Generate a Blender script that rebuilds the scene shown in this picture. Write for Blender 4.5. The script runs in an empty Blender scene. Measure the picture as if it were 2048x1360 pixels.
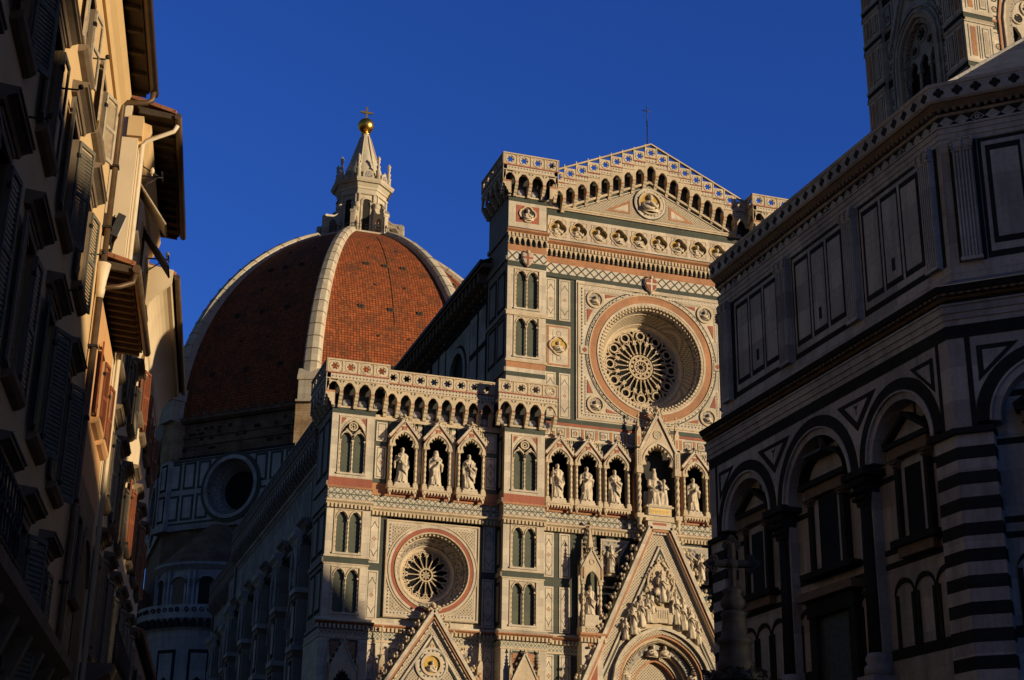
import bpy, bmesh, math, random
from math import pi, sin, cos, radians, sqrt, hypot, atan2
from mathutils import Vector, Matrix, Quaternion
random.seed(7)
C = bpy.context.scene.collection
scn = bpy.context.scene

# ---------------------------------------------------------------- camera
cyaw, cpit, crol = 0.3170, 0.3564, 0.0158
F = Vector((sin(cyaw)*cos(cpit), cos(cyaw)*cos(cpit), sin(cpit)))
R = Vector((cos(cyaw), -sin(cyaw), 0)); U = R.cross(F)
R2 = cos(crol)*R + sin(crol)*U; U2 = -sin(crol)*R + cos(crol)*U
cam = bpy.data.cameras.new('camera'); camo = bpy.data.objects.new('camera', cam); C.objects.link(camo)
cam.sensor_width = 36; cam.lens = 2987/2048*36; cam.clip_start = 0.1; cam.clip_end = 4000
mw = Matrix.Identity(4)
for i in range(3):
    mw[i][0] = R2[i]; mw[i][1] = U2[i]; mw[i][2] = -F[i]
mw.translation = Vector((-40.5764, -90.7549, 1.70)); camo.matrix_world = mw
scn.camera = camo

# ---------------------------------------------------------------- sun, sky, exposure
SAZ, SEL = radians(47.5), radians(5.5)      # azimuth from -Y towards +X, elevation
S = Vector((sin(SAZ)*cos(SEL), -cos(SAZ)*cos(SEL), sin(SEL)))
sun = bpy.data.lights.new('sun', 'SUN'); sun.energy = 3.2; sun.angle = radians(0.5); sun.color = (1.0, 0.80, 0.52)
suno = bpy.data.objects.new('sun', sun); C.objects.link(suno)
suno.rotation_euler = S.to_track_quat('Z', 'Y').to_euler(); suno.location = (60, -150, 80)
w = bpy.data.worlds.new('World'); scn.world = w; w.use_nodes = True
nt = w.node_tree; bg = nt.nodes['Background']
sky = nt.nodes.new('ShaderNodeTexSky'); sky.sky_type = 'NISHITA'; sky.sun_disc = False
sky.sun_elevation = SEL; sky.sun_rotation = pi - SAZ
sky.air_density = 1.0; sky.dust_density = 0.3; sky.ozone_density = 3.0
# a polarised evening sky: deepest at right angles to the sun
tc = nt.nodes.new('ShaderNodeTexCoord'); dt = nt.nodes.new('ShaderNodeVectorMath'); dt.operation = 'DOT_PRODUCT'
dt.inputs[1].default_value = S
nt.links.new(tc.outputs['Generated'], dt.inputs[0])
ab = nt.nodes.new('ShaderNodeMath'); ab.operation = 'ABSOLUTE'; nt.links.new(dt.outputs['Value'], ab.inputs[0])
rp = nt.nodes.new('ShaderNodeValToRGB'); nt.links.new(ab.outputs[0], rp.inputs[0])
rp.color_ramp.elements[0].position = 0.0; rp.color_ramp.elements[0].color = (0.285, 0.525, 1.33, 1)
rp.color_ramp.elements[1].position = 0.93; rp.color_ramp.elements[1].color = (0.36, 0.25, 0.15, 1)
e = rp.color_ramp.elements.new(0.60); e.color = (0.285, 0.525, 1.33, 1)
sx = nt.nodes.new('ShaderNodeSeparateXYZ'); nt.links.new(tc.outputs['Generated'], sx.inputs[0])
zr = nt.nodes.new('ShaderNodeMapRange'); zr.interpolation_type = 'SMOOTHSTEP'; nt.links.new(sx.outputs[2], zr.inputs[0])
zr.inputs[1].default_value = 0.62; zr.inputs[2].default_value = 0.86
zm = nt.nodes.new('ShaderNodeMix'); zm.data_type = 'RGBA'; zm.inputs[7].default_value = (0.36, 0.33, 0.42, 1)   # unseen overhead sky greyed to neutralise the ambient light
nt.links.new(zr.outputs[0], zm.inputs[0]); xr = nt.nodes.new('ShaderNodeMapRange'); xr.interpolation_type = 'SMOOTHSTEP'; nt.links.new(sx.outputs[0], xr.inputs[0])
xr.inputs[1].default_value = -0.06; xr.inputs[2].default_value = -0.45
xm = nt.nodes.new('ShaderNodeMix'); xm.data_type = 'RGBA'; xm.inputs[7].default_value = (0.385, 0.325, 0.335, 1)  # added neutral tint on unseen northern sky, takes blue out of the shade
nt.links.new(xr.outputs[0], xm.inputs[0]); nt.links.new(rp.outputs[0], xm.inputs[6]); nt.links.new(xm.outputs[2], zm.inputs[6])
mx = nt.nodes.new('ShaderNodeMix'); mx.data_type = 'RGBA'; mx.blend_type = 'MULTIPLY'; mx.inputs[0].default_value = 1.0
nt.links.new(sky.outputs[0], mx.inputs[6]); nt.links.new(zm.outputs[2], mx.inputs[7]); nt.links.new(mx.outputs[2], bg.inputs[0])
bg.inputs[1].default_value = 0.10
scn.view_settings.view_transform = 'Standard'; scn.view_settings.look = 'None'
scn.view_settings.gamma = 1.0; scn.view_settings.exposure = 0.75; scn.view_settings.use_curve_mapping = False
try:
    scn.cycles.use_denoising = True
    scn.cycles.max_bounces = 5; scn.cycles.diffuse_bounces = 3; scn.cycles.glossy_bounces = 2
    scn.cycles.caustics_reflective = False; scn.cycles.caustics_refractive = False
except Exception:
    pass

# ---------------------------------------------------------------- materials
def new_mat(name, rough=0.7, metal=0.0):
    m = bpy.data.materials.new(name); m.use_nodes = True
    b = m.node_tree.nodes['Principled BSDF']; b.inputs['Roughness'].default_value = rough
    b.inputs['Metallic'].default_value = metal
    b.inputs['Specular IOR Level'].default_value = 0.25
    return m, m.node_tree, b
class NT:
    def __init__(s, nt): s.nt = nt
    def n(s, t, **k):
        o = s.nt.nodes.new(t)
        for a, v in k.items(): setattr(o, a, v)
        return o
    def m(s, op, a, b=0.0, c=None):
        o = s.n('ShaderNodeMath', operation=op)
        for i, x in enumerate((a, b, c)):
            if x is None: continue
            if isinstance(x, (int, float)): o.inputs[i].default_value = x
            else: s.nt.links.new(x, o.inputs[i])
        return o.outputs[0]
    def mix(s, f, a, b, mode='MIX'):
        o = s.n('ShaderNodeMix', data_type='RGBA', blend_type=mode)
        for i, x in ((0, f), (6, a), (7, b)):
            if isinstance(x, (int, float)): o.inputs[i].default_value = x
            elif isinstance(x, tuple): o.inputs[i].default_value = (x + (1,))[:4]
            else: s.nt.links.new(x, o.inputs[i])
        return o.outputs[2]
    def ramp(s, f, stops):
        o = s.n('ShaderNodeValToRGB'); s.nt.links.new(f, o.inputs[0]); r = o.color_ramp
        while len(r.elements) < len(stops): r.elements.new(0.5)
        for e, (p, c) in zip(r.elements, stops):
            e.position = p; e.color = (c if isinstance(c, tuple) else (c, c, c)) + (1,)
        return o.outputs[0]
    def pos(s):
        g = s.n('ShaderNodeNewGeometry'); x = s.n('ShaderNodeSeparateXYZ'); s.nt.links.new(g.outputs['Position'], x.inputs[0])
        return g.outputs['Position'], x.outputs[0], x.outputs[1], x.outputs[2]
    def vec(s, x, y, z=0.0):
        o = s.n('ShaderNodeCombineXYZ')
        for i, v in enumerate((x, y, z)):
            if isinstance(v, (int, float)): o.inputs[i].default_value = v
            else: s.nt.links.new(v, o.inputs[i])
        return o.outputs[0]
    def noise(s, v, scale, detail=4, rough=0.6):
        o = s.n('ShaderNodeTexNoise'); o.inputs['Scale'].default_value = scale; o.inputs['Detail'].default_value = detail
        o.inputs['Roughness'].default_value = rough
        if v is not None: s.nt.links.new(v, o.inputs['Vector'])
        return o.outputs[0]
    def l(s, a, b): s.nt.links.new(a, b)
    def bump(s, h, strength, dist, bsdf):
        o = s.n('ShaderNodeBump'); o.inputs['Strength'].default_value = strength; o.inputs['Distance'].default_value = dist
        s.l(h, o.inputs['Height']); s.l(o.outputs[0], bsdf.inputs['Normal'])

def stone(name, col, var=0.22, rough=0.65, bw=1.15, bh=0.52, joint=0.30, streak=0.25, bump=0.25, tint=None, alt=0.80):
    """cut stone: blocks of slightly different tone, thin joints, rain streaks and fine grain"""
    m, t, b = new_mat(name, rough); k = NT(t)
    p, x, y, z = k.pos()
    h = k.m('ADD', x, k.m('MULTIPLY', y, 0.93))
    c = None
    n1 = k.noise(p, 0.55, 5); n2 = k.noise(p, 7.0, 4)
    st = k.noise(k.vec(k.m('MULTIPLY', x, 2.2), k.m('MULTIPLY', y, 2.2), k.m('MULTIPLY', z, 0.18)), 1.0, 4)
    f = k.m('ADD', k.m('MULTIPLY', n1, 0.5), k.m('MULTIPLY', n2, 0.5))
    base = k.mix(k.ramp(f, [(0.3, 0.0), (0.7, 1.0)]), tuple(v*(1-var) for v in col), tuple(min(1, v*(1+var*0.6)) for v in col))
    if tint: base = k.mix(k.ramp(n1, [(0.45, 0.0), (0.65, 0.6)]), base, tint)
    base = k.mix(k.m('MULTIPLY', k.ramp(st, [(0.48, 0.0), (0.75, 1.0)]), streak), base, tuple(v*0.42 for v in col))
    if joint > 0:
        br = k.n('ShaderNodeTexBrick'); k.l(k.vec(h, z), br.inputs['Vector'])
        br.inputs['Scale'].default_value = 1.0; br.inputs['Brick Width'].default_value = bw; br.inputs['Row Height'].default_value = bh
        br.inputs['Mortar Size'].default_value = 0.012; br.inputs['Color1'].default_value = (1, 1, 1, 1)
        br.inputs['Color2'].default_value = (alt, alt, alt+0.02, 1); br.inputs['Mortar'].default_value = (1-joint, 1-joint, 1-joint, 1)
        base = k.mix(1.0, base, br.outputs[0], 'MULTIPLY')
    k.l(base, b.inputs['Base Color'])
    if bump: k.bump(n2, bump, 0.02, b)
    return m

def plain(name, col, rough=0.6, metal=0.0, var=0.2, scale=3.0, bump=0.0):
    m, t, b = new_mat(name, rough, metal); k = NT(t)
    p, x, y, z = k.pos(); n = k.noise(p, scale, 5)
    k.l(k.mix(k.ramp(n, [(0.3, 0.0), (0.7, 1.0)]), tuple(v*(1-var) for v in col), tuple(min(1, v*(1+var)) for v in col)), b.inputs['Base Color'])
    if bump: k.bump(n, bump, 0.02, b)
    return m

def inlay(name, a, bcol, kind, pitch, thr=0.5, rough=0.6):
    """marble inlay pattern running along a wall; a = ground, bcol = figure"""
    m, t, b = new_mat(name, rough); k = NT(t)
    p, x, y, z = k.pos(); h = k.m('ADD', x, y)
    hh = k.m('DIVIDE', h, pitch); zz = k.m('DIVIDE', z, pitch)
    fr = lambda v: k.m('ABSOLUTE', k.m('SUBTRACT', k.m('FRACT', v), 0.5))
    d1, d2 = fr(k.m('ADD', hh, zz)), fr(k.m('SUBTRACT', hh, zz))
    if kind == 'lattice':
        f = k.m('LESS_THAN', k.m('MINIMUM', d1, d2), thr)
    elif kind == 'hex':
        d3 = fr(k.m('MULTIPLY', zz, 1.0))
        f = k.m('LESS_THAN', k.m('MINIMUM', k.m('MINIMUM', d1, d2), d3), thr)
    elif kind == 'lozenge':
        f = k.m('LESS_THAN', k.m('ABSOLUTE', k.m('SUBTRACT', k.m('MAXIMUM', d1, d2), 0.33)), thr)
    elif kind == 'check':
        f = k.m('LESS_THAN', k.m('MAXIMUM', d1, d2), thr)
    elif kind == 'dots':
        f = k.m('LESS_THAN', k.m('ADD', fr(hh), fr(zz)), thr)
    else:                       # mosaic
        v = k.n('ShaderNodeTexVoronoi'); k.l(p, v.inputs['Vector']); v.inputs['Scale'].default_value = 1/pitch
        f = k.m('LESS_THAN', v.outputs['Distance'], thr)
    n = k.noise(p, 5.0, 4)
    c = k.mix(f, a, bcol)
    k.l(k.mix(k.ramp(n, [(0.3, 0.25), (0.7, 0.0)]), c, (0.12, 0.09, 0.07)), b.inputs['Base Color'])
    return m

M = {}
WH = (0.62, 0.54, 0.425)
M['white'] = stone('white_marble', WH, streak=0.42, var=0.26, alt=0.74)
M['cream'] = stone('carved_cream_marble', (0.55, 0.445, 0.31), joint=0.0, var=0.3, bump=0.4, streak=0.45)
M['figure'] = plain('statue_marble', (0.53, 0.45, 0.34), 0.6, var=0.2, scale=4, bump=0.3)
M['green'] = stone('green_serpentine', (0.060, 0.072, 0.056), var=0.35, rough=0.5, streak=0.15)
M['dgreen'] = stone('green_marble_panel', (0.095, 0.105, 0.075), var=0.25, rough=0.45, bw=3, bh=0.9, joint=0.25, streak=0.3)
M['pink'] = stone('pink_marble', (0.44, 0.215, 0.11), var=0.38, bw=1.7, bh=2.0, joint=0.2)
M['red'] = stone('red_marble', (0.36, 0.115, 0.070), var=0.3, bw=0.9, bh=3.0, joint=0.2)
M['dark'] = plain('recess_shade', (0.020, 0.018, 0.016), 0.8)  # flat near-black colour painted for the shade inside openings
M['niche'] = plain('niche_dark', (0.030, 0.030, 0.027), 0.7)  # near-black backing of the niches and galleries
M['glass'] = plain('dark_window_glass', (0.012, 0.013, 0.015), 0.55)
M['glass'].node_tree.nodes['Principled BSDF'].inputs['Specular IOR Level'].default_value = 0.04
M['gold'] = plain('gold_mosaic', (0.46, 0.30, 0.075), 0.45, 0.6, var=0.3, scale=12)
M['giltcopper'] = plain('gilded_copper', (0.88, 0.50, 0.10), 0.30, 1.0, var=0.12, scale=2)
M['lattice'] = inlay('cross_lattice_inlay', (0.58, 0.52, 0.43), (0.06, 0.07, 0.06), 'lattice', 0.66, 0.11)
M['hex'] = inlay('star_lattice_inlay', (0.50, 0.46, 0.38), (0.10, 0.105, 0.08), 'hex', 0.42, 0.10)
M['loz'] = inlay('lozenge_inlay', (0.20, 0.21, 0.16), (0.56, 0.50, 0.40), 'lozenge', 0.52, 0.075)
M['dots'] = inlay('diamond_dot_inlay', (0.56, 0.48, 0.37), (0.07, 0.06, 0.05), 'dots', 0.225, 0.30)
M['mosaic'] = inlay('small_mosaic_inlay', (0.50, 0.42, 0.31), (0.13, 0.11, 0.08), 'check', 0.21, 0.27)
M['mosaicd'] = inlay('dark_mosaic_inlay', (0.36, 0.32, 0.27), (0.12, 0.11, 0.10), 'voro', 0.22, 0.42)
M['tooth'] = inlay('tooth_inlay', (0.58, 0.51, 0.42), (0.08, 0.075, 0.065), 'dots', 0.26, 0.36)
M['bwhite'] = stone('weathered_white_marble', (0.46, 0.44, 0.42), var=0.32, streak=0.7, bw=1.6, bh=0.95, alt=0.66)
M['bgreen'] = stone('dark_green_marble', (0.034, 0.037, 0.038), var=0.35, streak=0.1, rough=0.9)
M['bgreen'].node_tree.nodes['Principled BSDF'].inputs['Specular IOR Level'].default_value = 0.03
M['grimyshade'] = stone('grimy_shaded_flank_marble', (0.26, 0.225, 0.19), var=0.3, streak=0.6, bw=1.6, bh=0.75)  # marble darkened for grime and for the shade on the flank
M['lead'] = stone('grey_roof_slab', (0.34, 0.33, 0.33), var=0.4, bw=2.4, bh=1.1, joint=0.45, streak=0.8, tint=(0.10, 0.098, 0.10), alt=0.6)
M['drumw'] = stone('drum_white_marble', (0.52, 0.49, 0.45), var=0.25, streak=0.45, bw=1.5, bh=0.9, alt=0.78)
M['brick'] = stone('rough_brown_brick', (0.20, 0.125, 0.075), var=0.5, rough=0.9, bw=0.7, bh=0.26, joint=0.5, streak=0.4, bump=0.8, tint=(0.26, 0.19, 0.12))
M['stucco'] = plain('cream_plaster', (0.585, 0.405, 0.205), 0.9, var=0.07, scale=0.9, bump=0.10)
M['stuccow'] = plain('pale_plaster', (0.64, 0.505, 0.33), 0.9, var=0.08, scale=0.7, bump=0.10)
M['stuccoo'] = plain('ochre_plaster', (0.56, 0.315, 0.145), 0.9, var=0.10, scale=0.8, bump=0.12)
M['sunbrick'] = stone('sun_brightened_brick', (0.40, 0.27, 0.15), var=0.5, rough=0.9, bw=0.9, bh=0.3, joint=0.5, streak=0.4, bump=0.8, tint=(0.50, 0.38, 0.24))  # brighter copy of the brick, sunlight put into its colour
M['ribm'] = stone('rib_marble', (0.60, 0.51, 0.38), var=0.25, bw=1.6, bh=0.9, streak=0.45, tint=(0.45, 0.46, 0.36))
M['column'] = stone('dark_weathered_stone', (0.062, 0.061, 0.058), var=0.3, bh=0.8)
M['rubble'] = stone('old_brown_masonry', (0.30, 0.21, 0.13), var=0.45, rough=0.95, bw=0.5, bh=0.22, joint=0.4, bump=0.8)
M['serena'] = plain('brown_grey_sandstone', (0.17, 0.125, 0.085), 0.85, var=0.18, scale=3, bump=0.2)
M['shutg'] = plain('grey_green_paint', (0.125, 0.112, 0.085), 0.75, var=0.25, scale=5)
M['shutr'] = plain('red_brown_paint', (0.20, 0.062, 0.026), 0.6, var=0.25, scale=5)
M['shutw'] = plain('weathered_wood', (0.36, 0.30, 0.22), 0.8, var=0.3, scale=9)
M['timber'] = plain('dark_timber', (0.060, 0.042, 0.028), 0.85, var=0.3, scale=5)
M['copper'] = plain('brown_copper_pipe', (0.115, 0.075, 0.045), 0.5, 0.4, var=0.25, scale=4)
M['iron'] = plain('dark_iron', (0.030, 0.028, 0.027), 0.55, 0.5, var=0.2)
M['bone'] = plain('cream_painted_pipe', (0.60, 0.50, 0.36), 0.6, var=0.1)
M['tile'] = stone('terracotta_roof', (0.33, 0.135, 0.065), var=0.4, rough=0.9, bw=0.35, bh=0.3, joint=0.45, bump=0.6)
M['steel'] = plain('brushed_metal', (0.55, 0.53, 0.50), 0.35, 0.9)
M['lamp'] = plain('floodlight_glass', (0.75, 0.73, 0.68), 0.15, 0.3, var=0.05)
M['skin'] = plain('skin', (0.45, 0.28, 0.2), 0.6)
M['cloth1'] = plain('dark_cloth', (0.03, 0.03, 0.035), 0.9)
M['cloth2'] = plain('blue_grey_cloth', (0.06, 0.07, 0.10), 0.9)
M['cloth3'] = plain('dull_red_cloth', (0.14, 0.05, 0.04), 0.9)
M['verd'] = plain('verdigris_bronze', (0.055, 0.062, 0.055), 0.6, 0.3, var=0.35, scale=8)
M['paving'] = stone('grey_stone_paving', (0.22, 0.20, 0.18), bw=0.9, bh=0.45, joint=0.4)

def dome_tile():
    m, t, b = new_mat('dome_terracotta_tiles', 0.85); k = NT(t)
    uv = k.n('ShaderNodeUVMap'); br = k.n('ShaderNodeTexBrick'); k.l(uv.outputs[0], br.inputs['Vector'])
    br.offset = 0.0; br.inputs['Scale'].default_value = 1.0; br.inputs['Brick Width'].default_value = 0.38; br.inputs['Row Height'].default_value = 0.38
    br.inputs['Mortar Size'].default_value = 0.042; br.inputs['Bias'].default_value = 0.1
    br.inputs['Color1'].default_value = (0.43, 0.104, 0.029, 1); br.inputs['Color2'].default_value = (0.23, 0.058, 0.018, 1)
    br.inputs['Mortar'].default_value = (0.055, 0.016, 0.008, 1)
    p, x, y, z = k.pos()
    n = k.noise(p, 0.45, 6, 0.65); n2 = k.noise(p, 2.5, 4)
    c = k.mix(k.ramp(n, [(0.46, 0.0), (0.68, 0.85)]), br.outputs[0], (0.085, 0.036, 0.018))
    c = k.mix(k.ramp(n2, [(0.52, 0.0), (0.75, 0.5)]), c, (0.42, 0.17, 0.065))
    k.l(c, b.inputs['Base Color']); k.bump(br.outputs['Fac'], -0.6, 0.05, b)
    return m
M['dometile'] = dome_tile()

# ---------------------------------------------------------------- mesh builder
ID = (0, 0, 0, 1, 0, 0, 1)      # frame: origin xyz, u axis xy, depth axis xy
class MB:
    def __init__(s, fr=ID): s.v = []; s.f = []; s.fm = []; s.fs = []; s.mats = []; s.fr = fr; s.sub = {}
    def mi(s, m):
        m = s.sub.get(m, m)
        if m not in s.mats: s.mats.append(m)
        return s.mats.index(m)
    def P(s, u, d, z):
        f = s.fr; return (f[0]+u*f[3]+d*f[5], f[1]+u*f[4]+d*f[6], f[2]+z)
    def add(s, vs, fs, m, smooth=False):
        o = len(s.v); s.v.extend(s.P(*q) for q in vs); i = s.mi(m)
        for f in fs: s.f.append([o+a for a in f]); s.fm.append(i); s.fs.append(smooth)
    def bx(s, u0, u1, d0, d1, z0, z1, m):
        if u1 < u0: u0, u1 = u1, u0
        s.add([(u0,d0,z0),(u1,d0,z0),(u1,d1,z0),(u0,d1,z0),(u0,d0,z1),(u1,d0,z1),(u1,d1,z1),(u0,d1,z1)],
              [(0,1,2,3),(4,5,6,7),(0,1,5,4),(1,2,6,5),(2,3,7,6),(3,0,4,7)], m)
    def prism(s, pts, d0, d1, m):
        """polygon in the wall plane (u,z), pushed from d0 to d1"""
        n = len(pts); vs = [(a, d0, b) for a, b in pts] + [(a, d1, b) for a, b in pts]
        s.add(vs, [tuple(range(n)), tuple(range(n, 2*n))] + [(i, (i+1) % n, n+(i+1) % n, n+i) for i in range(n)], m)
    def strip(s, us, zb, zt, d0, d1, m):
        n = len(us); vs = []
        for d in (d0, d1):
            vs += [(us[i], d, zb[i]) for i in range(n)] + [(us[i], d, zt[i]) for i in range(n)]
        fs = []
        for i in range(n-1):
            fs += [(i, i+1, n+i+1, n+i), (2*n+i, 2*n+i+1, 3*n+i+1, 3*n+i), (i, i+1, 2*n+i+1, 2*n+i), (n+i, n+i+1, 3*n+i+1, 3*n+i)]
        fs += [(0, n, 3*n, 2*n), (n-1, 2*n-1, 4*n-1, 3*n-1)]
        s.add(vs, fs, m)
    def holed(s, u0, u1, z0, z1, cu, cz, rf, d0, d1, m, n=48):
        """slab with a hole of radius rf(angle) about (cu,cz)"""
        ang = [2*pi*i/n for i in range(n)]
        for q in ((u1,z1),(u0,z1),(u0,z0),(u1,z0)): ang.append(atan2(q[1]-cz, q[0]-cu) % (2*pi))
        ang = sorted(set(round(a, 5) for a in ang)); n = len(ang); vs = []
        for d in (d0, d1):
            for a in ang:
                c, t = cos(a), sin(a); k = 1e9
                if c > 1e-6: k = min(k, (u1-cu)/c)
                if c < -1e-6: k = min(k, (u0-cu)/c)
                if t > 1e-6: k = min(k, (z1-cz)/t)
                if t < -1e-6: k = min(k, (z0-cz)/t)
                vs.append((cu+k*c, d, cz+k*t))
            for a in ang: r = rf(a); vs.append((cu+r*cos(a), d, cz+r*sin(a)))
        fs = []
        for i in range(n):
            j = (i+1) % n
            fs += [(i, j, n+j, n+i), (2*n+i, 2*n+j, 3*n+j, 3*n+i), (n+i, n+j, 3*n+j, 3*n+i), (i, j, 2*n+j, 2*n+i)]
        s.add(vs, fs, m)
    def ring(s, cu, cz, r0, r1, d0, d1, m, a0=0.0, a1=2*pi, n=48, rf=None, cone=None):
        """flat ring sector between radii, pushed d0..d1; rf scales radius; cone = (r0,r1) at the back"""
        full = abs(a1-a0-2*pi) < 1e-6; k = n if full else n+1; vs = []
        for d, rr in ((d0, (r0, r1)), (d1, cone or (r0, r1))):
            for r in rr:
                for i in range(k):
                    a = a0+(a1-a0)*i/n; q = r*(rf(a) if rf else 1); vs.append((cu+q*cos(a), d, cz+q*sin(a)))
        fs = []
        for i in range(n):
            j = (i+1) % k
            fs += [(i, j, k+j, k+i), (2*k+i, 2*k+j, 3*k+j, 3*k+i), (i, j, 2*k+j, 2*k+i), (k+i, k+j, 3*k+j, 3*k+i)]
        if not full: fs += [(0, k, 3*k, 2*k), (k-1, 2*k-1, 4*k-1, 3*k-1)]
        s.add(vs, fs, m)
    def disc(s, cu, cz, r, d0, d1, m, n=24):
        s.prism([(cu+r*cos(2*pi*i/n), cz+r*sin(2*pi*i/n)) for i in range(n)], d0, d1, m)
    def bar(s, a, b, w, d0, d1, m):
        du, dz = b[0]-a[0], b[1]-a[1]; L = hypot(du, dz) or 1; pu, pz = -dz/L*w/2, du/L*w/2
        s.prism([(a[0]+pu, a[1]+pz), (a[0]-pu, a[1]-pz), (b[0]-pu, b[1]-pz), (b[0]+pu, b[1]+pz)], d0, d1, m)
    def lathe(s, cu, cd, prof, m, n=12, smooth=True, rf=None, cap=True, a0=0.0):
        """prof = [(r,z)]; rf(angle,z) modulates the radius"""
        vs = []; k = len(prof)
        for r, z in prof:
            for i in range(n):
                a = a0+2*pi*i/n; q = r*(rf(a, z) if rf else 1); vs.append((cu+q*cos(a), cd+q*sin(a), z))
        fs = [(j*n+i, j*n+(i+1) % n, (j+1)*n+(i+1) % n, (j+1)*n+i) for j in range(k-1) for i in range(n)]
        s.add(vs, fs, m, smooth)
        if cap: s.add(vs[:n], [tuple(range(n))], m); s.add(vs[-n:], [tuple(range(n))], m)
    def tube(s, pts, r, m, n=8, smooth=True):
        """round tube through 3-D points; r number or list"""
        pts = [Vector(p) for p in pts]; k = len(pts); rr = r if isinstance(r, (list, tuple)) else [r]*k; vs = []
        up = Vector((0, 0, 1))
        for i, p in enumerate(pts):
            t = (pts[min(i+1, k-1)]-pts[max(i-1, 0)]).normalized()
            x = t.cross(up)
            if x.length < 0.05: x = t.cross(Vector((1, 0, 0)))
            x.normalize(); y = t.cross(x)
            for j in range(n):
                a = 2*pi*j/n; q = p+x*rr[i]*cos(a)+y*rr[i]*sin(a); vs.append(tuple(q))
        fs = [(i*n+j, i*n+(j+1) % n, (i+1)*n+(j+1) % n, (i+1)*n+j) for i in range(k-1) for j in range(n)]
        s.add(vs, fs, m, smooth); s.add(vs[:n], [tuple(range(n))], m); s.add(vs[-n:], [tuple(range(n))], m)
    def ball(s, c, r, m, n=10, k=7, smooth=True):
        rx, ry, rz = r if isinstance(r, (tuple, list)) else (r, r, r); vs = []
        for j in range(k+1):
            t = pi*j/k
            for i in range(n): a = 2*pi*i/n; vs.append((c[0]+rx*sin(t)*cos(a), c[1]+ry*sin(t)*sin(a), c[2]+rz*cos(t)))
        s.add(vs, [(j*n+i, j*n+(i+1) % n, (j+1)*n+(i+1) % n, (j+1)*n+i) for j in range(k) for i in range(n)], m, smooth)
    def twist(s, cu, cd, r, z0, z1, m, pitch=0.5, n=12, lobes=3, amp=0.22):
        k = max(6, int((z1-z0)/pitch*8))
        s.lathe(cu, cd, [(r, z0+(z1-z0)*i/k) for i in range(k+1)], m, n, True, lambda a, z: 1+amp*cos(lobes*a-2*pi*z/pitch), cap=False)
    def build(s, name, parent=None, clean=True):
        L = Vector((0, 0, 0)); q = parent
        while q: L += q.location; q = q.parent
        me = bpy.data.meshes.new(name)
        me.from_pydata([(a-L.x, b-L.y, c-L.z) for a, b, c in s.v], [], s.f)
        for m in s.mats: me.materials.append(M[m])
        me.polygons.foreach_set('material_index', s.fm); me.polygons.foreach_set('use_smooth', s.fs)
        bm = bmesh.new(); bm.from_mesh(me); bmesh.ops.remove_doubles(bm, verts=bm.verts, dist=1e-5)
        bmesh.ops.recalc_face_normals(bm, faces=bm.faces); bm.to_mesh(me); bm.free()
        o = bpy.data.objects.new(name, me); C.objects.link(o)
        if parent: o.parent = parent
        return o

def thing(name, label, cat, loc=(0, 0, 0), group=None):
    o = bpy.data.objects.new(name, None); C.objects.link(o); o.location = loc; o.empty_display_size = 0.5
    return tag(o, label, cat, group)
def tag(o, label, cat, group=None):
    o['label'] = label; o['category'] = cat
    if group: o['group'] = group
    return o
def structure(o, kind='structure'): o['kind'] = kind; return o
def lerp(a, b, t): return a+(b-a)*t
def parch(u0, u1, z, h, n=16, k=0.0):
    """pointed arch curve from (u0,z) to (u1,z), rise h"""
    us, zs = [], []; w = (u1-u0)/2; c = (u0+u1)/2
    for i in range(n+1):
        t = -1+2*i/n; x = abs(t)
        rho = (h*h+w*w)/(2*w)                 # arc struck from the springing line
        xx = w-x*w; val = rho*rho-(rho-xx)**2
        us.append(c+t*w); zs.append(z+min(h, sqrt(max(0, val))))
    return us, zs
def rarch(u0, u1, z, n=16):
    w = (u1-u0)/2; c = (u0+u1)/2
    us = [c-w*cos(pi*i/n) for i in range(n+1)]
    return us, [z+w*sin(pi*i/n) for i in range(n+1)]
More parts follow.
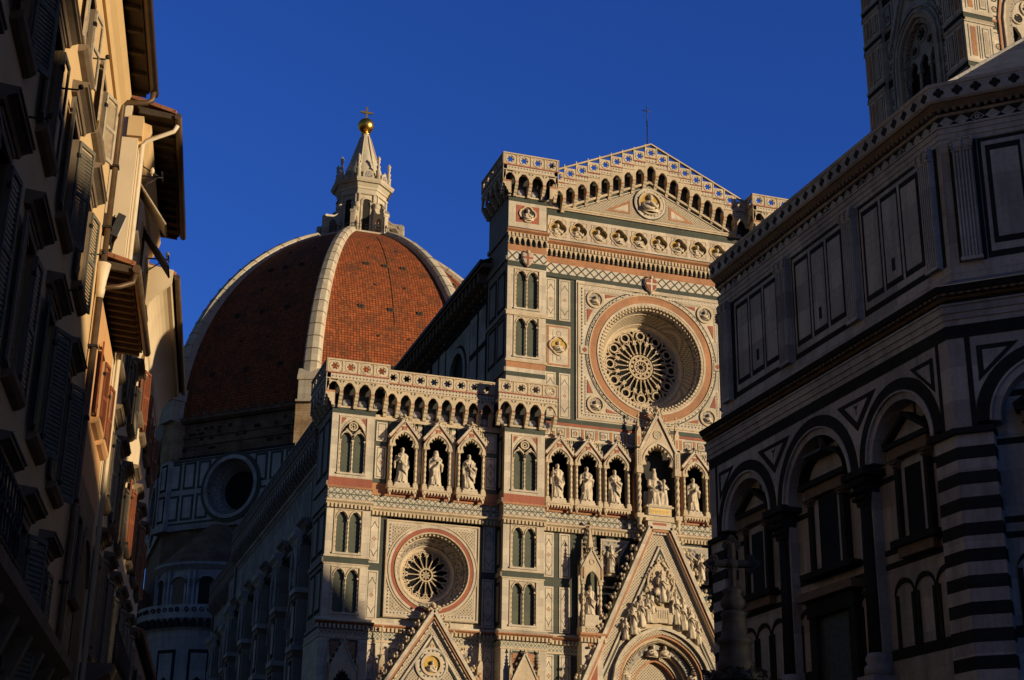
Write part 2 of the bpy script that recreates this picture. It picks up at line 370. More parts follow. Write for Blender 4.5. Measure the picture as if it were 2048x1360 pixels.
# ---------------------------------------------------------------- shared carved work
def gallery(b, u0, u1, n, zt, ov, ends=(0, 0), lobes=6):
    """machicolated gallery: pierced parapet on cusped arches and stepped corbels. d=0 is the wall, it juts to -ov"""
    p = (u1-u0)/n; f = -ov
    b.bx(u0-0.03, u1+0.03, f-0.07, f+0.24, zt-0.10, zt, 'cream')
    for i in range(n):
        a = u0+i*p; c = a+p/2
        b.holed(a+0.02, a+p-0.02, zt-0.90, zt-0.10, c, zt-0.49, lambda t: 0.215*(1+0.24*cos(lobes*t)), f, f+0.12, 'cream', 36)
        b.ring(c, zt-0.49, 0.29, 0.36, f-0.03, f, 'white', n=20)
        for q in (-1, 1):
            for h in (-1, 1):
                b.prism([(c+q*0.40, zt-0.49+h*0.36), (c+q*0.30, zt-0.49+h*0.36), (c+q*0.40, zt-0.49+h*0.26)], f-0.004, f+0.02, 'red')
        b.bx(a-0.035, a+0.035, f-0.035, f+0.10, zt-0.90, zt-0.10, 'cream')
    b.bx(u1-0.035, u1+0.035, f-0.035, f+0.10, zt-0.90, zt-0.10, 'cream')
    b.bx(u0-0.02, u1+0.02, f-0.05, f+0.3, zt-0.98, zt-0.90, 'red')
    b.bx(u0, u1, f, f+0.25, zt-1.32, zt-0.98, 'dots')
    b.bx(u0-0.02, u1+0.02, f-0.05, f+0.25, zt-1.38, zt-1.32, 'cream')
    b.bx(u0, u1, f+0.25, 0.10, zt-1.45, zt-1.32, 'cream')
    for i in range(n):                                     # cusped arches
        a = u0+i*p; w = p-0.20
        us, zs = parch(a+0.10, a+p-0.10, zt-2.12, w*0.78, 14)
        zs = [z-0.055*abs(sin(pi*3*j/14)) for j, z in enumerate(zs)]
        b.strip([a]+us+[a+p], [zt-2.16]+zs+[zt-2.16], [zt-1.38]*(len(us)+2), f, f+0.16, 'cream')
        for q in (-1, 1):
            b.prism([(a+p/2+q*(p/2-0.06), zt-1.43), (a+p/2+q*(p/2-0.22), zt-1.43), (a+p/2+q*(p/2-0.06), zt-1.62)], f-0.004, f+0.01, 'green')
        b.disc(a+p/2, zt-2.72, 0.20, -0.03, 0.0, 'bwhite', 14); b.ring(a+p/2, zt-2.72, 0.23, 0.27, -0.03, 0.0, 'bwhite', n=14)
        b.bx(a+0.16, a+p-0.16, -0.02, 0.0, zt-2.35, zt-2.18, 'green')
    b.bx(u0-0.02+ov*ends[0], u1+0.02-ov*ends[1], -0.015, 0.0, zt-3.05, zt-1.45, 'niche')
    for i in range(n+1):                                   # stepped corbels
        c = u0+i*p; h = 0.115
        if i == 0: c += h
        if i == n: c -= h
        b.bx(c-h, c+h, f-0.01, 0, zt-2.28, zt-2.14, 'pink')
        for k in range(4):
            z1 = zt-2.28-0.21*k; q = f*(1-0.20*k)
            b.prism_side(c-h, c+h, [(q, z1), (q-0.01, z1-0.09), (q*0.93, z1-0.16), (q*0.82, z1-0.21), (0, z1-0.21), (0, z1)], 'cream')

def prism_side(s, u0, u1, pts, m):
    n = len(pts); vs = [(u0, d, z) for d, z in pts] + [(u1, d, z) for d, z in pts]
    s.add(vs, [tuple(range(n)), tuple(range(n, 2*n))] + [(i, (i+1) % n, n+(i+1) % n, n+i) for i in range(n)], m)
MB.prism_side = prism_side

def cornice(b, u0, u1, z0, z1, y, ov, m='cream', dent=0.0, mitre=0.0, dm='cream'):
    """moulded cornice; dent = spacing of the leaf dentils under it"""
    h = z1-z0
    prof = [(y, z0), (y-ov*0.35, z0+h*0.25), (y-ov*0.5, z0+h*0.45), (y-ov*0.95, z0+h*0.7), (y-ov, z0+h*0.78), (y-ov, z1), (y+0.05, z1), (y+0.05, z0)]
    b.prism_side(u0, u1, prof, m)
    if dent:
        n = max(1, int((u1-u0)/dent)); q = (u1-u0)/n
        for i in range(n):
            c = u0+(i+0.5)*q
            b.bx(c-q*0.28, c+q*0.28, y-ov*0.85, y, z0-0.16, z0+h*0.3, dm)

def frieze_arches(b, u0, u1, z0, z1, y, ov, pitch=0.36):
    """row of little trefoil arches hanging in front of a dark ground"""
    n = max(1, int((u1-u0)/pitch)); q = (u1-u0)/n
    b.bx(u0, u1, y-0.02, y, z0, z1, 'green')
    for i in range(n):
        a = u0+i*q; us, zs = parch(a+q*0.16, a+q*0.84, z0+(z1-z0)*0.30, (z1-z0)*0.42, 8)
        b.strip([a]+us+[a+q], [z0]+zs+[z0], [z1]*(len(us)+2), y-ov, y-ov+0.12, 'cream')
        b.bx(a-0.04, a+0.04, y-ov*0.9, y, z0-0.06, z0+0.08, 'cream')

def long_panel(b, u0, u1, z0, z1, y, fig=True):
    """white panel with a dark line frame, lozenge-ended figure and a little red cross"""
    b.bx(u0, u1, y-0.05, y, z0, z1, 'white')
    g = 0.10
    for a in ((u0+g, u0+g+0.035, z0+g, z1-g), (u1-g-0.035, u1-g, z0+g, z1-g)): b.bx(a[0], a[1], y-0.054, y-0.04, a[2], a[3], 'green')
    for z in (z0+g, z1-g-0.035): b.bx(u0+g, u1-g, y-0.056, y-0.04, z, z+0.035, 'green')
    if not fig or z1-z0 < 1.2: return
    c = (u0+u1)/2; w = (u1-u0)/2-g-0.02
    for s_ in (-1, 1):
        zc = (z0+z1)/2+s_*((z1-z0)/2-0.85)
        for q in (-1, 1):
            b.bar((c+q*w*0.95, zc), (c+q*w*0.45, zc+s_*0.16), 0.035, y-0.058, y-0.04, 'green')
            b.bar((c+q*w*0.45, zc+s_*0.16), (c, zc+s_*0.42), 0.035, y-0.058, y-0.04, 'green')
    zc = (z0+z1)/2
    for a, z in ((0.09, 0), (-0.09, 0), (0, 0.09), (0, -0.09)): b.prism([(c+a-0.055, zc+z), (c+a, zc+z-0.055), (c+a+0.055, zc+z), (c+a, zc+z+0.055)], y-0.058, y-0.04, 'red')

def bifora(parent, u0, u1, z0, z1, y, fr=ID, oculus=False):
    """blind twin-light gothic window sunk 0.22 m into the front skin"""
    b = MB(fr); d = y+0.24; w = u1-u0; c = (u0+u1)/2
    b.bx(u0-0.07, u0, y-0.05, d, z0-0.02, z1+0.06, 'cream'); b.bx(u1, u1+0.07, y-0.05, d, z0-0.02, z1+0.06, 'cream')
    b.bx(u0, u1, y-0.05, d, z1, z1+0.06, 'cream'); b.bx(u0-0.10, u1+0.10, y-0.10, d, z0-0.12, z0, 'white')
    sp = z1-0.62 if not oculus else z1-1.55
    for a0, a1 in ((u0+0.08, c-0.07), (c+0.07, u1-0.08)):
        us, zs = parch(a0, a1, sp, (a1-a0)*0.78, 12)
        zs = [z-0.05*abs(sin(3*pi*i/12)) for i, z in enumerate(zs)]
        if not oculus: b.strip([a0-0.08]+us+[a1+0.07], [sp-0.02]+zs+[sp-0.02], [z1]*(len(us)+2), y+0.02, y+0.14, 'cream')
        else:
            us2, zo = parch(a0-0.06, a1+0.06, sp, (a1-a0+0.12)*0.82, 12)
            b.strip(us2, zs, zo, y+0.02, y+0.14, 'cream')
        us, zo = parch(a0-0.05, a1+0.05, sp, (a1-a0+0.1)*0.80, 12); us3, zi = parch(a0, a1, sp, (a1-a0)*0.80, 12)
        b.strip(us, zi, zo, y-0.03, y+0.05, 'white')
    if oculus:
        us, zo = parch(u0, u1, sp, z1-sp-0.05, 18); us2, zi = parch(u0+0.09, u1-0.09, sp, z1-sp-0.22, 18)
        b.strip(us, zi, zo, y-0.04, y+0.10, 'cream')
        b.strip(us, zo, [z1]*len(us), y+0.0, y+0.10, 'white')
        zc = z1-0.62
        b.ring(c, zc, 0.21, 0.30, y-0.03, y+0.12, 'cream', n=20)
        for k in range(6): b.disc(c+0.12*cos(k*pi/3), zc+0.12*sin(k*pi/3), 0.055, y+0.02, y+0.12, 'cream', 8)
        for q in (-1, 1): b.prism([(c+q*(w/2-0.05), z1-0.06), (c+q*(w/2-0.40), z1-0.06), (c+q*(w/2-0.05), z1-0.55)], y-0.006, y+0.02, 'red')
        for q in (-1, 1): b.bar((c+q*0.05, sp+0.35), (c+q*0.45, sp+0.75), 0.10, y+0.02, y+0.13, 'cream')
    o = b.build('window', parent)
    g = MB(fr); g.bx(u0, u1, d-0.02, d, z0, z1, 'dgreen'); g.build('pane', o)
    t = MB(fr)
    for q in (u0+0.05, c, u1-0.05):
        t.twist(q, y+0.06, 0.052, z0+0.12, sp-0.10, 'cream', 0.30); t.bx(q-0.08, q+0.08, y-0.02, y+0.14, sp-0.10, sp+0.02, 'cream'); t.bx(q-0.08, q+0.08, y-0.02, y+0.14, z0, z0+0.12, 'cream')
    t.build('colonnette', o)
    return o

def lobed(b, u0, u1, z, h, lobes, depth, d0, d1, m):
    """pointed arch with a scalloped soffit"""
    n = lobes*8; us, zs = parch(u0, u1, z, h, n); c = (u0+u1)/2; vi = []
    for i in range(n+1):
        p = Vector((us[i]-c, zs[i]-z-h*0.12)); p = p*(1-(0.03+depth*(1-abs(sin(pi*lobes*i/n))**0.7))/max(p.length, 0.2)); vi.append((c+p.x, p.y+z+h*0.12))
    vs = [(us[i], d, zs[i]) for d in (d0,) for i in range(n+1)]+[(a, d0, q) for a, q in vi]+[(us[i], d1, zs[i]) for i in range(n+1)]+[(a, d1, q) for a, q in vi]; k = n+1; fs = []
    for i in range(n): fs += [(i, i+1, k+i+1, k+i), (2*k+i, 2*k+i+1, 3*k+i+1, 3*k+i), (k+i, k+i+1, 3*k+i+1, 3*k+i), (i, i+1, 2*k+i+1, 2*k+i)]
    b.add(vs, fs, m)

def crockets(b, a, c, n, r, d, m='cream', out=1):
    """leafy knobs up a gable edge from a to c"""
    du, dz = c[0]-a[0], c[1]-a[1]; L = hypot(du, dz); nu, nz = -dz/L*out, du/L*out
    for i in range(n):
        t = (i+0.6)/n; u, z = a[0]+du*t+nu*r*0.35, a[1]+dz*t+nz*r*0.35
        b.ball((u, d, z), (r*0.8, r*0.9, r*0.8), m, 6, 4); b.tube([(u-nu*r*0.6, d, z-nz*r*0.6), (u+nu*r*0.6, d, z+nz*r*0.6)], r*0.45, m, 5)
        for k in range(5):
            g = k*1.26+i; b.ball((u+nu*r*0.75+cos(g)*r*0.62, d+sin(g*1.7)*r*0.75, z+nz*r*0.75+sin(g)*r*0.62), r*0.40, m, 5, 4)

def finial(b, u, d, z, h, r, m='cream'):
    b.lathe(u, d, [(r*0.5, z), (r*0.9, z+h*0.1), (r*0.4, z+h*0.2), (r*0.4, z+h*0.35), (r*1.2, z+h*0.5), (r*0.6, z+h*0.6), (r*0.9, z+h*0.78), (0.01, z+h)], m, 6)
    for k in range(4): b.ball((u+r*1.1*cos(k*pi/2), d+r*1.1*sin(k*pi/2), z+h*0.52), r*0.6, m, 5, 4)

def pinnacle(b, u, d, z0, zb, zt, w, m='cream', inm='pink'):
    """square shaft with gablets and a steep spirelet"""
    b.bx(u-w, u+w, d-w, d+w, z0, zb, m); b.bx(u-w*0.55, u+w*0.55, d-w-0.012, d, z0+0.15, zb-0.25, inm)
    b.bx(u-w*1.25, u+w*1.25, d-w*1.25, d+w*1.25, z0-0.12, z0, m)
    for q in (0, 1):
        if q: b.prism_side(u-w*1.1, u+w*1.1, [(d-w*1.15, zb), (d, zb+w*3), (d+w*1.15, zb)], m)
        else: b.prism([(u-w*1.15, zb), (u, zb+w*3), (u+w*1.15, zb)], d-w*1.1, d+w*1.1, m)
    b.lathe(u, d, [(w*1.05, zb+w*0.6), (w*0.12, zt-0.22)], m, 4, False, a0=pi/4)
    b.ball((u, d, zt-0.16), (0.09, 0.09, 0.07), m, 6, 4); b.ball((u, d, zt-0.04), (0.05, 0.05, 0.09), m, 6, 4)
    for k in range(4):
        for i in range(4):
            t = (i+1)/5.2; rr = lerp(w*1.05, w*0.15, t); b.ball((u+rr*cos(k*pi/2+pi/4), d+rr*sin(k*pi/2+pi/4), lerp(zb+w*0.6, zt-0.2, t)), 0.045, m, 5, 3)

def tabernacle(parent, c, zb, y, w=1.80, zt=31.05):
    """gabled niche on twisted columns; returns the part"""
    b = MB(); h = w/2; sp = zb+2.72; f = y
    us, zs = parch(c-h+0.20, c+h-0.20, sp, 0.98, 22); cus = zs; lobed(b, c-h+0.18, c+h-0.18, sp-0.02, 1.0, 7, 0.17, f+0.02, f+0.2, 'cream')
    top = [zb+4.40-abs(u-c)*1.42 for u in us]
    b.strip([c-h-0.05]+us+[c+h+0.05], [sp-0.06]+cus+[sp-0.06], [max(sp+0.05, zb+4.40-(h+0.05)*1.42)]+top+[max(sp+0.05, zb+4.40-(h+0.05)*1.42)], f, f+0.22, 'cream')
    us2, zo = parch(c-h+0.10, c+h-0.10, sp, 1.14, 22); us3, zi = parch(c-h+0.19, c+h-0.19, sp, 1.0, 22)
    b.strip(us2, zi, zo, f-0.05, f+0.02, 'white')
    for q in (-1, 1):
        b.bar((c+q*(h+0.10), sp+0.62), (c, zb+4.55), 0.16, f-0.10, f+0.30, 'white')
        b.bar((c+q*(h+0.06), sp+0.52), (c, zb+4.36), 0.05, f-0.05, f+0.02, 'red')
        crockets(b, (c+q*(h+0.12), sp+0.70), (c, zb+4.66), 6, 0.15, f+0.08, out=q*1 if q < 0 else -1)
        b.bx(c+q*(h-0.06)-0.13, c+q*(h-0.06)+0.13, f-0.06, f+0.30, sp-0.06, sp+0.16, 'cream')
        b.bx(c+q*(h-0.06)-0.12, c+q*(h-0.06)+0.12, f-0.05, f+0.25, zb+0.20, zb+0.34, 'cream')
        b.bx(c+q*(h-0.06)-0.16, c+q*(h-0.06)+0.16, f-0.10, f+0.40, zb-0.06, zb+0.20, 'cream')
        b.lathe(c+q*(h-0.06), f+0.10, [(0.05, zb-0.62), (0.10, zb-0.5), (0.09, zb-0.35), (0.15, zb-0.2), (0.16, zb-0.06)], 'cream', 8)
        b.bx(c+q*(h+0.05), c+q*(h+0.02), f+0.2, y+0.75, zb, sp+0.1, 'cream')
    finial(b, c, f+0.08, zb+4.55, 0.42, 0.11)
    b.disc(c, zb+3.92, 0.15, f-0.03, f+0.02, 'pink', 12)
    for k in range(4): b.disc(c+0.13*cos(k*pi/2+pi/4), zb+3.92+0.13*sin(k*pi/2+pi/4), 0.075, f-0.036, f, 'red', 8)
    b.bx(c-h-0.12, c+h+0.12, f-0.08, y+0.8, zb-0.12, zb, 'cream')
    us, zs = [], []
    n = 9; q = (w+0.1)/n
    b.bx(c-h, c+h, f+0.12, y+0.5, zb-0.42, zb-0.12, 'red')
    for i in range(n):
        a = c-(w+0.1)/2+i*q; ua, za = parch(a+q*0.18, a+q*0.82, zb-0.36, 0.17, 6)
        b.strip([a]+ua+[a+q], [zb-0.40]+za+[zb-0.40], [zb-0.12]*(len(ua)+2), f-0.02, f+0.06, 'cream')
    o = b.build('niche', parent)
    for qq in (-1, 1):
        t = MB(); t.twist(c+qq*(h-0.06), f+0.09, 0.088, zb+0.34, sp-0.06, 'cream', 0.36, 14, 3, 0.18); t.build('column', o)
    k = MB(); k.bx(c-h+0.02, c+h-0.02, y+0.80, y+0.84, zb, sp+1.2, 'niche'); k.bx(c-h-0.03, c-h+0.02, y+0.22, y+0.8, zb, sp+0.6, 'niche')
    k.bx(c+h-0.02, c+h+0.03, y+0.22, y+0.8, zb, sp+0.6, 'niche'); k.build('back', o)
    return o

def robed(name, x, y, z, h, label, group='marble saints in the facade niches', lean=0.0, arms='chest', veil=False, beard=True, staff=False, book=False, swing=0.0, plinth=0.32, col='figure'):
    """standing robed statue, one remeshed body"""
    b = MB((x, y, z, 1, 0, 0, 1)); k = h/2.3; zz = plinth
    def foldy(a, t): return 1+0.10*cos(7*a+swing*3+2.2*t)+0.06*cos(13*a+1+5*t)+0.04*cos(4*a-6*t)
    prof = [(0.40, 0), (0.41, 0.10), (0.36, 0.45), (0.33, 0.85), (0.31, 1.15), (0.29, 1.35), (0.33, 1.60), (0.34, 1.76), (0.27, 1.88), (0.12, 1.95), (0.105, 2.02)]
    vs, n = [], 28
    for r, q in prof:
        for i in range(n):
            a = 2*pi*i/n; m = foldy(a, q) if q < 1.8 else 1+0.03*cos(7*a)
            sx = lean*sin(q/2.0*pi)*0.10
            vs.append((k*(r*m*cos(a)*1.0+sx), k*(r*m*sin(a)*0.74+0.04*sin(q*2)), zz+k*q))
    kk = len(prof)
    b.add(vs, [(j*n+i, j*n+(i+1) % n, (j+1)*n+(i+1) % n, (j+1)*n+i) for j in range(kk-1) for i in range(n)]+[tuple(range(n)), tuple(range((kk-1)*n, kk*n))], col, True)
    hx = k*0.03*lean
    b.ball((hx, -0.03*k, zz+k*2.15), (0.115*k, 0.13*k, 0.155*k), col, 14, 10)
    b.ball((hx, -0.16*k, zz+k*2.13), (0.025*k, 0.035*k, 0.04*k), col, 6, 5)
    for q in (-1, 1): b.ball((hx+q*0.118*k, 0.0, zz+k*2.14), (0.02*k, 0.03*k, 0.04*k), col, 5, 4)
    b.ball((hx, 0.03*k, zz+k*2.20), (0.135*k, 0.135*k, 0.125*k), col, 10, 7)
    if beard: b.ball((hx, -0.10*k, zz+k*2.03), (0.085*k, 0.075*k, 0.13*k), col, 8, 6)
    if veil:
        b.lathe(hx, 0.03*k, [(0.24*k, zz+1.70*k), (0.20*k, zz+1.95*k), (0.175*k, zz+2.15*k), (0.14*k, zz+2.30*k), (0.02, zz+2.34*k)], col, 14)
    def arm(sd, el, hand):
        b.tube([(sd*0.33*k, 0, zz+1.74*k), (sd*el[0]*k, el[1]*k, zz+el[2]*k), (hand[0]*k, hand[1]*k, zz+hand[2]*k)], [0.115*k, 0.105*k, 0.065*k], col, 8)
        b.tube([(sd*el[0]*k, el[1]*k, zz+(el[2]-0.02)*k), (sd*el[0]*k*0.98, (el[1]+0.02)*k, zz+(el[2]-0.42)*k)], [0.10*k, 0.05*k], col, 7)
        hv = Vector(hand)
        b.ball(tuple(k*c for c in hand[:2])+(zz+k*hand[2],), 0.06*k, col, 7, 5)
        for f in range(4): b.tube([(k*(hand[0]+(f-1.5)*0.022), k*(hand[1]-0.03), zz+k*(hand[2]+0.03)), (k*(hand[0]+(f-1.5)*0.026), k*(hand[1]-0.07), zz+k*(hand[2]+0.09-abs(f-1.5)*0.01))], 0.013*k, col, 5)
    if arms == 'chest': arm(-1, (0.42, -0.08, 1.38), (-0.10, -0.32, 1.52)); arm(1, (0.42, -0.08, 1.36), (0.10, -0.32, 1.42))
    elif arms == 'one': arm(-1, (0.44, -0.02, 1.36), (-0.12, -0.33, 1.56)); arm(1, (0.42, 0.0, 1.34), (0.40, -0.14, 1.00))
    elif arms == 'pray': arm(-1, (0.40, -0.10, 1.36), (-0.03, -0.36, 1.60)); arm(1, (0.40, -0.10, 1.36), (0.03, -0.36, 1.60))
    elif arms == 'cross': arm(-1, (0.44, -0.10, 1.40), (0.16, -0.32, 1.56)); arm(1, (0.44, -0.10, 1.40), (-0.16, -0.34, 1.50))
    else: arm(-1, (0.42, 0.0, 1.34), (-0.36, -0.20, 1.05)); arm(1, (0.42, -0.08, 1.36), (0.14, -0.32, 1.45))
    sa = [(-0.30, -0.22, 1.72), (-0.05, -0.31, 1.30), (0.22, -0.30, 1.05), (0.36, -0.10, 0.85)] if swing >= 0 else [(0.30, -0.22, 1.72), (0.05, -0.31, 1.30), (-0.22, -0.30, 1.05), (-0.36, -0.10, 0.85)]
    b.tube([(q[0]*k, q[1]*k, zz+q[2]*k) for q in sa], [0.06*k, 0.075*k, 0.085*k, 0.07*k], col, 7)
    for j in range(3):
        b.tube([(q[0]*k*0.95, (q[1]+0.005)*k, zz+(q[2]-0.13*(j+1))*k) for q in sa[1:]], [0.035*k, 0.045*k, 0.04*k], col, 6)
    for q in (-1, 1): b.ball((q*0.13*k, -0.30*k, zz+0.04*k), (0.07*k, 0.14*k, 0.06*k), col, 7, 5)
    if book: b.bx(-0.02*k, 0.22*k, -0.42*k, -0.33*k, zz+1.34*k, zz+1.62*k, col)
    if staff: b.tube([(-0.42*k, -0.24*k, zz), (-0.36*k, -0.22*k, zz+2.0*k)], 0.03*k, col, 6)
    b.bx(-0.55, 0.55, -0.42, 0.40, 0.0, plinth*0.6, col); b.bx(-0.48, 0.48, -0.36, 0.36, plinth*0.6, plinth+0.03, col)
    o = b.build(name); o.location = (0, 0, 0)
    # base the origin at the foot
    for v in o.data.vertices: v.co.x -= x; v.co.y -= y; v.co.z -= z
    o.location = (x, y, z)
    r = o.modifiers.new('one_surface', 'REMESH'); r.mode = 'VOXEL'; r.voxel_size = 0.026*k; r.use_smooth_shade = True
    tag(o, label, 'statue', group)
    return o
# ================================================================ the cathedral
duomo = thing('cathedral', 'inlaid marble cathedral with gothic front, rose windows and huge red ribbed dome', 'cathedral', (0, 0, 0))
W = 1.05
B_OUT, B_IN = 11.20, 8.37
A_OUT, A_IN = 22.87, 20.05
ROSE = (0.0, 37.62); AROSE = 15.60, 21.18

# ---- solid masses
b = MB()
b.bx(-B_IN, -3.55, W+0.3, 4, 0, 32.2, 'niche'); b.bx(3.55, B_IN, W+0.3, 4, 0, 32.2, 'niche'); b.bx(-3.55, 3.55, W+0.3, 4, 20.6, 32.2, 'niche')
b.bx(-3.55, 3.55, 3.9, 4.2, 0, 20.6, 'niche')
b.bx(-B_IN, -4.6, W+0.3, 4, 32.2, 43.0, 'white'); b.bx(4.6, B_IN, W+0.3, 4, 32.2, 43.0, 'white')
b.bx(-4.6, 4.6, W+0.3, 4, 32.2, 33.0, 'white'); b.bx(-4.6, 4.6, W+0.3, 4, 42.2, 43.0, 'white')
b.bx(-B_IN, B_IN, W+0.3, 4, 43.0, 48.2, 'gold')
b.prism([(-B_IN, 48.2), (B_IN, 48.2), (B_IN, 48.9), (0, 52.6), (-B_IN, 48.9)], W, 4, 'niche')
b.build('front_wall', duomo)

def half(sg):
    """one side of the front; sg=-1 builds it at negative x"""
    m = (0, 0, 0, -sg, 0, 0, 1)             # local u runs with u<0 on the wanted side for sg=+1 mirror
    vis = sg < 0
    # inner buttress
    def buttress(u0, u1, upper, nm):
        b = MB(m)
        zt = 48.2 if upper else 31.1
        b.bx(u0, u1, 0.24, 4.5, 0, zt, 'white')
        wins = [(17.93, 20.73), (21.66, 24.38), (26.80, 30.52)] + ([(36.18, 39.05), (39.70, 42.58)] if upper else [])
        z = 17.0; a, c = u0+0.56, u1-0.54
        for z0, z1 in wins+[(zt, zt)]:
            b.bx(u0, u1, 0, 0.24, z, z0, 'white')
            if z1 > z0: b.bx(u0, a, 0, 0.24, z0, z1, 'white'); b.bx(c, u1, 0, 0.24, z0, z1, 'white')
            z = z1
        s = lambda z0, z1, mt, o=0.012: b.bx(u0-o, u1+o, -o, 0.3, z0, z1, mt)
        s(20.98, 21.36, 'green'); b.bx(u0-0.06, u1+0.06, -0.06, 0.2, 21.36, 21.46, 'cream'); b.bx(u0-0.06, u1+0.06, -0.06, 0.2, 20.90, 20.98, 'cream')
        cornice(b, u0-0.10, u1+0.10, 24.62, 24.98, 0, 0.30, 'cream', 0.24); s(24.98, 25.06, 'pink', 0.05); s(25.10, 25.78, 'hex'); b.bx(u0-0.08, u1+0.08, -0.08, 0.2, 25.78, 25.92, 'pink')
        s(25.92, 26.48, 'red'); s(30.72, 31.10, 'green', 0.02)
        b.bx(u0-0.10, u1+0.10, -0.10, 0.3, 31.08, 31.20, 'cream')
        if upper:
            s(34.70, 35.02, 'green'); s(35.32, 35.74, 'pink'); b.bx(u0-0.08, u1+0.08, -0.08, 0.2, 35.74, 35.90, 'cream'); b.bx(u0-0.10, u1+0.10, -0.10, 0.2, 39.12, 39.40, 'cream')
            s(42.76, 43.16, 'green'); s(43.20, 43.90, 'lattice'); s(43.94, 44.46, 'pink')
            frieze_arches(b, u0-0.02, u1+0.02, 44.48, 45.10, 0, 0.22); cornice(b, u0-0.14, u1+0.14, 45.10, 45.55, 0, 0.34, 'pink', 0.26, dm='cream')
            s(45.56, 45.78, 'green'); s(47.75, 48.10, 'green', 0.02); b.bx(u0-0.10, u1+0.10, -0.10, 0.3, 48.08, 48.20, 'cream')
        b.build('buttress', duomo)
        fl_ = MB((sg*abs(u0), 0, 0, 0, -1, -sg, 0)); fl_.sub = {'white': 'grimyshade', 'cream': 'grimyshade', 'green': 'bgreen', 'hex': 'bwhite', 'pink': 'serena', 'red': 'serena'}  # darker swaps put the shade of this side into its colour
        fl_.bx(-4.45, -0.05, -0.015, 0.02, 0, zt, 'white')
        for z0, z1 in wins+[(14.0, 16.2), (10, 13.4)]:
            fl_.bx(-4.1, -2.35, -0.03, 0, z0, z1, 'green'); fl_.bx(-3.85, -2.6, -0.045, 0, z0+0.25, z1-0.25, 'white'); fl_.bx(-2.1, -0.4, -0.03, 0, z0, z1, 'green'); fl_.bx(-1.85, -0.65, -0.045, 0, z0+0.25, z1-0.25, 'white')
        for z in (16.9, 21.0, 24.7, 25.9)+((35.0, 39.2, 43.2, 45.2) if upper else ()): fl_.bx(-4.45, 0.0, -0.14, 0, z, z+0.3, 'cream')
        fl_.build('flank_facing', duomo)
        for z0, z1 in wins: bifora(duomo, a, c, z0, z1, 0, m, oculus=(z1-z0 > 3.2))
        # lower stage, slightly wider
        b = MB(m)
        b.bx(u0-0.12, u1+0.12, -0.30, 4.5, 0, 16.35, 'white'); b.bx(u0-0.14, u1+0.14, -0.32, 4.5, 16.45, 17.02, 'loz')
        b.bx(u0-0.18, u1+0.18, -0.36, 4.5, 16.33, 16.45, 'cream')
        cornice(b, u0-0.42, u1+0.42, 17.02, 17.32, -0.30, 0.36, 'pink', 0.26); b.prism_side(u0-0.3, u1+0.3, [(-0.55, 17.32), (0.02, 17.62), (0.3, 17.62), (0.3, 17.3)], 'white')
        c0 = (u0+u1)/2
        b.bx(c0-0.92, c0+0.92, -0.33, -0.28, 13, 16.25, 'green'); b.prism([(c0-0.78, 16.1), (c0-0.16, 16.1), (c0-0.78, 14.9)], -0.345, -0.3, 'pink'); b.prism([(c0+0.78, 16.1), (c0+0.16, 16.1), (c0+0.78, 14.9)], -0.345, -0.3, 'pink')
        us, zs = parch(c0-0.62, c0+0.62, 13.4, 1.05, 18); lobed(b, c0-0.63, c0+0.63, 13.38, 1.07, 7, 0.15, -0.60, -0.44, 'cream')
        b.strip([c0-0.82]+us+[c0+0.82], [13.3]+zs+[13.3], [14.3]+[15.98-abs(u-c0)*2.05 for u in us]+[14.3], -0.62, -0.42, 'cream')
        b.bx(c0-0.6, c0+0.6, -0.36, -0.33, 12.4, 14.6, 'dark')
        for q in (-1, 1):
            b.bar((c0+q*0.86, 14.35), (c0, 16.1), 0.09, -0.68, -0.34, 'white'); crockets(b, (c0+q*0.90, 14.4), (c0, 16.2), 5, 0.10, -0.5, out=1 if q < 0 else -1)
            pinnacle(b, c0+q*0.93, -0.50, 13.3, 15.0, 16.3, 0.10)
        finial(b, c0, -0.5, 16.05, 0.3, 0.08)
        b.build('buttress_base', duomo)
    buttress(-B_OUT, -B_IN, True, 'n'); buttress(-A_OUT, -A_IN, False, 'a')
    # galleries crowning the buttresses
    b = MB(m); gallery(b, -B_OUT-0.66, -B_IN+0.66, 4, 51.17, 0.62, (1, 1)); b.bx(-B_OUT, -B_IN, 0.0, 4.5, 48.1, 49.85, 'niche'); b.bx(-B_OUT-0.3, -B_IN+0.3, -0.2, 4.6, 49.75, 49.9, 'cream'); b.build('parapet_gallery', duomo)
    b = MB(m); gallery(b, -A_OUT-0.66, -A_IN+0.66, 4, 34.15, 0.62, (1, 1)); b.bx(-A_OUT, -A_IN, 0.0, 4.5, 31.05, 32.83, 'niche'); b.build('parapet_gallery', duomo)
    b = MB(m); gallery(b, -B_OUT-0.66, -B_IN+0.66, 4, 34.15, 0.62, (1, 1)); b.build('parapet_gallery', duomo)
    for u0 in (-B_OUT, -A_OUT):            # galleries on the outward flank of each buttress
        fr = (sg*-u0 if sg > 0 else u0, 0, 0, 0, -1 if sg < 0 else 1, 1 if sg < 0 else -1, 0)
        zt = 51.17 if u0 == -B_OUT else 34.15
        fr2 = (sg*abs(u0), 0, 0, 0, -1, -sg, 0)
        b = MB(fr2); gallery(b, -4.6, 0.62, 5, zt, 0.62); b.build('parapet_gallery', duomo)
        fr3 = (sg*(abs(u0)-2.83), 0, 0, 0, -1, sg, 0)
        if u0 == -B_OUT: b = MB(fr3); gallery(b, -4.0, 0.62, 5, zt, 0.62); b.build('parapet_gallery', duomo)
    # aisle wall
    b = MB(m); cx, cz = -AROSE[0], AROSE[1]
    b.bx(-A_IN, -B_OUT, W+0.3, 4, 24.4, 31.1, 'niche'); b.bx(-A_IN, -B_OUT, W+0.3, 4, 0, 18.0, 'white')
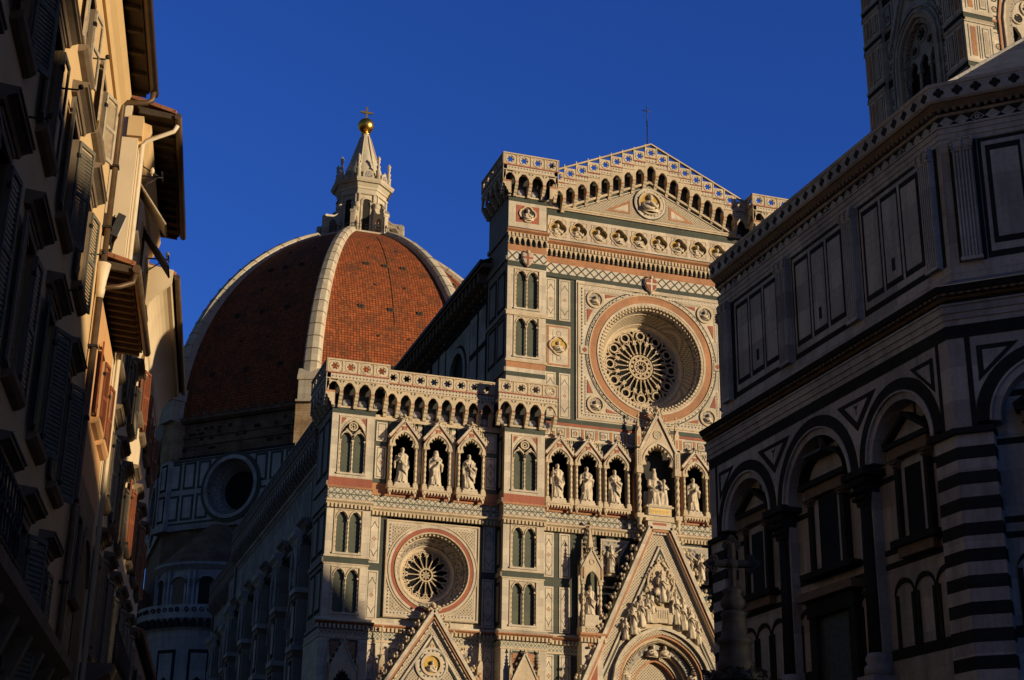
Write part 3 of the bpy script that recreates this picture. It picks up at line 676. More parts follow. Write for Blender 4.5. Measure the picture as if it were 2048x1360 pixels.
    b.bx(-A_IN, cx-3.1, W+0.1, 4, 18, 24.4, 'green'); b.bx(cx+3.1, -B_OUT, W+0.1, 4, 18, 24.4, 'green')
    b.bx(-A_IN, -B_OUT, W+0.3, 4, 31.1, 33, 'niche')
    bx = lambda z0, z1, mt, y=W, y2=W+0.3: b.bx(-A_IN, -B_OUT, y, y2, z0, z1, mt)
    bx(0, 16.42, 'white'); bx(16.42, 16.55, 'cream', W-0.05); bx(16.55, 17.15, 'loz'); cornice(b, -A_IN, -B_OUT, 17.22, 17.50, W, 0.28, 'pink', 0.26)
    bx(17.15, 17.22, 'cream'); bx(17.50, 17.66, 'white'); bx(17.66, 24.45, 'green', W+0.02, W+0.1) if False else None
    bx(24.45, 24.62, 'green'); cornice(b, -A_IN, -B_OUT, 24.62, 24.98, W, 0.30, 'cream', 0.24); bx(24.98, 25.08, 'pink', W-0.05); bx(25.08, 25.80, 'hex'); bx(25.80, 25.95, 'pink', W-0.08); bx(25.95, 26.60, 'pink', W-0.02)
    bx(30.86, 31.2, 'cream', W-0.08)
    # square field of the rose
    b.holed(cx-3.12, cx+3.12, 18.03, 24.28, cx, cz, lambda a: 2.46, W, W+0.30, 'white', 64)
    for q in (-1, 1):
        for h in (-1, 1):
            pts = [(cx+q*2.72, cz+h*2.72), (cx+q*1.45, cz+h*2.72)]+[(cx+q*3.02*cos(a), cz+h*3.02*sin(a)) for a in [radians(x) for x in (62, 54, 45, 36, 28)]]+[(cx+q*2.72, cz+h*1.45)]
            b.prism(pts, W-0.012, W+0.1, 'mosaic')
            b.ring(cx+q*2.36, cz+h*2.36, 0.10, 0.17, W-0.03, W, 'cream', n=10)
    for q in (-1, 1):
        b.bx(cx+q*3.12, cx+q*3.02, W-0.06, W, 18.03, 24.28, 'cream'); b.bx(cx+q*2.92, cx+q*2.80, W-0.014, W, 18.30, 24.0, 'dots')
        b.bx(cx-3.12, cx+3.12, W-0.065, W, cz+q*3.12, cz+q*3.02, 'cream'); b.bx(cx-2.8, cx+2.8, W-0.016, W, cz+q*2.92, cz+q*2.80, 'dots')
    for r0, r1, mt, o in ((2.98, 3.08, 'cream', 0.05), (2.42, 2.50, 'cream', 0.08), (2.50, 2.77, 'red', 0.03), (2.77, 2.92, 'white', 0.06)): b.ring(cx, cz, r0, r1, W-o, W+0.02, mt, n=64)
    if vis:
        for i in range(64):
            a = 2*pi*i/64; b.ball((cx+2.42*cos(a), W-0.0, cz+2.42*sin(a)), 0.05, 'cream', 5, 4)
    for u0, u1, z0, z1 in ((-19.87, -19.12, 17.8, 20.92), (-19.87, -19.12, 21.40, 24.52), (-12.20, -11.40, 17.8, 20.92), (-12.20, -11.40, 21.40, 24.52)): long_panel(b, u0, u1, z0, z1, W+0.10)
    if vis:
        for u0, u1, z0, z1 in ((-19.85, -19.1, 14.0, 16.38), (-12.2, -11.4, 14.0, 16.38)): long_panel(b, u0, u1, z0, z1, W)
        for u0, u1 in ((-19.70, -18.98), (-12.22, -11.45)):
            b.bx(u0-0.1, u1+0.1, W-0.0, W+0.3, 26.6, 30.86, 'dgreen'); long_panel(b, u0, u1, 29.42, 30.72, W, False); long_panel(b, u0, u1, 26.90, 29.08, W)
        for c in (-16.76, -14.45):
            b.bx(c-0.28, c+0.28, W, W+0.3, 26.6, 30.86, 'dgreen'); b.bx(c-0.14, c+0.14, W-0.02, W, 26.8, 30.7, 'white')
        for c in (-17.92, -15.62, -13.31):
            for q in (-1, 1): b.bx(c+q*0.9, c+q*1.02, W, W+0.3, 26.6, 30.86, 'white')
            b.bx(c-0.95, c+0.95, W, W+0.3, 29.9, 30.86, 'dgreen')
    b.build('aisle_wall', duomo)
    b = MB(m); b.fr = (0, W, 0, -sg, 0, 0, 1); gallery(b, -A_IN+0.70, -B_OUT-0.66, 8, 34.2, 0.60); b.build('parapet_gallery', duomo)
    rose(cx, cz, 2.44, 1.66, W+0.05, 1.45, 16, m, False)
    # side strips of the nave wall
    b = MB(m)
    b.bx(-B_IN, -5.72, W+0.10, W+0.3, 32.2, 42.9, 'green')
    for u0, u1 in ((-8.0, -7.22), (-6.98, -6.15)):
        long_panel(b, u0, u1, 39.62, 42.74, W+0.10); long_panel(b, u0, u1, 32.45, 35.72, W+0.10)
    b.bx(-7.98, -6.15, W, W+0.1, 36.12, 39.22, 'white')
    for g, mt in ((0.08, 'pink'), (0.20, 'white')): b.holed(-7.98+g, -6.15-g, 36.12+g, 39.22-g, -7.06, 37.67, lambda a, g=g: (1.20-g*0.2), W-0.06+g*0.2, W, mt, 8) if False else b.bx(-7.98+g, -6.15-g, W-0.03-g*0.1, W, 36.12+g, 39.22-g, mt)
    cx2, cz2 = -7.06, 37.67
    for q in (-1, 1): b.bx(cx2-0.42, cx2+0.42, W-0.07, W-0.04, cz2+q*0.62, cz2+q*1.16, 'white'); b.ring(cx2, cz2+q*0.9, 0.16, 0.19, W-0.075, W, 'green', n=8)
    b.ring(cx2, cz2, 0.50, 0.60, W-0.16, W, 'cream', n=48, rf=lambda a: 1+0.20*abs(cos(2*a)))
    b.disc(cx2, cz2, 0.52, W-0.08, W, 'gold', 24)
    b.build('upper_panels', duomo); b = MB(m)
    b.bx(-B_IN, -6.1, W+0.10, W+0.3, 16.9, 24.5, 'green')
    for u0, u1 in ((-7.98, -7.30), (-6.90, -6.14)):
        long_panel(b, u0, u1, 21.42, 24.40, W+0.10); long_panel(b, u0, u1, 17.80, 20.80, W+0.10)
        long_panel(b, u0, u1, 13.6, 16.36, W)
    b.build('lower_panels', duomo)
    if vis or True:
        b = MB(m); bust(b, -7.06, W-0.07, 37.60, 0.78, 3); b.build('bust', duomo)

def bust(b, c, y, z, s, k):
    """half-length carved saint for the quatrefoils"""
    r = random.Random(k)
    dx = r.uniform(-0.06, 0.06)*s
    b.ball((c+dx, y-0.10, z+0.30*s), (0.135*s, 0.14*s, 0.175*s), 'figure', 9, 7); b.ball((c+dx, y-0.05, z+0.34*s), (0.17*s, 0.10*s, 0.19*s), 'figure', 8, 6)
    n = 18; vs = []; prof = [(0.50, -0.55), (0.52, -0.30), (0.44, -0.02), (0.20, 0.12), (0.09, 0.20)]
    for q, h in prof:
        for i in range(n):
            a = 2*pi*i/n; m = 1+0.09*cos(6*a+k)+0.06*cos(11*a+5*h+k); vs.append((c+s*q*m*cos(a), y+0.02+s*q*m*0.42*sin(a), z+s*h))
    b.add(vs, [(j*n+i, j*n+(i+1) % n, (j+1)*n+(i+1) % n, (j+1)*n+i) for j in range(4) for i in range(n)], 'figure', True)
    q = r.choice((-1, 1))
    b.tube([(c+q*0.40*s, y-0.05, z-0.05*s), (c+q*0.30*s, y-0.24*s, z-0.30*s), (c-q*0.12*s, y-0.32*s, z-0.08*s)], [0.11*s, 0.11*s, 0.06*s], 'figure', 7)
    b.tube([(c-q*0.42*s, y-0.02, z-0.10*s), (c-q*0.36*s, y-0.22*s, z-0.42*s), (c+q*0.15*s, y-0.28*s, z-0.40*s)], [0.11*s, 0.11*s, 0.06*s], 'figure', 7)
    if r.random() < 0.6: b.bx(c-q*0.30*s, c-q*0.02*s, y-0.34*s, y-0.24*s, z-0.38*s, z-0.02*s, 'figure')

def rose(cx, cz, rim, rt, y, depth, n, m, big):
    """round window: splayed inlaid reveal, tracery wheel, dark glass"""
    b = MB(m)
    k = 72
    prof = [(rim, 0.0), (rim-0.04, 0.10), (rim-0.14, 0.16), (lerp(rim, rt, 0.22), depth*0.30), (lerp(rim, rt, 0.72), depth*0.80), (rt+0.14, depth*0.86), (rt+0.10, depth*0.95), (rt, depth)]
    mats = ['cream', 'white', 'mosaicd', 'mosaic' if big else 'mosaicd', 'cream', 'white', 'cream']
    for i in range(len(prof)-1):
        (r0, d0), (r1, d1) = prof[i], prof[i+1]; vs = []
        for r, d in ((r0, d0), (r1, d1), ):
            vs += [(cx+r*cos(2*pi*j/k), y+d, cz+r*sin(2*pi*j/k)) for j in range(k)]
        b.add(vs, [(j, (j+1) % k, k+(j+1) % k, k+j) for j in range(k)], mats[i], False)
    for q in (0.22, 0.72):
        r = lerp(rim, rt, q); d = lerp(depth*0.30, depth*0.80, (q-0.22)/0.5)
        b.ring(cx, cz, r-0.07, r, y+d-0.03, y+d+0.05, 'cream', n=k)
    for i in range(int(22*rim)):
        a = 2*pi*i/int(22*rim); b.bx(cx+(rim-0.10)*cos(a)-0.06, cx+(rim-0.10)*cos(a)+0.06, y+0.0, y+0.12, cz+(rim-0.10)*sin(a)-0.06, cz+(rim-0.10)*sin(a)+0.06, 'cream')
    o = b.build('rose_window', duomo)
    t = MB(m); y0, y1 = y+depth-0.02, y+depth+0.17; s = rt/2.92
    P = lambda r, a: (cx+r*cos(a), cz+r*sin(a))
    t.ring(cx, cz, rt-0.13*s, rt+0.02, y0, y1, 'cream', n=72)
    st = pi/n
    if big:
        t.ring(cx, cz, 0.84, 0.93, y0, y1, 'cream', n=48); t.ring(cx, cz, 0.44, 0.53, y0-0.04, y1, 'cream', n=36)
        for i in range(12): t.bar(P(0.20, i*pi/6), P(0.45, i*pi/6), 0.055, y0+0.03, y1, 'cream'); t.disc(*P(0.22, i*pi/6), 0.045, y0+0.02, y1, 'cream', 6)
        for i in range(12):
            a = i*pi/6+pi/12; c = P(0.685, a); t.ring(c[0], c[1], 0.105, 0.16, y0+0.02, y1, 'cream', n=12)
            t.bar(P(0.52, i*pi/6), P(0.86, i*pi/6), 0.05, y0+0.03, y1, 'cream')
        for i in range(12):
            a = pi/2+i*pi/6
            c = P(2.40, a); t.ring(c[0], c[1], 0.25, 0.345, y0, y1, 'cream', n=20)                         # quatrefoil eye
            for q in range(4): e = P(0.30, a+pi/4+q*pi/2); t.disc(c[0]+e[0]-cx, c[1]+e[1]-cz, 0.085, y0+0.05, y1, 'cream', 8)
            for sd in (-1, 1):
                for q in range(4, 10):                                                                    # big petal
                    f0, f1 = q/10, (q+1)/10; g = lambda f: (lerp(0.98, 2.86, f), a+sd*(pi/12)*(min(1, 0.35+f*1.05) if f < 0.62 else sqrt(max(0, 1-((f-0.62)/0.38)**2))))
                    t.bar(P(*g(f0)), P(*g(f1)), 0.085, y0-0.02, y1, 'cream')
                for q in range(6):                                                                        # lancet heads
                    f0, f1 = q/6, (q+1)/6; g = lambda f: (lerp(1.75, 2.10, f), a+sd*(pi/12)*(0.5+0.48*cos(f*pi)) if False else a+sd*(pi/24+pi/24*0.92*cos(pi*(1-f)/2+pi*0.0)*(1 if True else 1)))
                    t.bar(P(lerp(1.70, 2.08, sin(f0*pi/2)), a+sd*pi/12*(1-0.50*f0)*0.96), P(lerp(1.70, 2.08, sin(f1*pi/2)), a+sd*pi/12*(1-0.50*f1)*0.96), 0.05, y0+0.03, y1, 'cream')
                    t.bar(P(lerp(1.70, 2.08, sin(f0*pi/2)), a+sd*pi/12*0.50*f0), P(lerp(1.70, 2.08, sin(f1*pi/2)), a+sd*pi/12*0.50*f1), 0.05, y0+0.03, y1, 'cream')
            t.bar(P(0.98, a), P(2.08, a), 0.058, y0+0.02, y1, 'cream'); t.disc(*P(1.72, a), 0.06, y0-0.02, y1, 'cream', 8); t.disc(*P(1.06, a), 0.055, y0-0.02, y1, 'cream', 8)
            t.bar(P(0.98, a+pi/12), P(1.95, a+pi/12), 0.065, y0, y1, 'cream'); t.disc(*P(1.08, a+pi/12), 0.07, y0-0.02, y1, 'cream', 8)
            c = P(2.66, a+pi/12); t.ring(c[0], c[1], 0.12, 0.19, y0+0.02, y1, 'cream', n=12)
            for q in range(3): e = P(0.15, a+pi/12+q*2.094+pi); t.disc(c[0]+e[0]-cx, c[1]+e[1]-cz, 0.05, y0+0.05, y1, 'cream', 6)
            for sd in (-1, 1): t.bar(P(2.30, a+pi/12), P(2.80, a+pi/12+sd*0.085), 0.07, y0+0.03, y1, 'cream')
    else:
        t.ring(cx, cz, 0.36, 0.46, y0-0.03, y1, 'cream', n=32)
        for i in range(8):
            t.bar(P(0, 0), P(0.38, i*pi/4), 0.035, y0+0.04, y1, 'cream'); t.bar(P(0.30, i*pi/4), P(0.30, (i+3)*pi/4), 0.03, y0+0.05, y1, 'cream')
        for i in range(n):
            a = i*2*pi/n+pi/2
            t.bar(P(0.46, a), P(1.20, a), 0.05, y0, y1, 'cream'); t.disc(*P(1.16, a), 0.055, y0-0.02, y1, 'cream', 8); t.disc(*P(0.54, a), 0.05, y0-0.02, y1, 'cream', 8)
            for sd in (-1, 1):
                for q in range(6):
                    f0, f1 = q/6, (q+1)/6
                    t.bar(P(lerp(1.16, 1.53, sin(f0*pi/2)), a+st+sd*st*(1-f0)), P(lerp(1.16, 1.53, sin(f1*pi/2)), a+st+sd*st*(1-f1)), 0.065, y0, y1, 'cream')
                t.disc(*P(1.27, a+st+sd*st*0.55), 0.045, y0+0.05, y1, 'cream', 6)
            t.holed_c = None
            c = P(1.50, a); t.ring(c[0], c[1], 0.055, 0.115, y0+0.02, y1, 'cream', n=10)
            for sd in (-1, 1): t.bar(P(1.42, a+sd*0.02), P(1.60, a+sd*0.12), 0.06, y0+0.03, y1, 'cream')
    t.build('tracery', o)
    g = MB(m); g.disc(cx, cz, rt, y1-0.04, y1+0.3, 'glass', 40); g.build('pane', o)

for sg in (-1, 1): half(sg)

# ---- nave wall, common bands
b = MB()
H = lambda z0, z1, mt, y=W, y2=W+0.3: b.bx(-B_IN, B_IN, y, y2, z0, z1, mt)
for q in (-1, 1):
    b.bx(q*4.3, q*B_IN, W, W+0.3, 16.42, 16.55, 'cream'); b.bx(q*4.3, q*B_IN, W+0.02, W+0.3, 16.55, 17.10, 'loz')
    b.bx(q*B_IN, q*4.3, W-0.05, W+0.3, 17.5, 17.7, 'white'); b.bx(q*4.3, q*B_IN, W+0.05, W+0.3, 0, 16.42, 'green')
cornice(b, -B_IN, -4.3, 17.16, 17.50, W, 0.30, 'pink', 0.26); cornice(b, 4.3, B_IN, 17.16, 17.50, W, 0.30, 'pink', 0.26)
for q in (-1, 1):
    b.bx(q*4.25, q*1.75, W+0.08, W+0.3, 21.6, 24.5, 'green'); b.bx(q*6.1, q*3.55, W+0.08, W+0.3, 17.7, 24.5, 'green')
    b.prism([(q*3.95, 21.75), (q*3.95, 24.3), (q*1.85, 24.3), (q*3.35, 21.75)], W+0.02, W+0.1, 'white')
    b.prism([(q*3.82, 21.9), (q*3.82, 24.17), (q*2.08, 24.17), (q*3.35, 21.9)], W-0.0, W+0.1, 'mosaicd')
    for z in (20.55, 21.0): b.bx(q*4.3, q*3.0, W+0.03, W+0.2, z, z+0.12, 'white')
H(24.44, 24.62, 'green'); cornice(b, -B_IN, B_IN, 24.62, 24.98, W, 0.30, 'cream', 0.24); H(24.98, 25.08, 'pink', W-0.05); H(25.08, 25.80, 'hex'); H(25.80, 25.95, 'pink', W-0.10); H(25.95, 26.35, 'pink', W-0.02)
NX = (-7.10, -5.02, -2.93, 2.93, 5.02, 7.10)
for c in NX:
    for q in (-1, 1): b.bx(c+q*0.86, c+q*1.0, W, W+0.3, 26.3, 30.9, 'white')
    b.bx(c-0.95, c+0.95, W, W+0.3, 29.9, 30.9, 'dgreen')
for c in (-8.2, -6.06, -3.97, 3.97, 6.06, 8.2): b.bx(c-0.1, c+0.1, W+0.02, W+0.3, 26.3, 30.9, 'dgreen'); b.bx(c-0.05, c+0.05, W-0.0, W+0.1, 26.5, 30.7, 'white')
for q in (-1, 1): b.bx(q*1.95, q*1.5, W, W+0.3, 26.3, 30.9, 'dgreen')
H(30.90, 31.93, 'white'); H(31.93, 32.10, 'red', W-0.06); H(32.10, 32.45, 'green'); b.bx(-B_IN, B_IN, W-0.03, W, 30.92, 31.0, 'cream')
for i in range(16):
    c = -7.9+i*1.053
    if abs(c) < 1.3: continue
    if i % 1 == 0:
        b.bx(c-0.30, c+0.30, W-0.02, W, 31.14, 31.74, 'green'); b.bx(c-0.25, c+0.25, W-0.03, W, 31.19, 31.69, 'white'); b.ring(c, 31.44, 0.12, 0.19, W-0.05, W, 'mosaic', n=12); b.ring(c, 31.44, 0.06, 0.10, W-0.05, W, 'pink', n=8)
        b.bx(c+0.44, c+0.62, W-0.02, W, 31.08, 31.80, 'pink')
H(42.85, 43.16, 'green', W+0.0); H(43.16, 43.90, 'lattice', W-0.01); H(43.90, 44.46, 'pink', W-0.0)
H(44.46, 45.1, 'green', W-0.0, W+0.3); frieze_arches(b, -B_IN, B_IN, 44.48, 45.10, W, 0.22); cornice(b, -B_IN, B_IN, 45.10, 45.55, W, 0.36, 'pink', 0.26, dm='cream'); H(45.55, 45.80, 'green', W-0.02)
H(47.62, 48.12, 'green', W-0.02); H(48.10, 48.22, 'cream', W-0.16)
# square around the great rose
cx, cz = ROSE
b.holed(-5.72, 5.72, 32.45, 42.85, cx, cz, lambda a: 3.84, W, W+0.3, 'white', 96)
for q in (-1, 1):
    b.bx(q*5.60, q*5.48, W-0.06, W, 32.6, 42.7, 'cream'); b.bx(q*5.35, q*5.20, W-0.02, W, 32.9, 42.4, 'tooth')
    b.bx(-5.6, 5.6, W-0.065, W, cz+q*5.06, cz+q*4.95, 'cream'); b.bx(-5.2, 5.2, W-0.022, W, cz+q*4.85, cz+q*4.70, 'tooth')
    for h in (-1, 1):
        mx_, mz = cx+q*4.28, cz+h*3.92
        b.ring(mx_, mz, 0.50, 0.66, W-0.10, W, 'cream', n=28); b.disc(mx_, mz, 0.52, W-0.015, W, 'mosaicd', 20)
        b.prism([(cx+q*5.1, cz+h*4.6), (cx+q*5.1, cz+h*1.9), (cx+q*4.98, cz+h*1.9), (cx+q*4.98, cz+h*4.48), (cx+q*2.4, cz+h*4.48), (cx+q*2.4, cz+h*4.6)], W-0.018, W, 'mosaic')
        b.prism([(cx+q*4.9, cz+h*2.15), (cx+q*4.9, cz+h*3.15), (cx+q*4.48, cz+h*3.1)], W-0.03, W, 'red'); b.prism([(cx+q*2.6, cz+h*4.42), (cx+q*3.5, cz+h*4.42), (cx+q*3.5, cz+h*4.12)], W-0.03, W, 'red')
for r0, r1, mt, o in ((5.0, 5.08, 'green', 0.015), (4.84, 4.92, 'tooth', 0.04), (4.72, 4.80, 'cream', 0.10), (4.18, 4.72, 'pink', 0.04), (4.05, 4.18, 'white', 0.09), (3.84, 4.05, 'cream', 0.06)): b.ring(cx, cz, r0, r1, W-o, W+0.02, mt, n=96)
for i in range(90):
    a = 2*pi*i/90; b.bx(cx+3.90*cos(a)-0.07, cx+3.90*cos(a)+0.07, W-0.12, W, cz+3.90*sin(a)-0.07, cz+3.90*sin(a)+0.07, 'cream')
    a += 0.02; b.bx(cx+4.96*cos(a)-0.04, cx+4.96*cos(a)+0.04, W-0.05, W, cz+4.96*sin(a)-0.04, cz+4.96*sin(a)+0.04, 'cream') if i % 1 == 0 and abs(cos(a)) < 0.99 and 4.96*abs(sin(a)) < 4.7 else None
for q in (-1, 1): b.prism([(cx+q*5.12-0.2, cz), (cx+q*5.12, cz-0.2), (cx+q*5.12+0.2, cz), (cx+q*5.12, cz+0.2)], W-0.13, W, 'red'); b.bx(cx+q*5.45, cx+q*4.85, W-0.11, W, cz-0.3, cz+0.3, 'white')
b.build('nave_wall', duomo)
rose(cx, cz, 3.82, 2.92, W+0.05, 1.9, 12, ID, True)
for q in (-1, 1):
    for h in (-1, 1):
        b = MB(); c, z = cx+q*4.28, cz+h*3.92; bust(b, c, W-0.06, z-0.05, 0.62, q+3*h); b.build('roundel_bust', duomo)

# ---- busts in quatrefoils
for i in range(10):
    c = -7.10+1.578*i; b = MB()
    b.holed(c-0.789, c+0.789, 45.80, 47.62, c, 46.68, lambda t: 0.53*(1+0.22*abs(cos(2*t))), W, W+0.30, 'white', 48)
    for q in (-1, 1): b.bx(c+q*0.62, c+q*0.58, W-0.012, W, 46.0, 47.36, 'pink'); b.bx(c-0.62, c+0.62, W-0.014, W, 46.68+q*0.68, 46.68+q*0.64, 'pink')
    b.ring(c, 46.68, 0.515, 0.59, W-0.05, W+0.04, 'cream', n=48, rf=lambda t: (1+0.22*abs(cos(2*t))))
    o = b.build('quatrefoil_panel', duomo)
    b = MB(); bust(b, c, W+0.20, 46.62, 0.92, i+11); b.build('bust', o)
for q in (-1, 1):
    c = q*9.78; b = MB(); b.bx(c-0.85, c+0.85, -0.02, 0.05, 46.2, 47.5, 'red')
    b.ring(c, 46.86, 0.44, 0.54, -0.10, 0.04, 'cream', n=48, rf=lambda t: (1+0.22*abs(cos(2*t)))); b.disc(c, 46.86, 0.46, -0.035, 0, 'niche', 24)
    o = b.build('quatrefoil_panel', duomo); b = MB(); bust(b, c, -0.06, 46.80, 0.80, 40+q); b.build('bust', o)

# ---- pediment and raking gallery
b = MB()
b.prism([(-6.75, 48.22), (6.75, 48.22), (0, 51.35)], W-0.10, W, 'green')
b.prism([(-5.6, 48.42), (5.6, 48.42), (0, 51.0)], W-0.14, W, 'mosaic')
for q in (-1, 1):
    b.bar((q*6.9, 48.22), (0, 51.42), 0.16, W-0.30, W, 'cream'); b.bar((q*5.95, 48.36), (0, 51.10), 0.07, W-0.17, W, 'white')
    b.prism([(q*3.55, 48.62), (q*1.55, 48.62), (q*1.55, 49.75)], W-0.16, W, 'pink'); b.prism([(q*2.95, 48.76), (q*1.72, 48.76), (q*1.72, 49.42)], W-0.175, W, 'white')
b.bx(-6.8, 6.8, W-0.22, W, 48.22, 48.36, 'cream')
for r0, r1, mt, o in ((0, 1.30, 'green', 0.20), (1.10, 1.24, 'white', 0.26), (0.92, 1.10, 'tooth', 0.23), (0.80, 0.92, 'cream', 0.34)):
    (b.ring(0, 49.68, r0, r1, W-o, W, mt, n=40) if r0 else b.disc(0, 49.68, r1, W-o, W, mt, 40))
b.disc(0, 49.68, 0.8, W-0.21, W, 'gold', 28)
b.build('pediment', duomo)
b = MB(); bust(b, 0, W-0.26, 49.72, 1.35, 5); b.build('bust', duomo)
b = MB(); p = 0.913; ov = 0.60; f = W-ov
for k in range(-8, 9):
    c = k*p; zt = 54.17-abs(k)*0.403-0.02; a = c-p/2; e = c+p/2; sgn = 1 if k > 0 else -1
    b.holed(a+0.02, e-0.02, zt-0.86, zt-0.04, c, zt-0.45, lambda t: 0.215*(1+0.24*cos(6*t)), f, f+0.12, 'cream', 36)
    b.ring(c, zt-0.45, 0.29, 0.36, f-0.03, f, 'white', n=20); b.bx(a-0.035, a+0.035, f-0.035, f+0.10, zt-0.86, zt+0.40-0.2*(k <= 0), 'cream')
    b.bx(a-0.02, e+0.02, f-0.05, f+0.25, zt-0.94, zt-0.86, 'red'); b.bx(a, e, f, f+0.25, zt-1.24, zt-0.94, 'dots'); b.bx(a-0.03, e+0.03, f-0.06, f+0.25, zt-1.30, zt-1.24, 'cream')
    b.bx(a, e, f+0.25, W+0.1, zt-1.40, zt-1.25, 'cream')
    us, zs = parch(a+0.10, e-0.10, zt-2.05, 0.56, 14); zs = [z-0.055*abs(sin(pi*3*j/14)) for j, z in enumerate(zs)]
    b.strip([a]+us+[e], [zt-2.15]+zs+[zt-2.15], [zt-1.30]*(len(us)+2), f, f+0.16, 'cream')
    b.disc(c, zt-2.62, 0.19, W-0.03, W, 'bwhite', 14); b.bx(a+0.14, e-0.14, W-0.02, W, zt-2.25, zt-2.10, 'green'); b.bx(a, e, W-0.012, W+0.1, zt-3.0, zt-1.3, 'niche')
    if k < 8:
        zc = max(zt, zt-0.403*sgn) if k != 0 else zt
        z0 = zt-2.05-(0.403 if k >= 0 else 0)*0.5-0.1
        b.bx(e-0.115, e+0.115, f-0.01, W, z0-0.05, z0+0.55, 'cream'); b.bx(e-0.12, e+0.12, f-0.015, W, z0-0.05, z0+0.08, 'pink')
        for j in range(4):
            z1 = z0-0.05-0.21*j; g = -ov*(1-0.20*j); b.prism_side(e-0.115, e+0.115, [(W+g, z1), (W+g-0.01, z1-0.09), (W+g*0.93, z1-0.16), (W+g*0.82, z1-0.21), (W, z1-0.21), (W, z1)], 'cream')
for q in (-1, 1):
    b.bar((q*7.75, 54.45-7.75*0.441-0.16), (0, 54.45-0.02), 0.10, f-0.06, f+0.16, 'cream')
    b.prism([(q*0.1, 54.40), (q*7.7, 54.40-7.6*0.441), (q*7.7, 54.36-7.6*0.441-0.16), (q*0.1, 54.2)], f+0.05, f+0.09, 'green')
b.build('raking_gallery', duomo)
b = MB(); b.tube([(0, W, 54.3), (0, W, 56.5)], [0.045, 0.035], 'iron', 6); b.ball((0, W, 54.62), 0.15, 'iron', 8, 6); b.tube([(0, W, 56.3), (0, W, 56.7)], 0.05, 'iron', 6)
b.tube([(0, W, 56.6), (0, W, 57.95)], 0.032, 'verd', 6); b.tube([(-0.36, W, 57.55), (0.36, W, 57.55)], 0.032, 'verd', 6)
for u, z in ((-0.36, 57.55), (0.36, 57.55), (0, 57.95)): b.ball((u, W, z), 0.05, 'verd', 6, 4)
b.build('cross', duomo)

# ---- shields
for c, z, y in ((0, 43.2, W-0.25), (-9.79, 43.35, -0.25), (9.79, 43.35, -0.25)):
    b = MB(); s_ = 0.52 if c == 0 else 0.46
    pts = [(-0.75, 0.8), (-0.35, 0.95), (0, 1.05), (0.35, 0.95), (0.75, 0.8), (0.85, 0.2), (0.6, -0.5), (0, -1.1), (-0.6, -0.5), (-0.85, 0.2)]
    b.prism([(c+u*s_*1.14, z+v*s_*1.14) for u, v in pts], y+0.04, y+0.26, 'cream'); b.prism([(c+u*s_, z+v*s_) for u, v in pts], y, y+0.2, 'white' if c else 'red')
    b.bx(c-0.07, c+0.07, y-0.02, y+0.1, z-1.02*s_, z+0.95*s_, 'red' if c else 'white'); b.bx(c-0.80*s_, c+0.80*s_, y-0.022, y+0.1, z+0.02, z+0.16, 'red' if c else 'white')
    b.ball((c, y, z+1.15*s_), (0.16, 0.12, 0.16), 'cream', 7, 5)
    b.build('shield', duomo)
# ---- niches and their statues
SL = {-17.92: ('marble saint with robe drawn across the chest, leftmost of the three aisle niches', dict(arms='one', swing=1, lean=0.8)),
      -15.62: ('veiled marble saint with joined hands, middle of the three aisle niches', dict(arms='pray', veil=True, beard=False, swing=-1)),
      -13.31: ('bearded marble saint with book, rightmost of the three aisle niches', dict(arms='chest', lean=-1, swing=1, book=True)),
      -7.10: ('marble saint holding a long staff in the niche beside the tall buttress', dict(arms='one', staff=True, swing=1)),
      -5.02: ('marble saint with arms crossed on the breast, second niche right of the tall buttress', dict(arms='cross', swing=-1, lean=1)),
      -2.93: ('slender marble saint looking down, in the niche directly left of the seated Madonna', dict(arms='chest', swing=1, lean=-0.6)),
      2.93: ('marble saint holding a book close, in the niche right of the seated Madonna', dict(arms='chest', swing=-1, book=True))}
for c in (-17.92, -15.62, -13.31, -7.10, -5.02, -2.93, 2.93, 5.02, 7.10):
    tabernacle(duomo, c, 26.38, 0.55)
    if c in SL:
        l, kw = SL[c]; robed('saint_statue', c, 1.02, 26.38, 2.45, l, **kw)

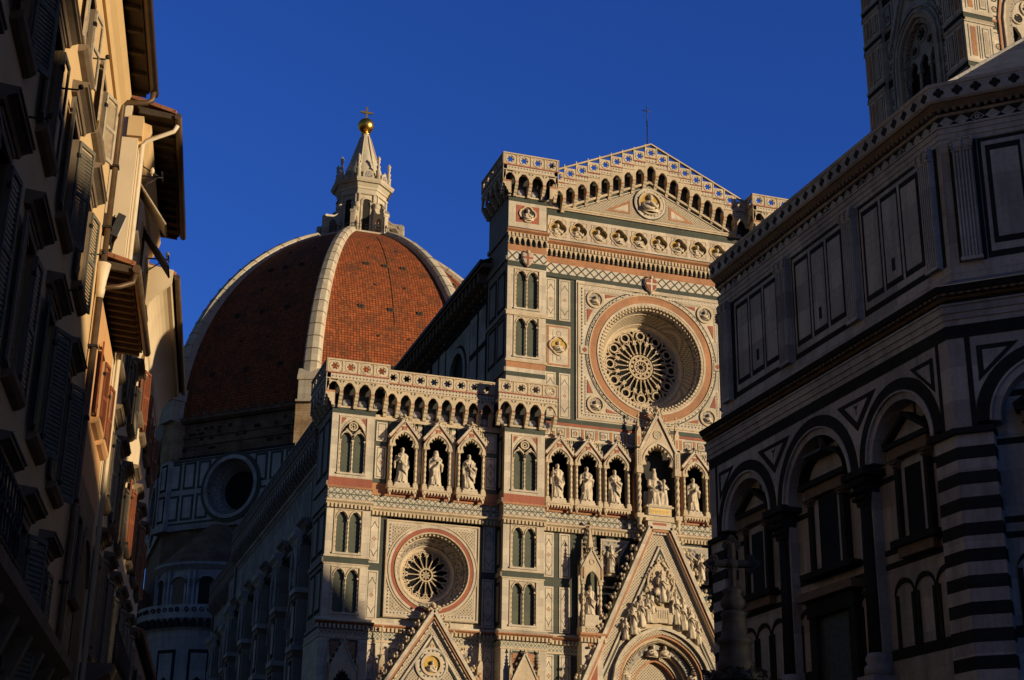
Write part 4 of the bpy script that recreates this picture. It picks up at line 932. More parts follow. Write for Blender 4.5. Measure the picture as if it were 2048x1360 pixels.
# ---- Madonna tabernacle
b = MB(); f = 0.25; c = 0
sp = 29.55
us, zs = parch(-1.10, 1.10, sp, 1.55, 26); cus = zs; lobed(b, -1.12, 1.12, sp-0.02, 1.58, 9, 0.24, f+0.03, f+0.28, 'cream')
top = [max(sp+0.3, 33.15-abs(u)*1.95) for u in us]
b.strip([-1.32]+us+[1.32], [sp-0.1]+cus+[sp-0.1], [30.6]+top+[30.6], f, f+0.3, 'cream')
us2, zo = parch(-1.22, 1.22, sp, 1.75, 26); us3, zi = parch(-1.10, 1.10, sp, 1.55, 26); b.strip(us2, zi, zo, f-0.06, f+0.02, 'white')
for q in (-1, 1):
    b.bar((q*1.36, 30.55), (0, 33.25), 0.20, f-0.12, f+0.4, 'white'); b.bar((q*1.24, 30.5), (0, 32.95), 0.05, f-0.05, f, 'red'); crockets(b, (q*1.40, 30.7), (0, 33.4), 7, 0.17, f+0.1, out=1 if q < 0 else -1)
    pinnacle(b, q*1.42, f+0.1, 30.75, 31.75, 33.25, 0.16); b.bx(q*1.42-0.2, q*1.42+0.2, f-0.1, f+0.3, 29.3, 30.75, 'cream'); b.bx(q*1.42-0.10, q*1.42+0.10, f-0.115, f, 29.45, 30.5, 'mosaic')
    b.bx(q*1.42-0.24, q*1.42+0.24, f-0.15, f+0.4, 28.9, 29.3, 'cream'); b.bx(q*1.42-0.24, q*1.42+0.24, f-0.15, f+0.4, 25.8, 26.1, 'cream'); b.bx(q*1.68, q*1.5, f+0.35, W+0.2, 26, 30.4, 'pink')
    b.lathe(q*1.42, f+0.1, [(0.10, 25.0), (0.18, 25.3), (0.13, 25.5), (0.26, 25.8)], 'cream', 8)
b.ring(0, 31.75, 0.26, 0.34, f-0.05, f, 'cream', n=20); b.disc(0, 31.75, 0.26, f-0.02, f, 'mosaic', 16); finial(b, 0, f+0.1, 33.15, 0.75, 0.16)
b.bx(-1.15, 1.15, f-0.05, W, 25.85, 26.0, 'cream'); b.bx(-0.85, 0.85, f-0.15, W, 26.0, 26.55, 'white'); b.bx(-0.75, 0.75, f-0.17, W, 26.12, 26.45, 'gold'); b.bx(-1.0, 1.0, f-0.22, W, 26.55, 26.68, 'cream')
for i in range(5): b.ring(-0.56+0.28*i, 26.28, 0.06, 0.11, f-0.185, f, 'cream', n=8)
b.bx(-1.05, 1.05, f-0.15, W, 25.62, 25.85, 'cream'); b.bx(-0.85, 0.85, f-0.05, W, 25.05, 25.62, 'white'); b.bx(-0.5, 0.5, f-0.065, f, 25.15, 25.52, 'red'); b.bx(-0.95, 0.95, f-0.1, W, 24.9, 25.05, 'cream')
o = b.build('niche', duomo)
for q in (-1, 1): t = MB(); t.twist(q*1.42, f+0.1, 0.14, 26.1, 28.9, 'cream', 0.5, 16, 3, 0.2); t.build('column', o)
k = MB(); k.bx(-1.5, 1.5, W+0.25, W+0.3, 25.9, 31.2, 'niche'); k.bx(-1.3, -1.22, f+0.3, W+0.3, 26.0, 30.3, 'niche'); k.bx(1.22, 1.3, f+0.3, W+0.3, 26.0, 30.3, 'niche'); k.build('back', o)
# seated Madonna with child
b = MB((0, 0.72, 26.68, 1, 0, 0, 1)); FG = 'figure'
n = 28; vs = []
prof = [(0.62, 0.50, -0.22, 0), (0.60, 0.46, -0.22, 0.25), (0.50, 0.42, -0.20, 0.7), (0.52, 0.44, -0.16, 0.98), (0.46, 0.36, 0.0, 1.15), (0.36, 0.25, 0.06, 1.45), (0.40, 0.25, 0.06, 1.95), (0.30, 0.2, 0.05, 2.1), (0.12, 0.12, 0.03, 2.2), (0.11, 0.11, 0.02, 2.3)]
for rx, ry, oy, z in prof:
    for i in range(n):
        a = 2*pi*i/n; m = 1+(0.10*cos(8*a+z*1.5)+0.05*cos(15*a-z*3) if z < 1.9 else 0); vs.append((-0.12+rx*m*cos(a), oy+ry*m*sin(a), z))
b.add(vs, [(j*n+i, j*n+(i+1) % n, (j+1)*n+(i+1) % n, (j+1)*n+i) for j in range(len(prof)-1) for i in range(n)]+[tuple(range(n)), tuple(range((len(prof)-1)*n, len(prof)*n))], FG, True)
b.ball((-0.15, -0.06, 2.46), (0.135, 0.15, 0.18), FG, 12, 9); b.lathe(-0.15, 0.0, [(0.27, 1.95), (0.20, 2.2), (0.175, 2.45), (0.13, 2.62), (0.02, 2.68)], FG, 14); b.lathe(-0.15, 0.0, [(0.12, 2.60), (0.145, 2.74)], FG, 8)
for q in (-1, 1): b.tube([(-0.12+q*0.26, -0.35, 0.98), (-0.12+q*0.30, -0.52, 0.85), (-0.12+q*0.26, -0.52, 0.05)], [0.18, 0.17, 0.15], FG, 9)
b.tube([(-0.50, 0.02, 1.9), (-0.62, -0.18, 1.45), (-0.32, -0.42, 1.25)], [0.14, 0.13, 0.07], FG, 8); b.tube([(0.28, 0.02, 1.9), (0.42, -0.15, 1.5), (0.30, -0.40, 1.42)], [0.14, 0.13, 0.07], FG, 8)
for j in range(5): b.tube([(-0.55+0.2*j, -0.35, 1.0), (-0.5+0.2*j, -0.52, 0.6), (-0.62+0.24*j, -0.60, 0.0)], [0.06, 0.07, 0.06], FG, 6)
b.lathe(0.42, -0.38, [(0.30, 0.0), (0.27, 0.5), (0.20, 0.95), (0.20, 1.15), (0.21, 1.5), (0.10, 1.62), (0.06, 1.68)], FG, 14, rf=lambda a, z: 1+0.10*cos(6*a+z*3)); b.ball((0.42, -0.42, 1.82), (0.12, 0.13, 0.15), FG, 10, 8)
b.tube([(0.58, -0.38, 1.5), (0.68, -0.55, 1.25), (0.52, -0.66, 1.22)], [0.07, 0.065, 0.045], FG, 7); b.tube([(0.26, -0.38, 1.5), (0.15, -0.55, 1.3), (0.22, -0.68, 1.45)], [0.07, 0.065, 0.045], FG, 7)
b.bx(-0.85, -0.72, 0.1, 0.35, 0, 1.0, FG); b.bx(0.72, 0.85, 0.1, 0.35, 0, 1.0, FG); b.bx(-0.8, 0.8, 0.15, 0.4, 0, 1.15, FG); b.bx(-0.85, 0.85, -0.72, 0.4, -0.05, 0.08, FG)
o = b.build('madonna_statue')
for v in o.data.vertices: v.co.y -= 0.72; v.co.z -= 26.63
o.location = (0, 0.72, 26.63); r = o.modifiers.new('one_surface', 'REMESH'); r.mode = 'VOXEL'; r.voxel_size = 0.03; r.use_smooth_shade = True
tag(o, 'crowned marble Madonna seated with a child on her knee, in the tall gabled central niche', 'statue')

# ---- relief figures (flattened carved groups)
def relief_man(b, u, y, z, h, k, m='figure'):
    s = h/1.8
    b.lathe(u, y, [(0.27*s, z), (0.25*s, z+0.3*s), (0.19*s, z+0.8*s), (0.21*s, z+1.25*s), (0.19*s, z+1.42*s), (0.08*s, z+1.52*s), (0.08*s, z+1.56*s)], m, 24, rf=lambda a, q: 1+0.17*cos(6*a+k+q*2.5)+0.08*cos(11*a-q*4+k))
    b.tube([(u-0.2*s, y-0.16*s, z+1.3*s), (u+0.05*s, y-0.24*s, z+0.95*s), (u+0.22*s, y-0.1*s, z+0.65*s)], [0.04*s, 0.06*s, 0.05*s], m, 6)
    b.ball((u, y-0.03, z+1.68*s), (0.105*s, 0.11*s, 0.14*s), m, 9, 7)
    q = -1 if k % 2 else 1
    b.tube([(u+q*0.22*s, y, z+1.36*s), (u+q*0.28*s, y-0.14*s, z+1.05*s), (u-q*0.05*s, y-0.28*s, z+1.15*s)], [0.085*s, 0.08*s, 0.05*s], m, 7)
    b.tube([(u-q*0.22*s, y, z+1.36*s), (u-q*0.30*s, y-0.12*s, z+1.05*s), (u-q*(0.10+0.1*(k % 3))*s, y-0.28*s, z+1.3*s)], [0.085*s, 0.08*s, 0.05*s], m, 7)

# ---- great portal
PY = 0.35
b = MB()
L_ = lambda z, a=0.0: (25.15-z)/ (25.15-17.7)*3.75   # half width of the gable outline below its cut tip
def gab(z, g): return max(0.0, 0.70+(25.15-z)*0.462-g)
out = [(-0.70, 25.15), (0.70, 25.15), (gab(12.0, 0), 12.0), (-gab(12.0, 0), 12.0)]
az, aw, ah = 14.5, 3.45, 3.85           # portal arch springing, half width, rise
us, zs = parch(-aw, aw, az, ah, 30)
b.strip([-aw-3.0]+us+[aw+3.0], [az-1.5]+zs+[az-1.5], [az-1.4]+[max(z+0.02, min(25.1, 25.15-(abs(u)-0.70)/0.462)) for u, z in zip(us, zs)]+[az-1.4], PY, PY+0.4, 'mosaic')
for q in (-1, 1):
    b.bar((q*gab(11.5, -0.05), 11.5), (q*0.74, 25.2), 0.26, PY-0.42, PY+0.4, 'white'); b.bar((q*gab(11.5, 0.22), 11.5), (q*0.60, 24.95), 0.16, PY-0.32, PY, 'pink'); b.bar((q*gab(11.5, 0.36), 11.5), (q*0.50, 24.9), 0.07, PY-0.26, PY, 'white')
    b.bar((q*gab(11.5, 0.98), 11.5), (q*0.0, 23.95), 0.13, PY-0.12, PY, 'white'); b.bar((q*gab(11.5, 1.12), 11.5), (0, 23.62), 0.09, PY-0.08, PY, 'green'); b.bar((q*gab(11.5, 1.24), 11.5), (0, 23.38), 0.06, PY-0.10, PY, 'white')
    crockets(b, (q*gab(13, -0.18), 13), (q*0.86, 25.2), 18, 0.27, PY-0.1, out=1 if q < 0 else -1)
b.bx(-0.82, 0.82, PY-0.42, PY+0.4, 25.02, 25.28, 'white'); b.bx(-0.66, 0.66, PY-0.32, PY, 24.86, 25.04, 'pink'); b.bx(-0.6, 0.6, PY-0.2, PY, 24.72, 24.86, 'tooth')
b.prism([(-2.9, 18.02), (2.9, 18.02), (0, 23.35)], PY-0.03, PY+0.2, 'cream')
o = b.build('portal_gable', duomo)
b = MB()                                  # Christ in the mandorla between saints
def mand(q): return [(q*0.95*sin(pi*i/14)*(1 if i else 1), 19.95+3.0*(i/14)) for i in range(15)]
b.prism(mand(-1)+mand(1)[::-1][1:-1], PY-0.10, PY, 'cream')
for q in (-1, 1):
    mm = mand(q)
    for i in range(14): b.bar(mm[i], mm[i+1], 0.12, PY-0.22, PY, 'cream')
    crockets(b, mm[7], mm[14], 6, 0.16, PY-0.1, out=1 if q < 0 else -1)
relief_man(b, 0, PY-0.28, 20.1, 2.15, 2); b.tube([(-0.30, PY-0.2, 20.95), (-0.42, PY-0.45, 20.7), (-0.38, PY-0.4, 20.1)], [0.2, 0.2, 0.16], 'figure', 8); b.tube([(0.30, PY-0.2, 20.95), (0.42, PY-0.45, 20.7), (0.38, PY-0.4, 20.1)], [0.2, 0.2, 0.16], 'figure', 8)
for u, z, h, k in ((-2.05, 17.85, 2.15, 1), (-1.5, 18.35, 2.15, 2), (-1.0, 18.7, 1.9, 3), (1.02, 18.7, 2.1, 4), (1.55, 18.35, 2.15, 5), (2.1, 17.85, 2.1, 6), (2.6, 17.5, 1.5, 7), (-2.6, 17.5, 1.4, 8), (-1.75, 18.0, 1.2, 9), (1.3, 18.4, 1.3, 10), (-0.72, 19.3, 1.5, 11), (0.75, 19.35, 1.5, 12)): relief_man(b, u, PY-0.18, z, h, k)
for u in (-0.62, 0.62): b.bx(u-0.22, u+0.22, PY-0.35, PY, 18.7, 19.35, 'cream'); b.bx(u-0.26, u+0.26, PY-0.38, PY, 19.35, 19.42, 'cream')
b.bx(-0.45, 0.45, PY-0.32, PY, 18.75, 19.75, 'cream')
for i in range(7): b.bx(-0.42+0.13*i, -0.36+0.13*i, PY-0.35, PY, 19.05, 19.6, 'figure')
r = random.Random(4)
for i in range(44):
    t = r.random(); q = r.choice((-1, 1)); z = lerp(20.2, 22.9, t); u = q*lerp(1.5, 0.25, t)*r.uniform(0.75, 1.0)
    b.ball((u, PY-0.12, z), (0.09, 0.10, 0.12), 'cream', 6, 5)
b.build('mandorla_relief', o)
b = MB()                                  # archivolts
for i, (g0, g1, d0, mt) in enumerate(((-0.16, 0.04, -0.30, 'white'), (0.04, 0.30, -0.10, 'mosaic'), (0.30, 0.46, -0.02, 'pink'), (0.46, 0.64, 0.25, 'cream'), (0.80, 1.20, 0.55, 'mosaicd'), (1.20, 1.36, 0.75, 'cream'), (1.36, 1.75, 1.05, 'mosaic'), (1.75, 1.9, 1.15, 'pink'))):
    u1, z1 = parch(-aw+g0, aw-g0, az, ah-g0*1.02, 30); u2, z2 = parch(-aw+g1, aw-g1, az, ah-g1*1.02, 30)
    vs = []; n = len(u1)
    for d in (PY+d0, PY+d0+0.5): vs += [(u1[j], d, z1[j]) for j in range(n)]+[(u2[j], d, z2[j]) for j in range(n)]
    fs = []
    for j in range(n-1): fs += [(j, j+1, n+j+1, n+j), (2*n+j, 2*n+j+1, 3*n+j+1, 3*n+j), (j, j+1, 2*n+j+1, 2*n+j), (n+j, n+j+1, 3*n+j+1, 3*n+j)]
    b.add(vs, fs, mt)
    for sd in (-1, 1): b.bx(sd*(aw-g0), sd*(aw-g1), PY+d0, PY+d0+0.5, 0, az, mt)
def rope(g, d, rad):
    u1, z1 = parch(-aw+g, aw-g, az, ah-g*1.02, 60); n = len(u1)
    L = 0.0
    pts = [(u1[i], PY+d, z1[i]) for i in range(n)]
    for i in range(n-1):
        p0, p1 = Vector(pts[i]), Vector(pts[i+1]); k = max(1, int((p1-p0).length/0.11))
        for j in range(k):
            q = p0.lerp(p1, (j+0.5)/k); t = (p1-p0).normalized(); nn = Vector((-t.z, 0, t.x))
            a_ = q-nn*rad-t*0.05; b_ = q+nn*rad+t*0.05
            b.tube([tuple(a_), tuple(q-Vector((0, rad, 0))), tuple(b_)], 0.045, 'cream', 5)
rope(0.72, 0.30, 0.10); rope(1.28, 0.85, 0.09)
for u, z, k in ((-2.45, 15.6, 1), (-0.45, 17.1, 2), (0.45, 17.1, 4), (2.45, 15.6, 3)): bust(b, u, PY+0.45, z-0.1, 0.75, k)
u1, z1 = parch(-1.6, 1.6, az, ah-1.9, 24); b.strip(u1, [az-0.3]*len(u1), z1, PY+1.5, PY+1.6, 'mosaic'); b.bx(-1.7, 1.7, PY+1.3, PY+1.6, az-0.7, az-0.3, 'cream'); b.bx(-1.6, 1.6, PY+1.5, PY+1.6, 0, az-0.7, 'timber')
b.build('archivolt', o)
# angel reliefs beside the gable
for q in (-1, 1):
    b = MB(); relief_man(b, q*3.3, W-0.15, 21.95, 1.9, 3+q)
    for s_ in (-1, 1):
        for j in range(5): b.tube([(q*3.3+s_*0.2, W-0.05, 23.3), (q*3.3+s_*(0.45+0.05*j), W-0.08, 23.45-0.1*j), (q*3.3+s_*(0.62-0.02*j), W-0.05, 23.0-0.22*j)], [0.06, 0.07, 0.03], 'figure', 5)
    b.tube([(q*3.2, W-0.2, 23.2), (q*2.6, W-0.22, 23.6), (q*2.25, W-0.2, 23.9)], [0.05, 0.05, 0.07], 'figure', 6)
    b.ball((q*3.3, W-0.1, 21.85), (0.4, 0.16, 0.13), 'figure', 8, 5); b.build('angel_relief', duomo)
# piers with tabernacles either side of the portal
for q in (-1, 1):
    b = MB(); c = q*4.92; py = 0.20; h = 0.74
    b.bx(c-h, c+h, py, W+0.4, 0, 17.3, 'white'); b.bx(c-h*0.45, c+h*0.45, py-0.03, py, 14.0, 16.4, 'red'); b.bx(c-h*0.38, c+h*0.38, py-0.04, py, 16.75, 17.1, 'pink')
    cornice(b, c-h-0.2, c+h+0.2, 17.3, 17.75, py, 0.32, 'pink', 0.22); b.bx(c-h, c+h, py, W+0.4, 17.75, 18.2, 'cream'); b.bx(c-h*0.6, c+h*0.6, py-0.03, py, 17.85, 18.12, 'mosaic')
    b.bx(c-h, c+h, py+0.75, W+0.5, 18.2, 22.5, 'dgreen')
    us, zs = parch(c-0.48, c+0.48, 21.1, 0.75, 16)
    b.strip([c-0.68]+us+[c+0.68], [21.0]+zs+[21.0], [22.1]+[23.25-abs(u-c)*1.9 for u in us]+[22.1], py, py+0.2, 'cream')
    for s_ in (-1, 1):
        b.bar((c+s_*0.72, 22.05), (c, 23.35), 0.10, py-0.06, py+0.3, 'white'); crockets(b, (c+s_*0.75, 22.1), (c, 23.45), 5, 0.12, py+0.1, out=1 if s_ < 0 else -1)
        pinnacle(b, c+s_*0.68, py+0.1, 21.3, 22.4, 23.9, 0.10); b.twist(c+s_*0.62, py+0.12, 0.09, 18.3, 20.95, 'cream', 0.36); b.bx(c+s_*0.62-0.13, c+s_*0.62+0.13, py-0.02, py+0.26, 20.95, 21.15, 'cream')
        b.bx(c+s_*0.74, c+s_*0.60, py+0.6, W+0.5, 18.2, 22.3, 'white')
    b.ring(c, 22.45, 0.14, 0.19, py-0.04, py, 'cream', n=14); b.lathe(c, py+0.45, [(0.45, 22.5), (0.32, 23.2), (0.06, 25.0)], 'cream', 6, False); crockets(b, (c-0.4, 23), (c-0.05, 24.9), 6, 0.1, py+0.45, out=1); crockets(b, (c+0.4, 23), (c+0.05, 24.9), 6, 0.1, py+0.45, out=-1); finial(b, c, py+0.45, 24.9, 0.45, 0.12)
    b.build('portal_pier', duomo)
    if q < 0: robed('bishop_statue', c, py+0.40, 18.2, 2.0, 'bishop statue on a tall plinth in the pinnacled pier left of the portal', arms='one', swing=1, plinth=0.75, group=None)
# ---- aisle portal gable
for q in (-1, 1):
    b = MB(); c = q*15.62; py = 0.42
    G = lambda z: (18.45-z)*0.655
    b.prism([(c, 18.35), (c+G(9), 9), (c-G(9), 9)], py, py+0.4, 'mosaic')
    for s_ in (-1, 1):
        b.bar((c+s_*G(9), 9), (c, 18.5), 0.22, py-0.36, py+0.4, 'white'); b.bar((c+s_*(G(9)-0.22), 9), (c, 18.15), 0.14, py-0.28, py, 'pink'); b.bar((c+s_*(G(9)-0.42), 9), (c, 17.86), 0.07, py-0.2, py, 'tooth')
        b.bar((c+s_*(G(9)-1.0), 9), (c, 17.0), 0.13, py-0.12, py, 'white'); b.bar((c+s_*(G(9)-1.14), 9), (c, 16.78), 0.08, py-0.08, py, 'green')
        crockets(b, (c+s_*(G(10)+0.18), 10), (c, 18.75), 17, 0.22, py-0.05, out=1 if s_ < 0 else -1)
        pinnacle(b, c+s_*3.18, py+0.15, 13.2, 15.1, 17.35, 0.17); b.bx(c+s_*3.18-0.2, c+s_*3.18+0.2, py-0.05, W, 0, 13.1, 'white')
        b.bx(c+s_*2.65, c+s_*1.2, W-0.03, W, 14.4, 16.1, 'mosaicd')
    finial(b, c, py+0.05, 18.4, 0.7, 0.22)
    for r0, r1, mt, o in ((0.92, 1.06, 'white', 0.10), (0.70, 0.92, 'tooth', 0.06), (0.54, 0.70, 'cream', 0.14)): b.ring(c, 15.15, r0, r1, py-o, py, mt, n=36)
    b.disc(c, 15.15, 0.54, py-0.03, py, 'gold', 24)
    for u, z in ((0, 16.35), (-0.75, 14.0), (0.75, 14.0)): b.prism([(c+u-0.30, z-0.25), (c+u+0.30, z-0.25), (c+u, z+0.35)], py-0.05, py, 'cream'); b.ring(c+u, z-0.05, 0.08, 0.14, py-0.07, py, 'pink', n=8)
    bust(b, c+0.03, py-0.08, 15.05, 0.62, 9)
    b.build('portal_gable', duomo)
# ================================================================ flank, clerestory, drum, dome, lantern
frL = (-22.30, 0, 0, 0, -1, 1, 0)          # north flank of the aisle: u = -Y
b = MB(frL)
b.bx(-41.5, -4.5, 0, 1.0, 0, 31.6, 'grimyshade'); b.bx(-63, -41.5, 0.9, 2.0, 0, 30.6, 'grimyshade')
def bay(b, y0, d):
    b.bx(y0-0.9, y0+0.9, d-0.75, d, 0, 23.6, 'grimyshade'); b.bx(y0-0.55, y0+0.55, d-0.78, d-0.7, 17.2, 19.9, 'bgreen'); b.bx(y0-0.35, y0+0.35, d-0.81, d-0.7, 17.5, 19.6, 'bwhite'); cornice(b, y0-1.3, y0+1.3, 23.6, 24.5, d-0.75, 0.5, 'bwhite'); cornice(b, y0-1.1, y0+1.1, 25.0, 25.5, d-0.3, 0.5, 'grimyshade')
    b.bx(y0-0.8, y0+0.8, d-0.45, d, 24.4, 25.0, 'serena')
    for z in (8.0, 12.0, 16.6, 20.4): b.bx(y0-1.05, y0+1.05, d-0.95, d, z, z+0.34, 'bwhite'); b.bx(y0-0.95, y0+0.95, d-0.86, d, z-0.4, z, 'serena')
    us, zs = parch(y0-0.4, y0+0.4, 22.2, 0.7, 8); b.strip(us, [20.9]*len(us), zs, d-0.84, d-0.7, 'dark')
    for s_ in (-1, 1): b.bar((y0+s_*0.75, 22.3), (y0, 23.6), 0.16, d-1.0, d-0.7, 'bwhite'); b.lathe(y0+s_*0.85, d-0.95, [(0.10, 20.8), (0.10, 22.6), (0.02, 24.0)], 'bwhite', 6, False)
    for z0, z1 in ((9.0, 11.4), (13.0, 16.0)): b.bx(y0-0.55, y0+0.55, d-0.78, d-0.7, z0, z1, 'bgreen'); b.bx(y0-0.3, y0+0.3, d-0.81, d-0.7, z0+0.3, z1-0.3, 'bwhite')
    c = y0-3.85
    for z0, z1 in ((9.2, 13), (13.6, 17.4), (18, 22)):
        for s_ in (-1, 1): b.bx(c+s_*2.35-0.32, c+s_*2.35+0.32, d-0.02, d+0.03, z0, z1, 'bgreen'); b.bx(c+s_*2.35-0.18, c+s_*2.35+0.18, d-0.04, d+0.03, z0+0.2, z1-0.2, 'bwhite')
    us, zs = parch(c-1.0, c+1.0, 18.2, 1.9, 12); b.strip(us, [9.0]*len(us), zs, d-0.02, d+0.02, 'niche'); us2, zo = parch(c-1.35, c+1.35, 18.2, 2.4, 12); us3, zi = parch(c-1.05, c+1.05, 18.2, 1.95, 12)
    b.strip(us2, zi, zo, d-0.22, d, 'bwhite'); b.bx(c-1.35, c-1.0, d-0.2, d, 9, 18.2, 'bwhite'); b.bx(c+1.0, c+1.35, d-0.2, d, 9, 18.2, 'bwhite')
    for s_ in (-1, 1): b.bar((c+s_*1.9, 19.0), (c, 22.3), 0.22, d-0.3, d, 'bwhite')
    for j in range(14): b.bx(y0-0.1-j*0.55, y0+0.16-j*0.55, d-0.10, d, 25.4, 28.3, 'bwhite')
for i in range(5): bay(b, -8.5-i*7.7, 0.0)
for i in range(2): bay(b, -48.5-i*7.7, 0.9)
for u0, u1, d in ((-41.5, -4.5, 0.0), (-63, -41.5, 0.9)):
    for z in (8, 23.9, 28.4): cornice(b, u0, u1, z, z+0.45, d, 0.35, 'bwhite')
    for z in (7.4, 23.3, 24.6): b.bx(u0, u1, d-0.012, d, z, z+0.5, 'bgreen')
b.build('flank_wall', duomo)
b = MB(frL); sub_ = {'cream': 'grimyshade', 'white': 'grimyshade', 'dots': 'serena', 'pink': 'serena', 'red': 'serena', 'bwhite': 'grimyshade', 'green': 'bgreen'}; b.sub = sub_; gallery(b, -42.0, -4.6, 37, 31.75, 0.75); b.build('parapet_gallery', duomo)  # duller swaps put the flank's grime and shade into its colour
b = MB((frL[0]+0.9, 0, 0, 0, -1, 1, 0)); b.sub = sub_; gallery(b, -63.0, -43.6, 19, 30.9, 0.75); b.build('parapet_gallery', duomo)
b = MB(frL)                                 # panelled corner piers ending the two lengths of flank
for u0, d, zt in ((-43.6, -0.1, 31.2), (-64.6, 0.8, 30.3)):
    b.bx(u0, u0+2.1, d, d+2, 0, zt, 'bwhite'); b.bx(u0+0.45, u0+1.65, d-0.03, d, 26.4, 29.6, 'bgreen'); b.bx(u0+0.75, u0+1.35, d-0.05, d, 26.8, 29.2, 'dark'); cornice(b, u0-0.3, u0+2.4, zt-1.2, zt-0.6, d, 0.4, 'bwhite'); cornice(b, u0-0.3, u0+2.4, 24.6, 25.6, d, 0.5, 'bwhite')
    us, zs = parch(u0+0.6, u0+1.5, 21.4, 1.0, 8); b.strip(us, [17.5]*len(us), zs, d-0.03, d, 'dark'); b.bx(u0+0.3, u0+0.55, d-0.1, d, 17, 22.4, 'bwhite'); b.bx(u0+1.55, u0+1.8, d-0.1, d, 17, 22.4, 'bwhite'); cornice(b, u0-0.3, u0+2.4, 16, 16.7, d, 0.45, 'bwhite')
    b.prism([(u0-0.1, zt), (u0+2.2, zt), (u0+1.05, zt+1.6)], d-0.2, d+1.8, 'bwhite')
b.build('flank_pier', duomo)
b = MB(); b.add([(-22.6, 4, 31.5), (-22.6, 42, 31.5), (-10.4, 42, 35.5), (-10.4, 4, 35.5)], [(0, 1, 2, 3)], 'tile'); b.add([(22.6, 4, 31.5), (22.6, 78, 31.5), (10.4, 78, 35.5), (10.4, 4, 35.5)], [(0, 1, 2, 3)], 'tile'); b.build('aisle_roof', duomo)
b = MB(); b.bx(11, 22.3, 4, 78, 0, 31.6, 'bwhite'); b.build('flank_wall', duomo)
frC = (-10.75, 0, 0, 0, -1, 1, 0)
b = MB(frC)
b.bx(-80, -4.5, 0.3, 1.2, 30, 44.3, 'bwhite')
for i in range(5):
    c = -13.6-i*15.5
    b.holed(c-3.2, c+3.2, 35.2, 42.2, c, 38.8, lambda a: 2.05, 0, 0.3, 'bwhite', 40); b.ring(c, 38.8, 2.0, 2.4, -0.12, 0, 'bwhite', n=40); b.ring(c, 38.8, 2.4, 2.62, -0.03, 0, 'bgreen', n=40); b.disc(c, 38.8, 2.05, 0.22, 0.29, 'glass', 30)
    for s_ in (-1, 1):
        for j in range(2):
            a = c+s_*(3.35+j*2.15); e = c+s_*(5.2+j*2.15); a, e = min(a, e), max(a, e)
            for z0, z1 in ((31, 35), (35.5, 39), (39.5, 43)):
                b.bx(a-0.15, e+0.15, 0.0, 0.3, z0-0.25, z1+0.25, 'bgreen'); b.bx(a+0.1, e-0.1, -0.03, 0.1, z0, z1, 'bwhite')
for j in range(76): b.bx(-80+j, -79.72+j, -1.15, 0.2, 43.2, 44.0, 'serena'); b.bx(-80+j, -79.72+j, -0.6, 0.2, 42.85, 43.2, 'serena')
b.bx(-80, -3.5, -1.25, 0.4, 44.0, 44.3, 'serena'); b.bx(-80, -4.5, -0.05, 0.3, 42.3, 42.85, 'bgreen'); b.bx(-80, -3.5, -1.4, -1.1, 44.2, 44.5, 'iron')
b.build('clerestory_wall', duomo)
b = MB(); b.bx(10.0, 10.75, 4, 80, 30, 44.3, 'bwhite'); b.build('clerestory_wall', duomo)
b = MB()
for q in (-1, 1): b.add([(q*12.1, 3.6, 44.45), (q*12.1, 84, 44.45), (0, 84, 49.6), (0, 3.6, 49.6)], [(0, 1, 2, 3)], 'tile')
b.bx(-10.4, 10.4, 3.9, 4.2, 44, 48.5, 'bwhite'); b.build('nave_roof', duomo)

DC = (0.40, 106.5); AP = 25.0; T8 = math.tan(pi/8)
def oct_frame(k, ap, base=0.0, c=DC, rot=0.0):
    """frame of an octagon side; outward normal at angle k*45deg"""
    a = k*pi/4+rot; nx, ny = cos(a), sin(a)
    return (c[0]+nx*ap, c[1]+ny*ap, base, -ny, nx, -nx, -ny)
def octring(b, c, r0, r1, z0, z1, m, rot=pi/8):
    """octagonal slab ring, r = corner radius at bottom/top"""
    b.lathe(c[0], c[1], [(r0, z0), (r1, z1)], m, 8, False, a0=rot)
b = MB()
octring(b, DC, 27.05, 27.05, 0, 43.7, 'brick'); octring(b, DC, 25.0, 25.0, 43.7, 52.4, 'bwhite'); octring(b, DC, 26.7, 26.7, 52.4, 57.4, 'brick')
octring(b, DC, 27.5, 27.6, 43.3, 43.9, 'bwhite'); octring(b, DC, 27.2, 27.2, 52.3, 52.75, 'bgreen')
octring(b, DC, 27.1, 27.5, 57.2, 57.5, 'brick'); octring(b, DC, 27.5, 27.5, 57.5, 57.9, 'brick')
b.build('drum', duomo)
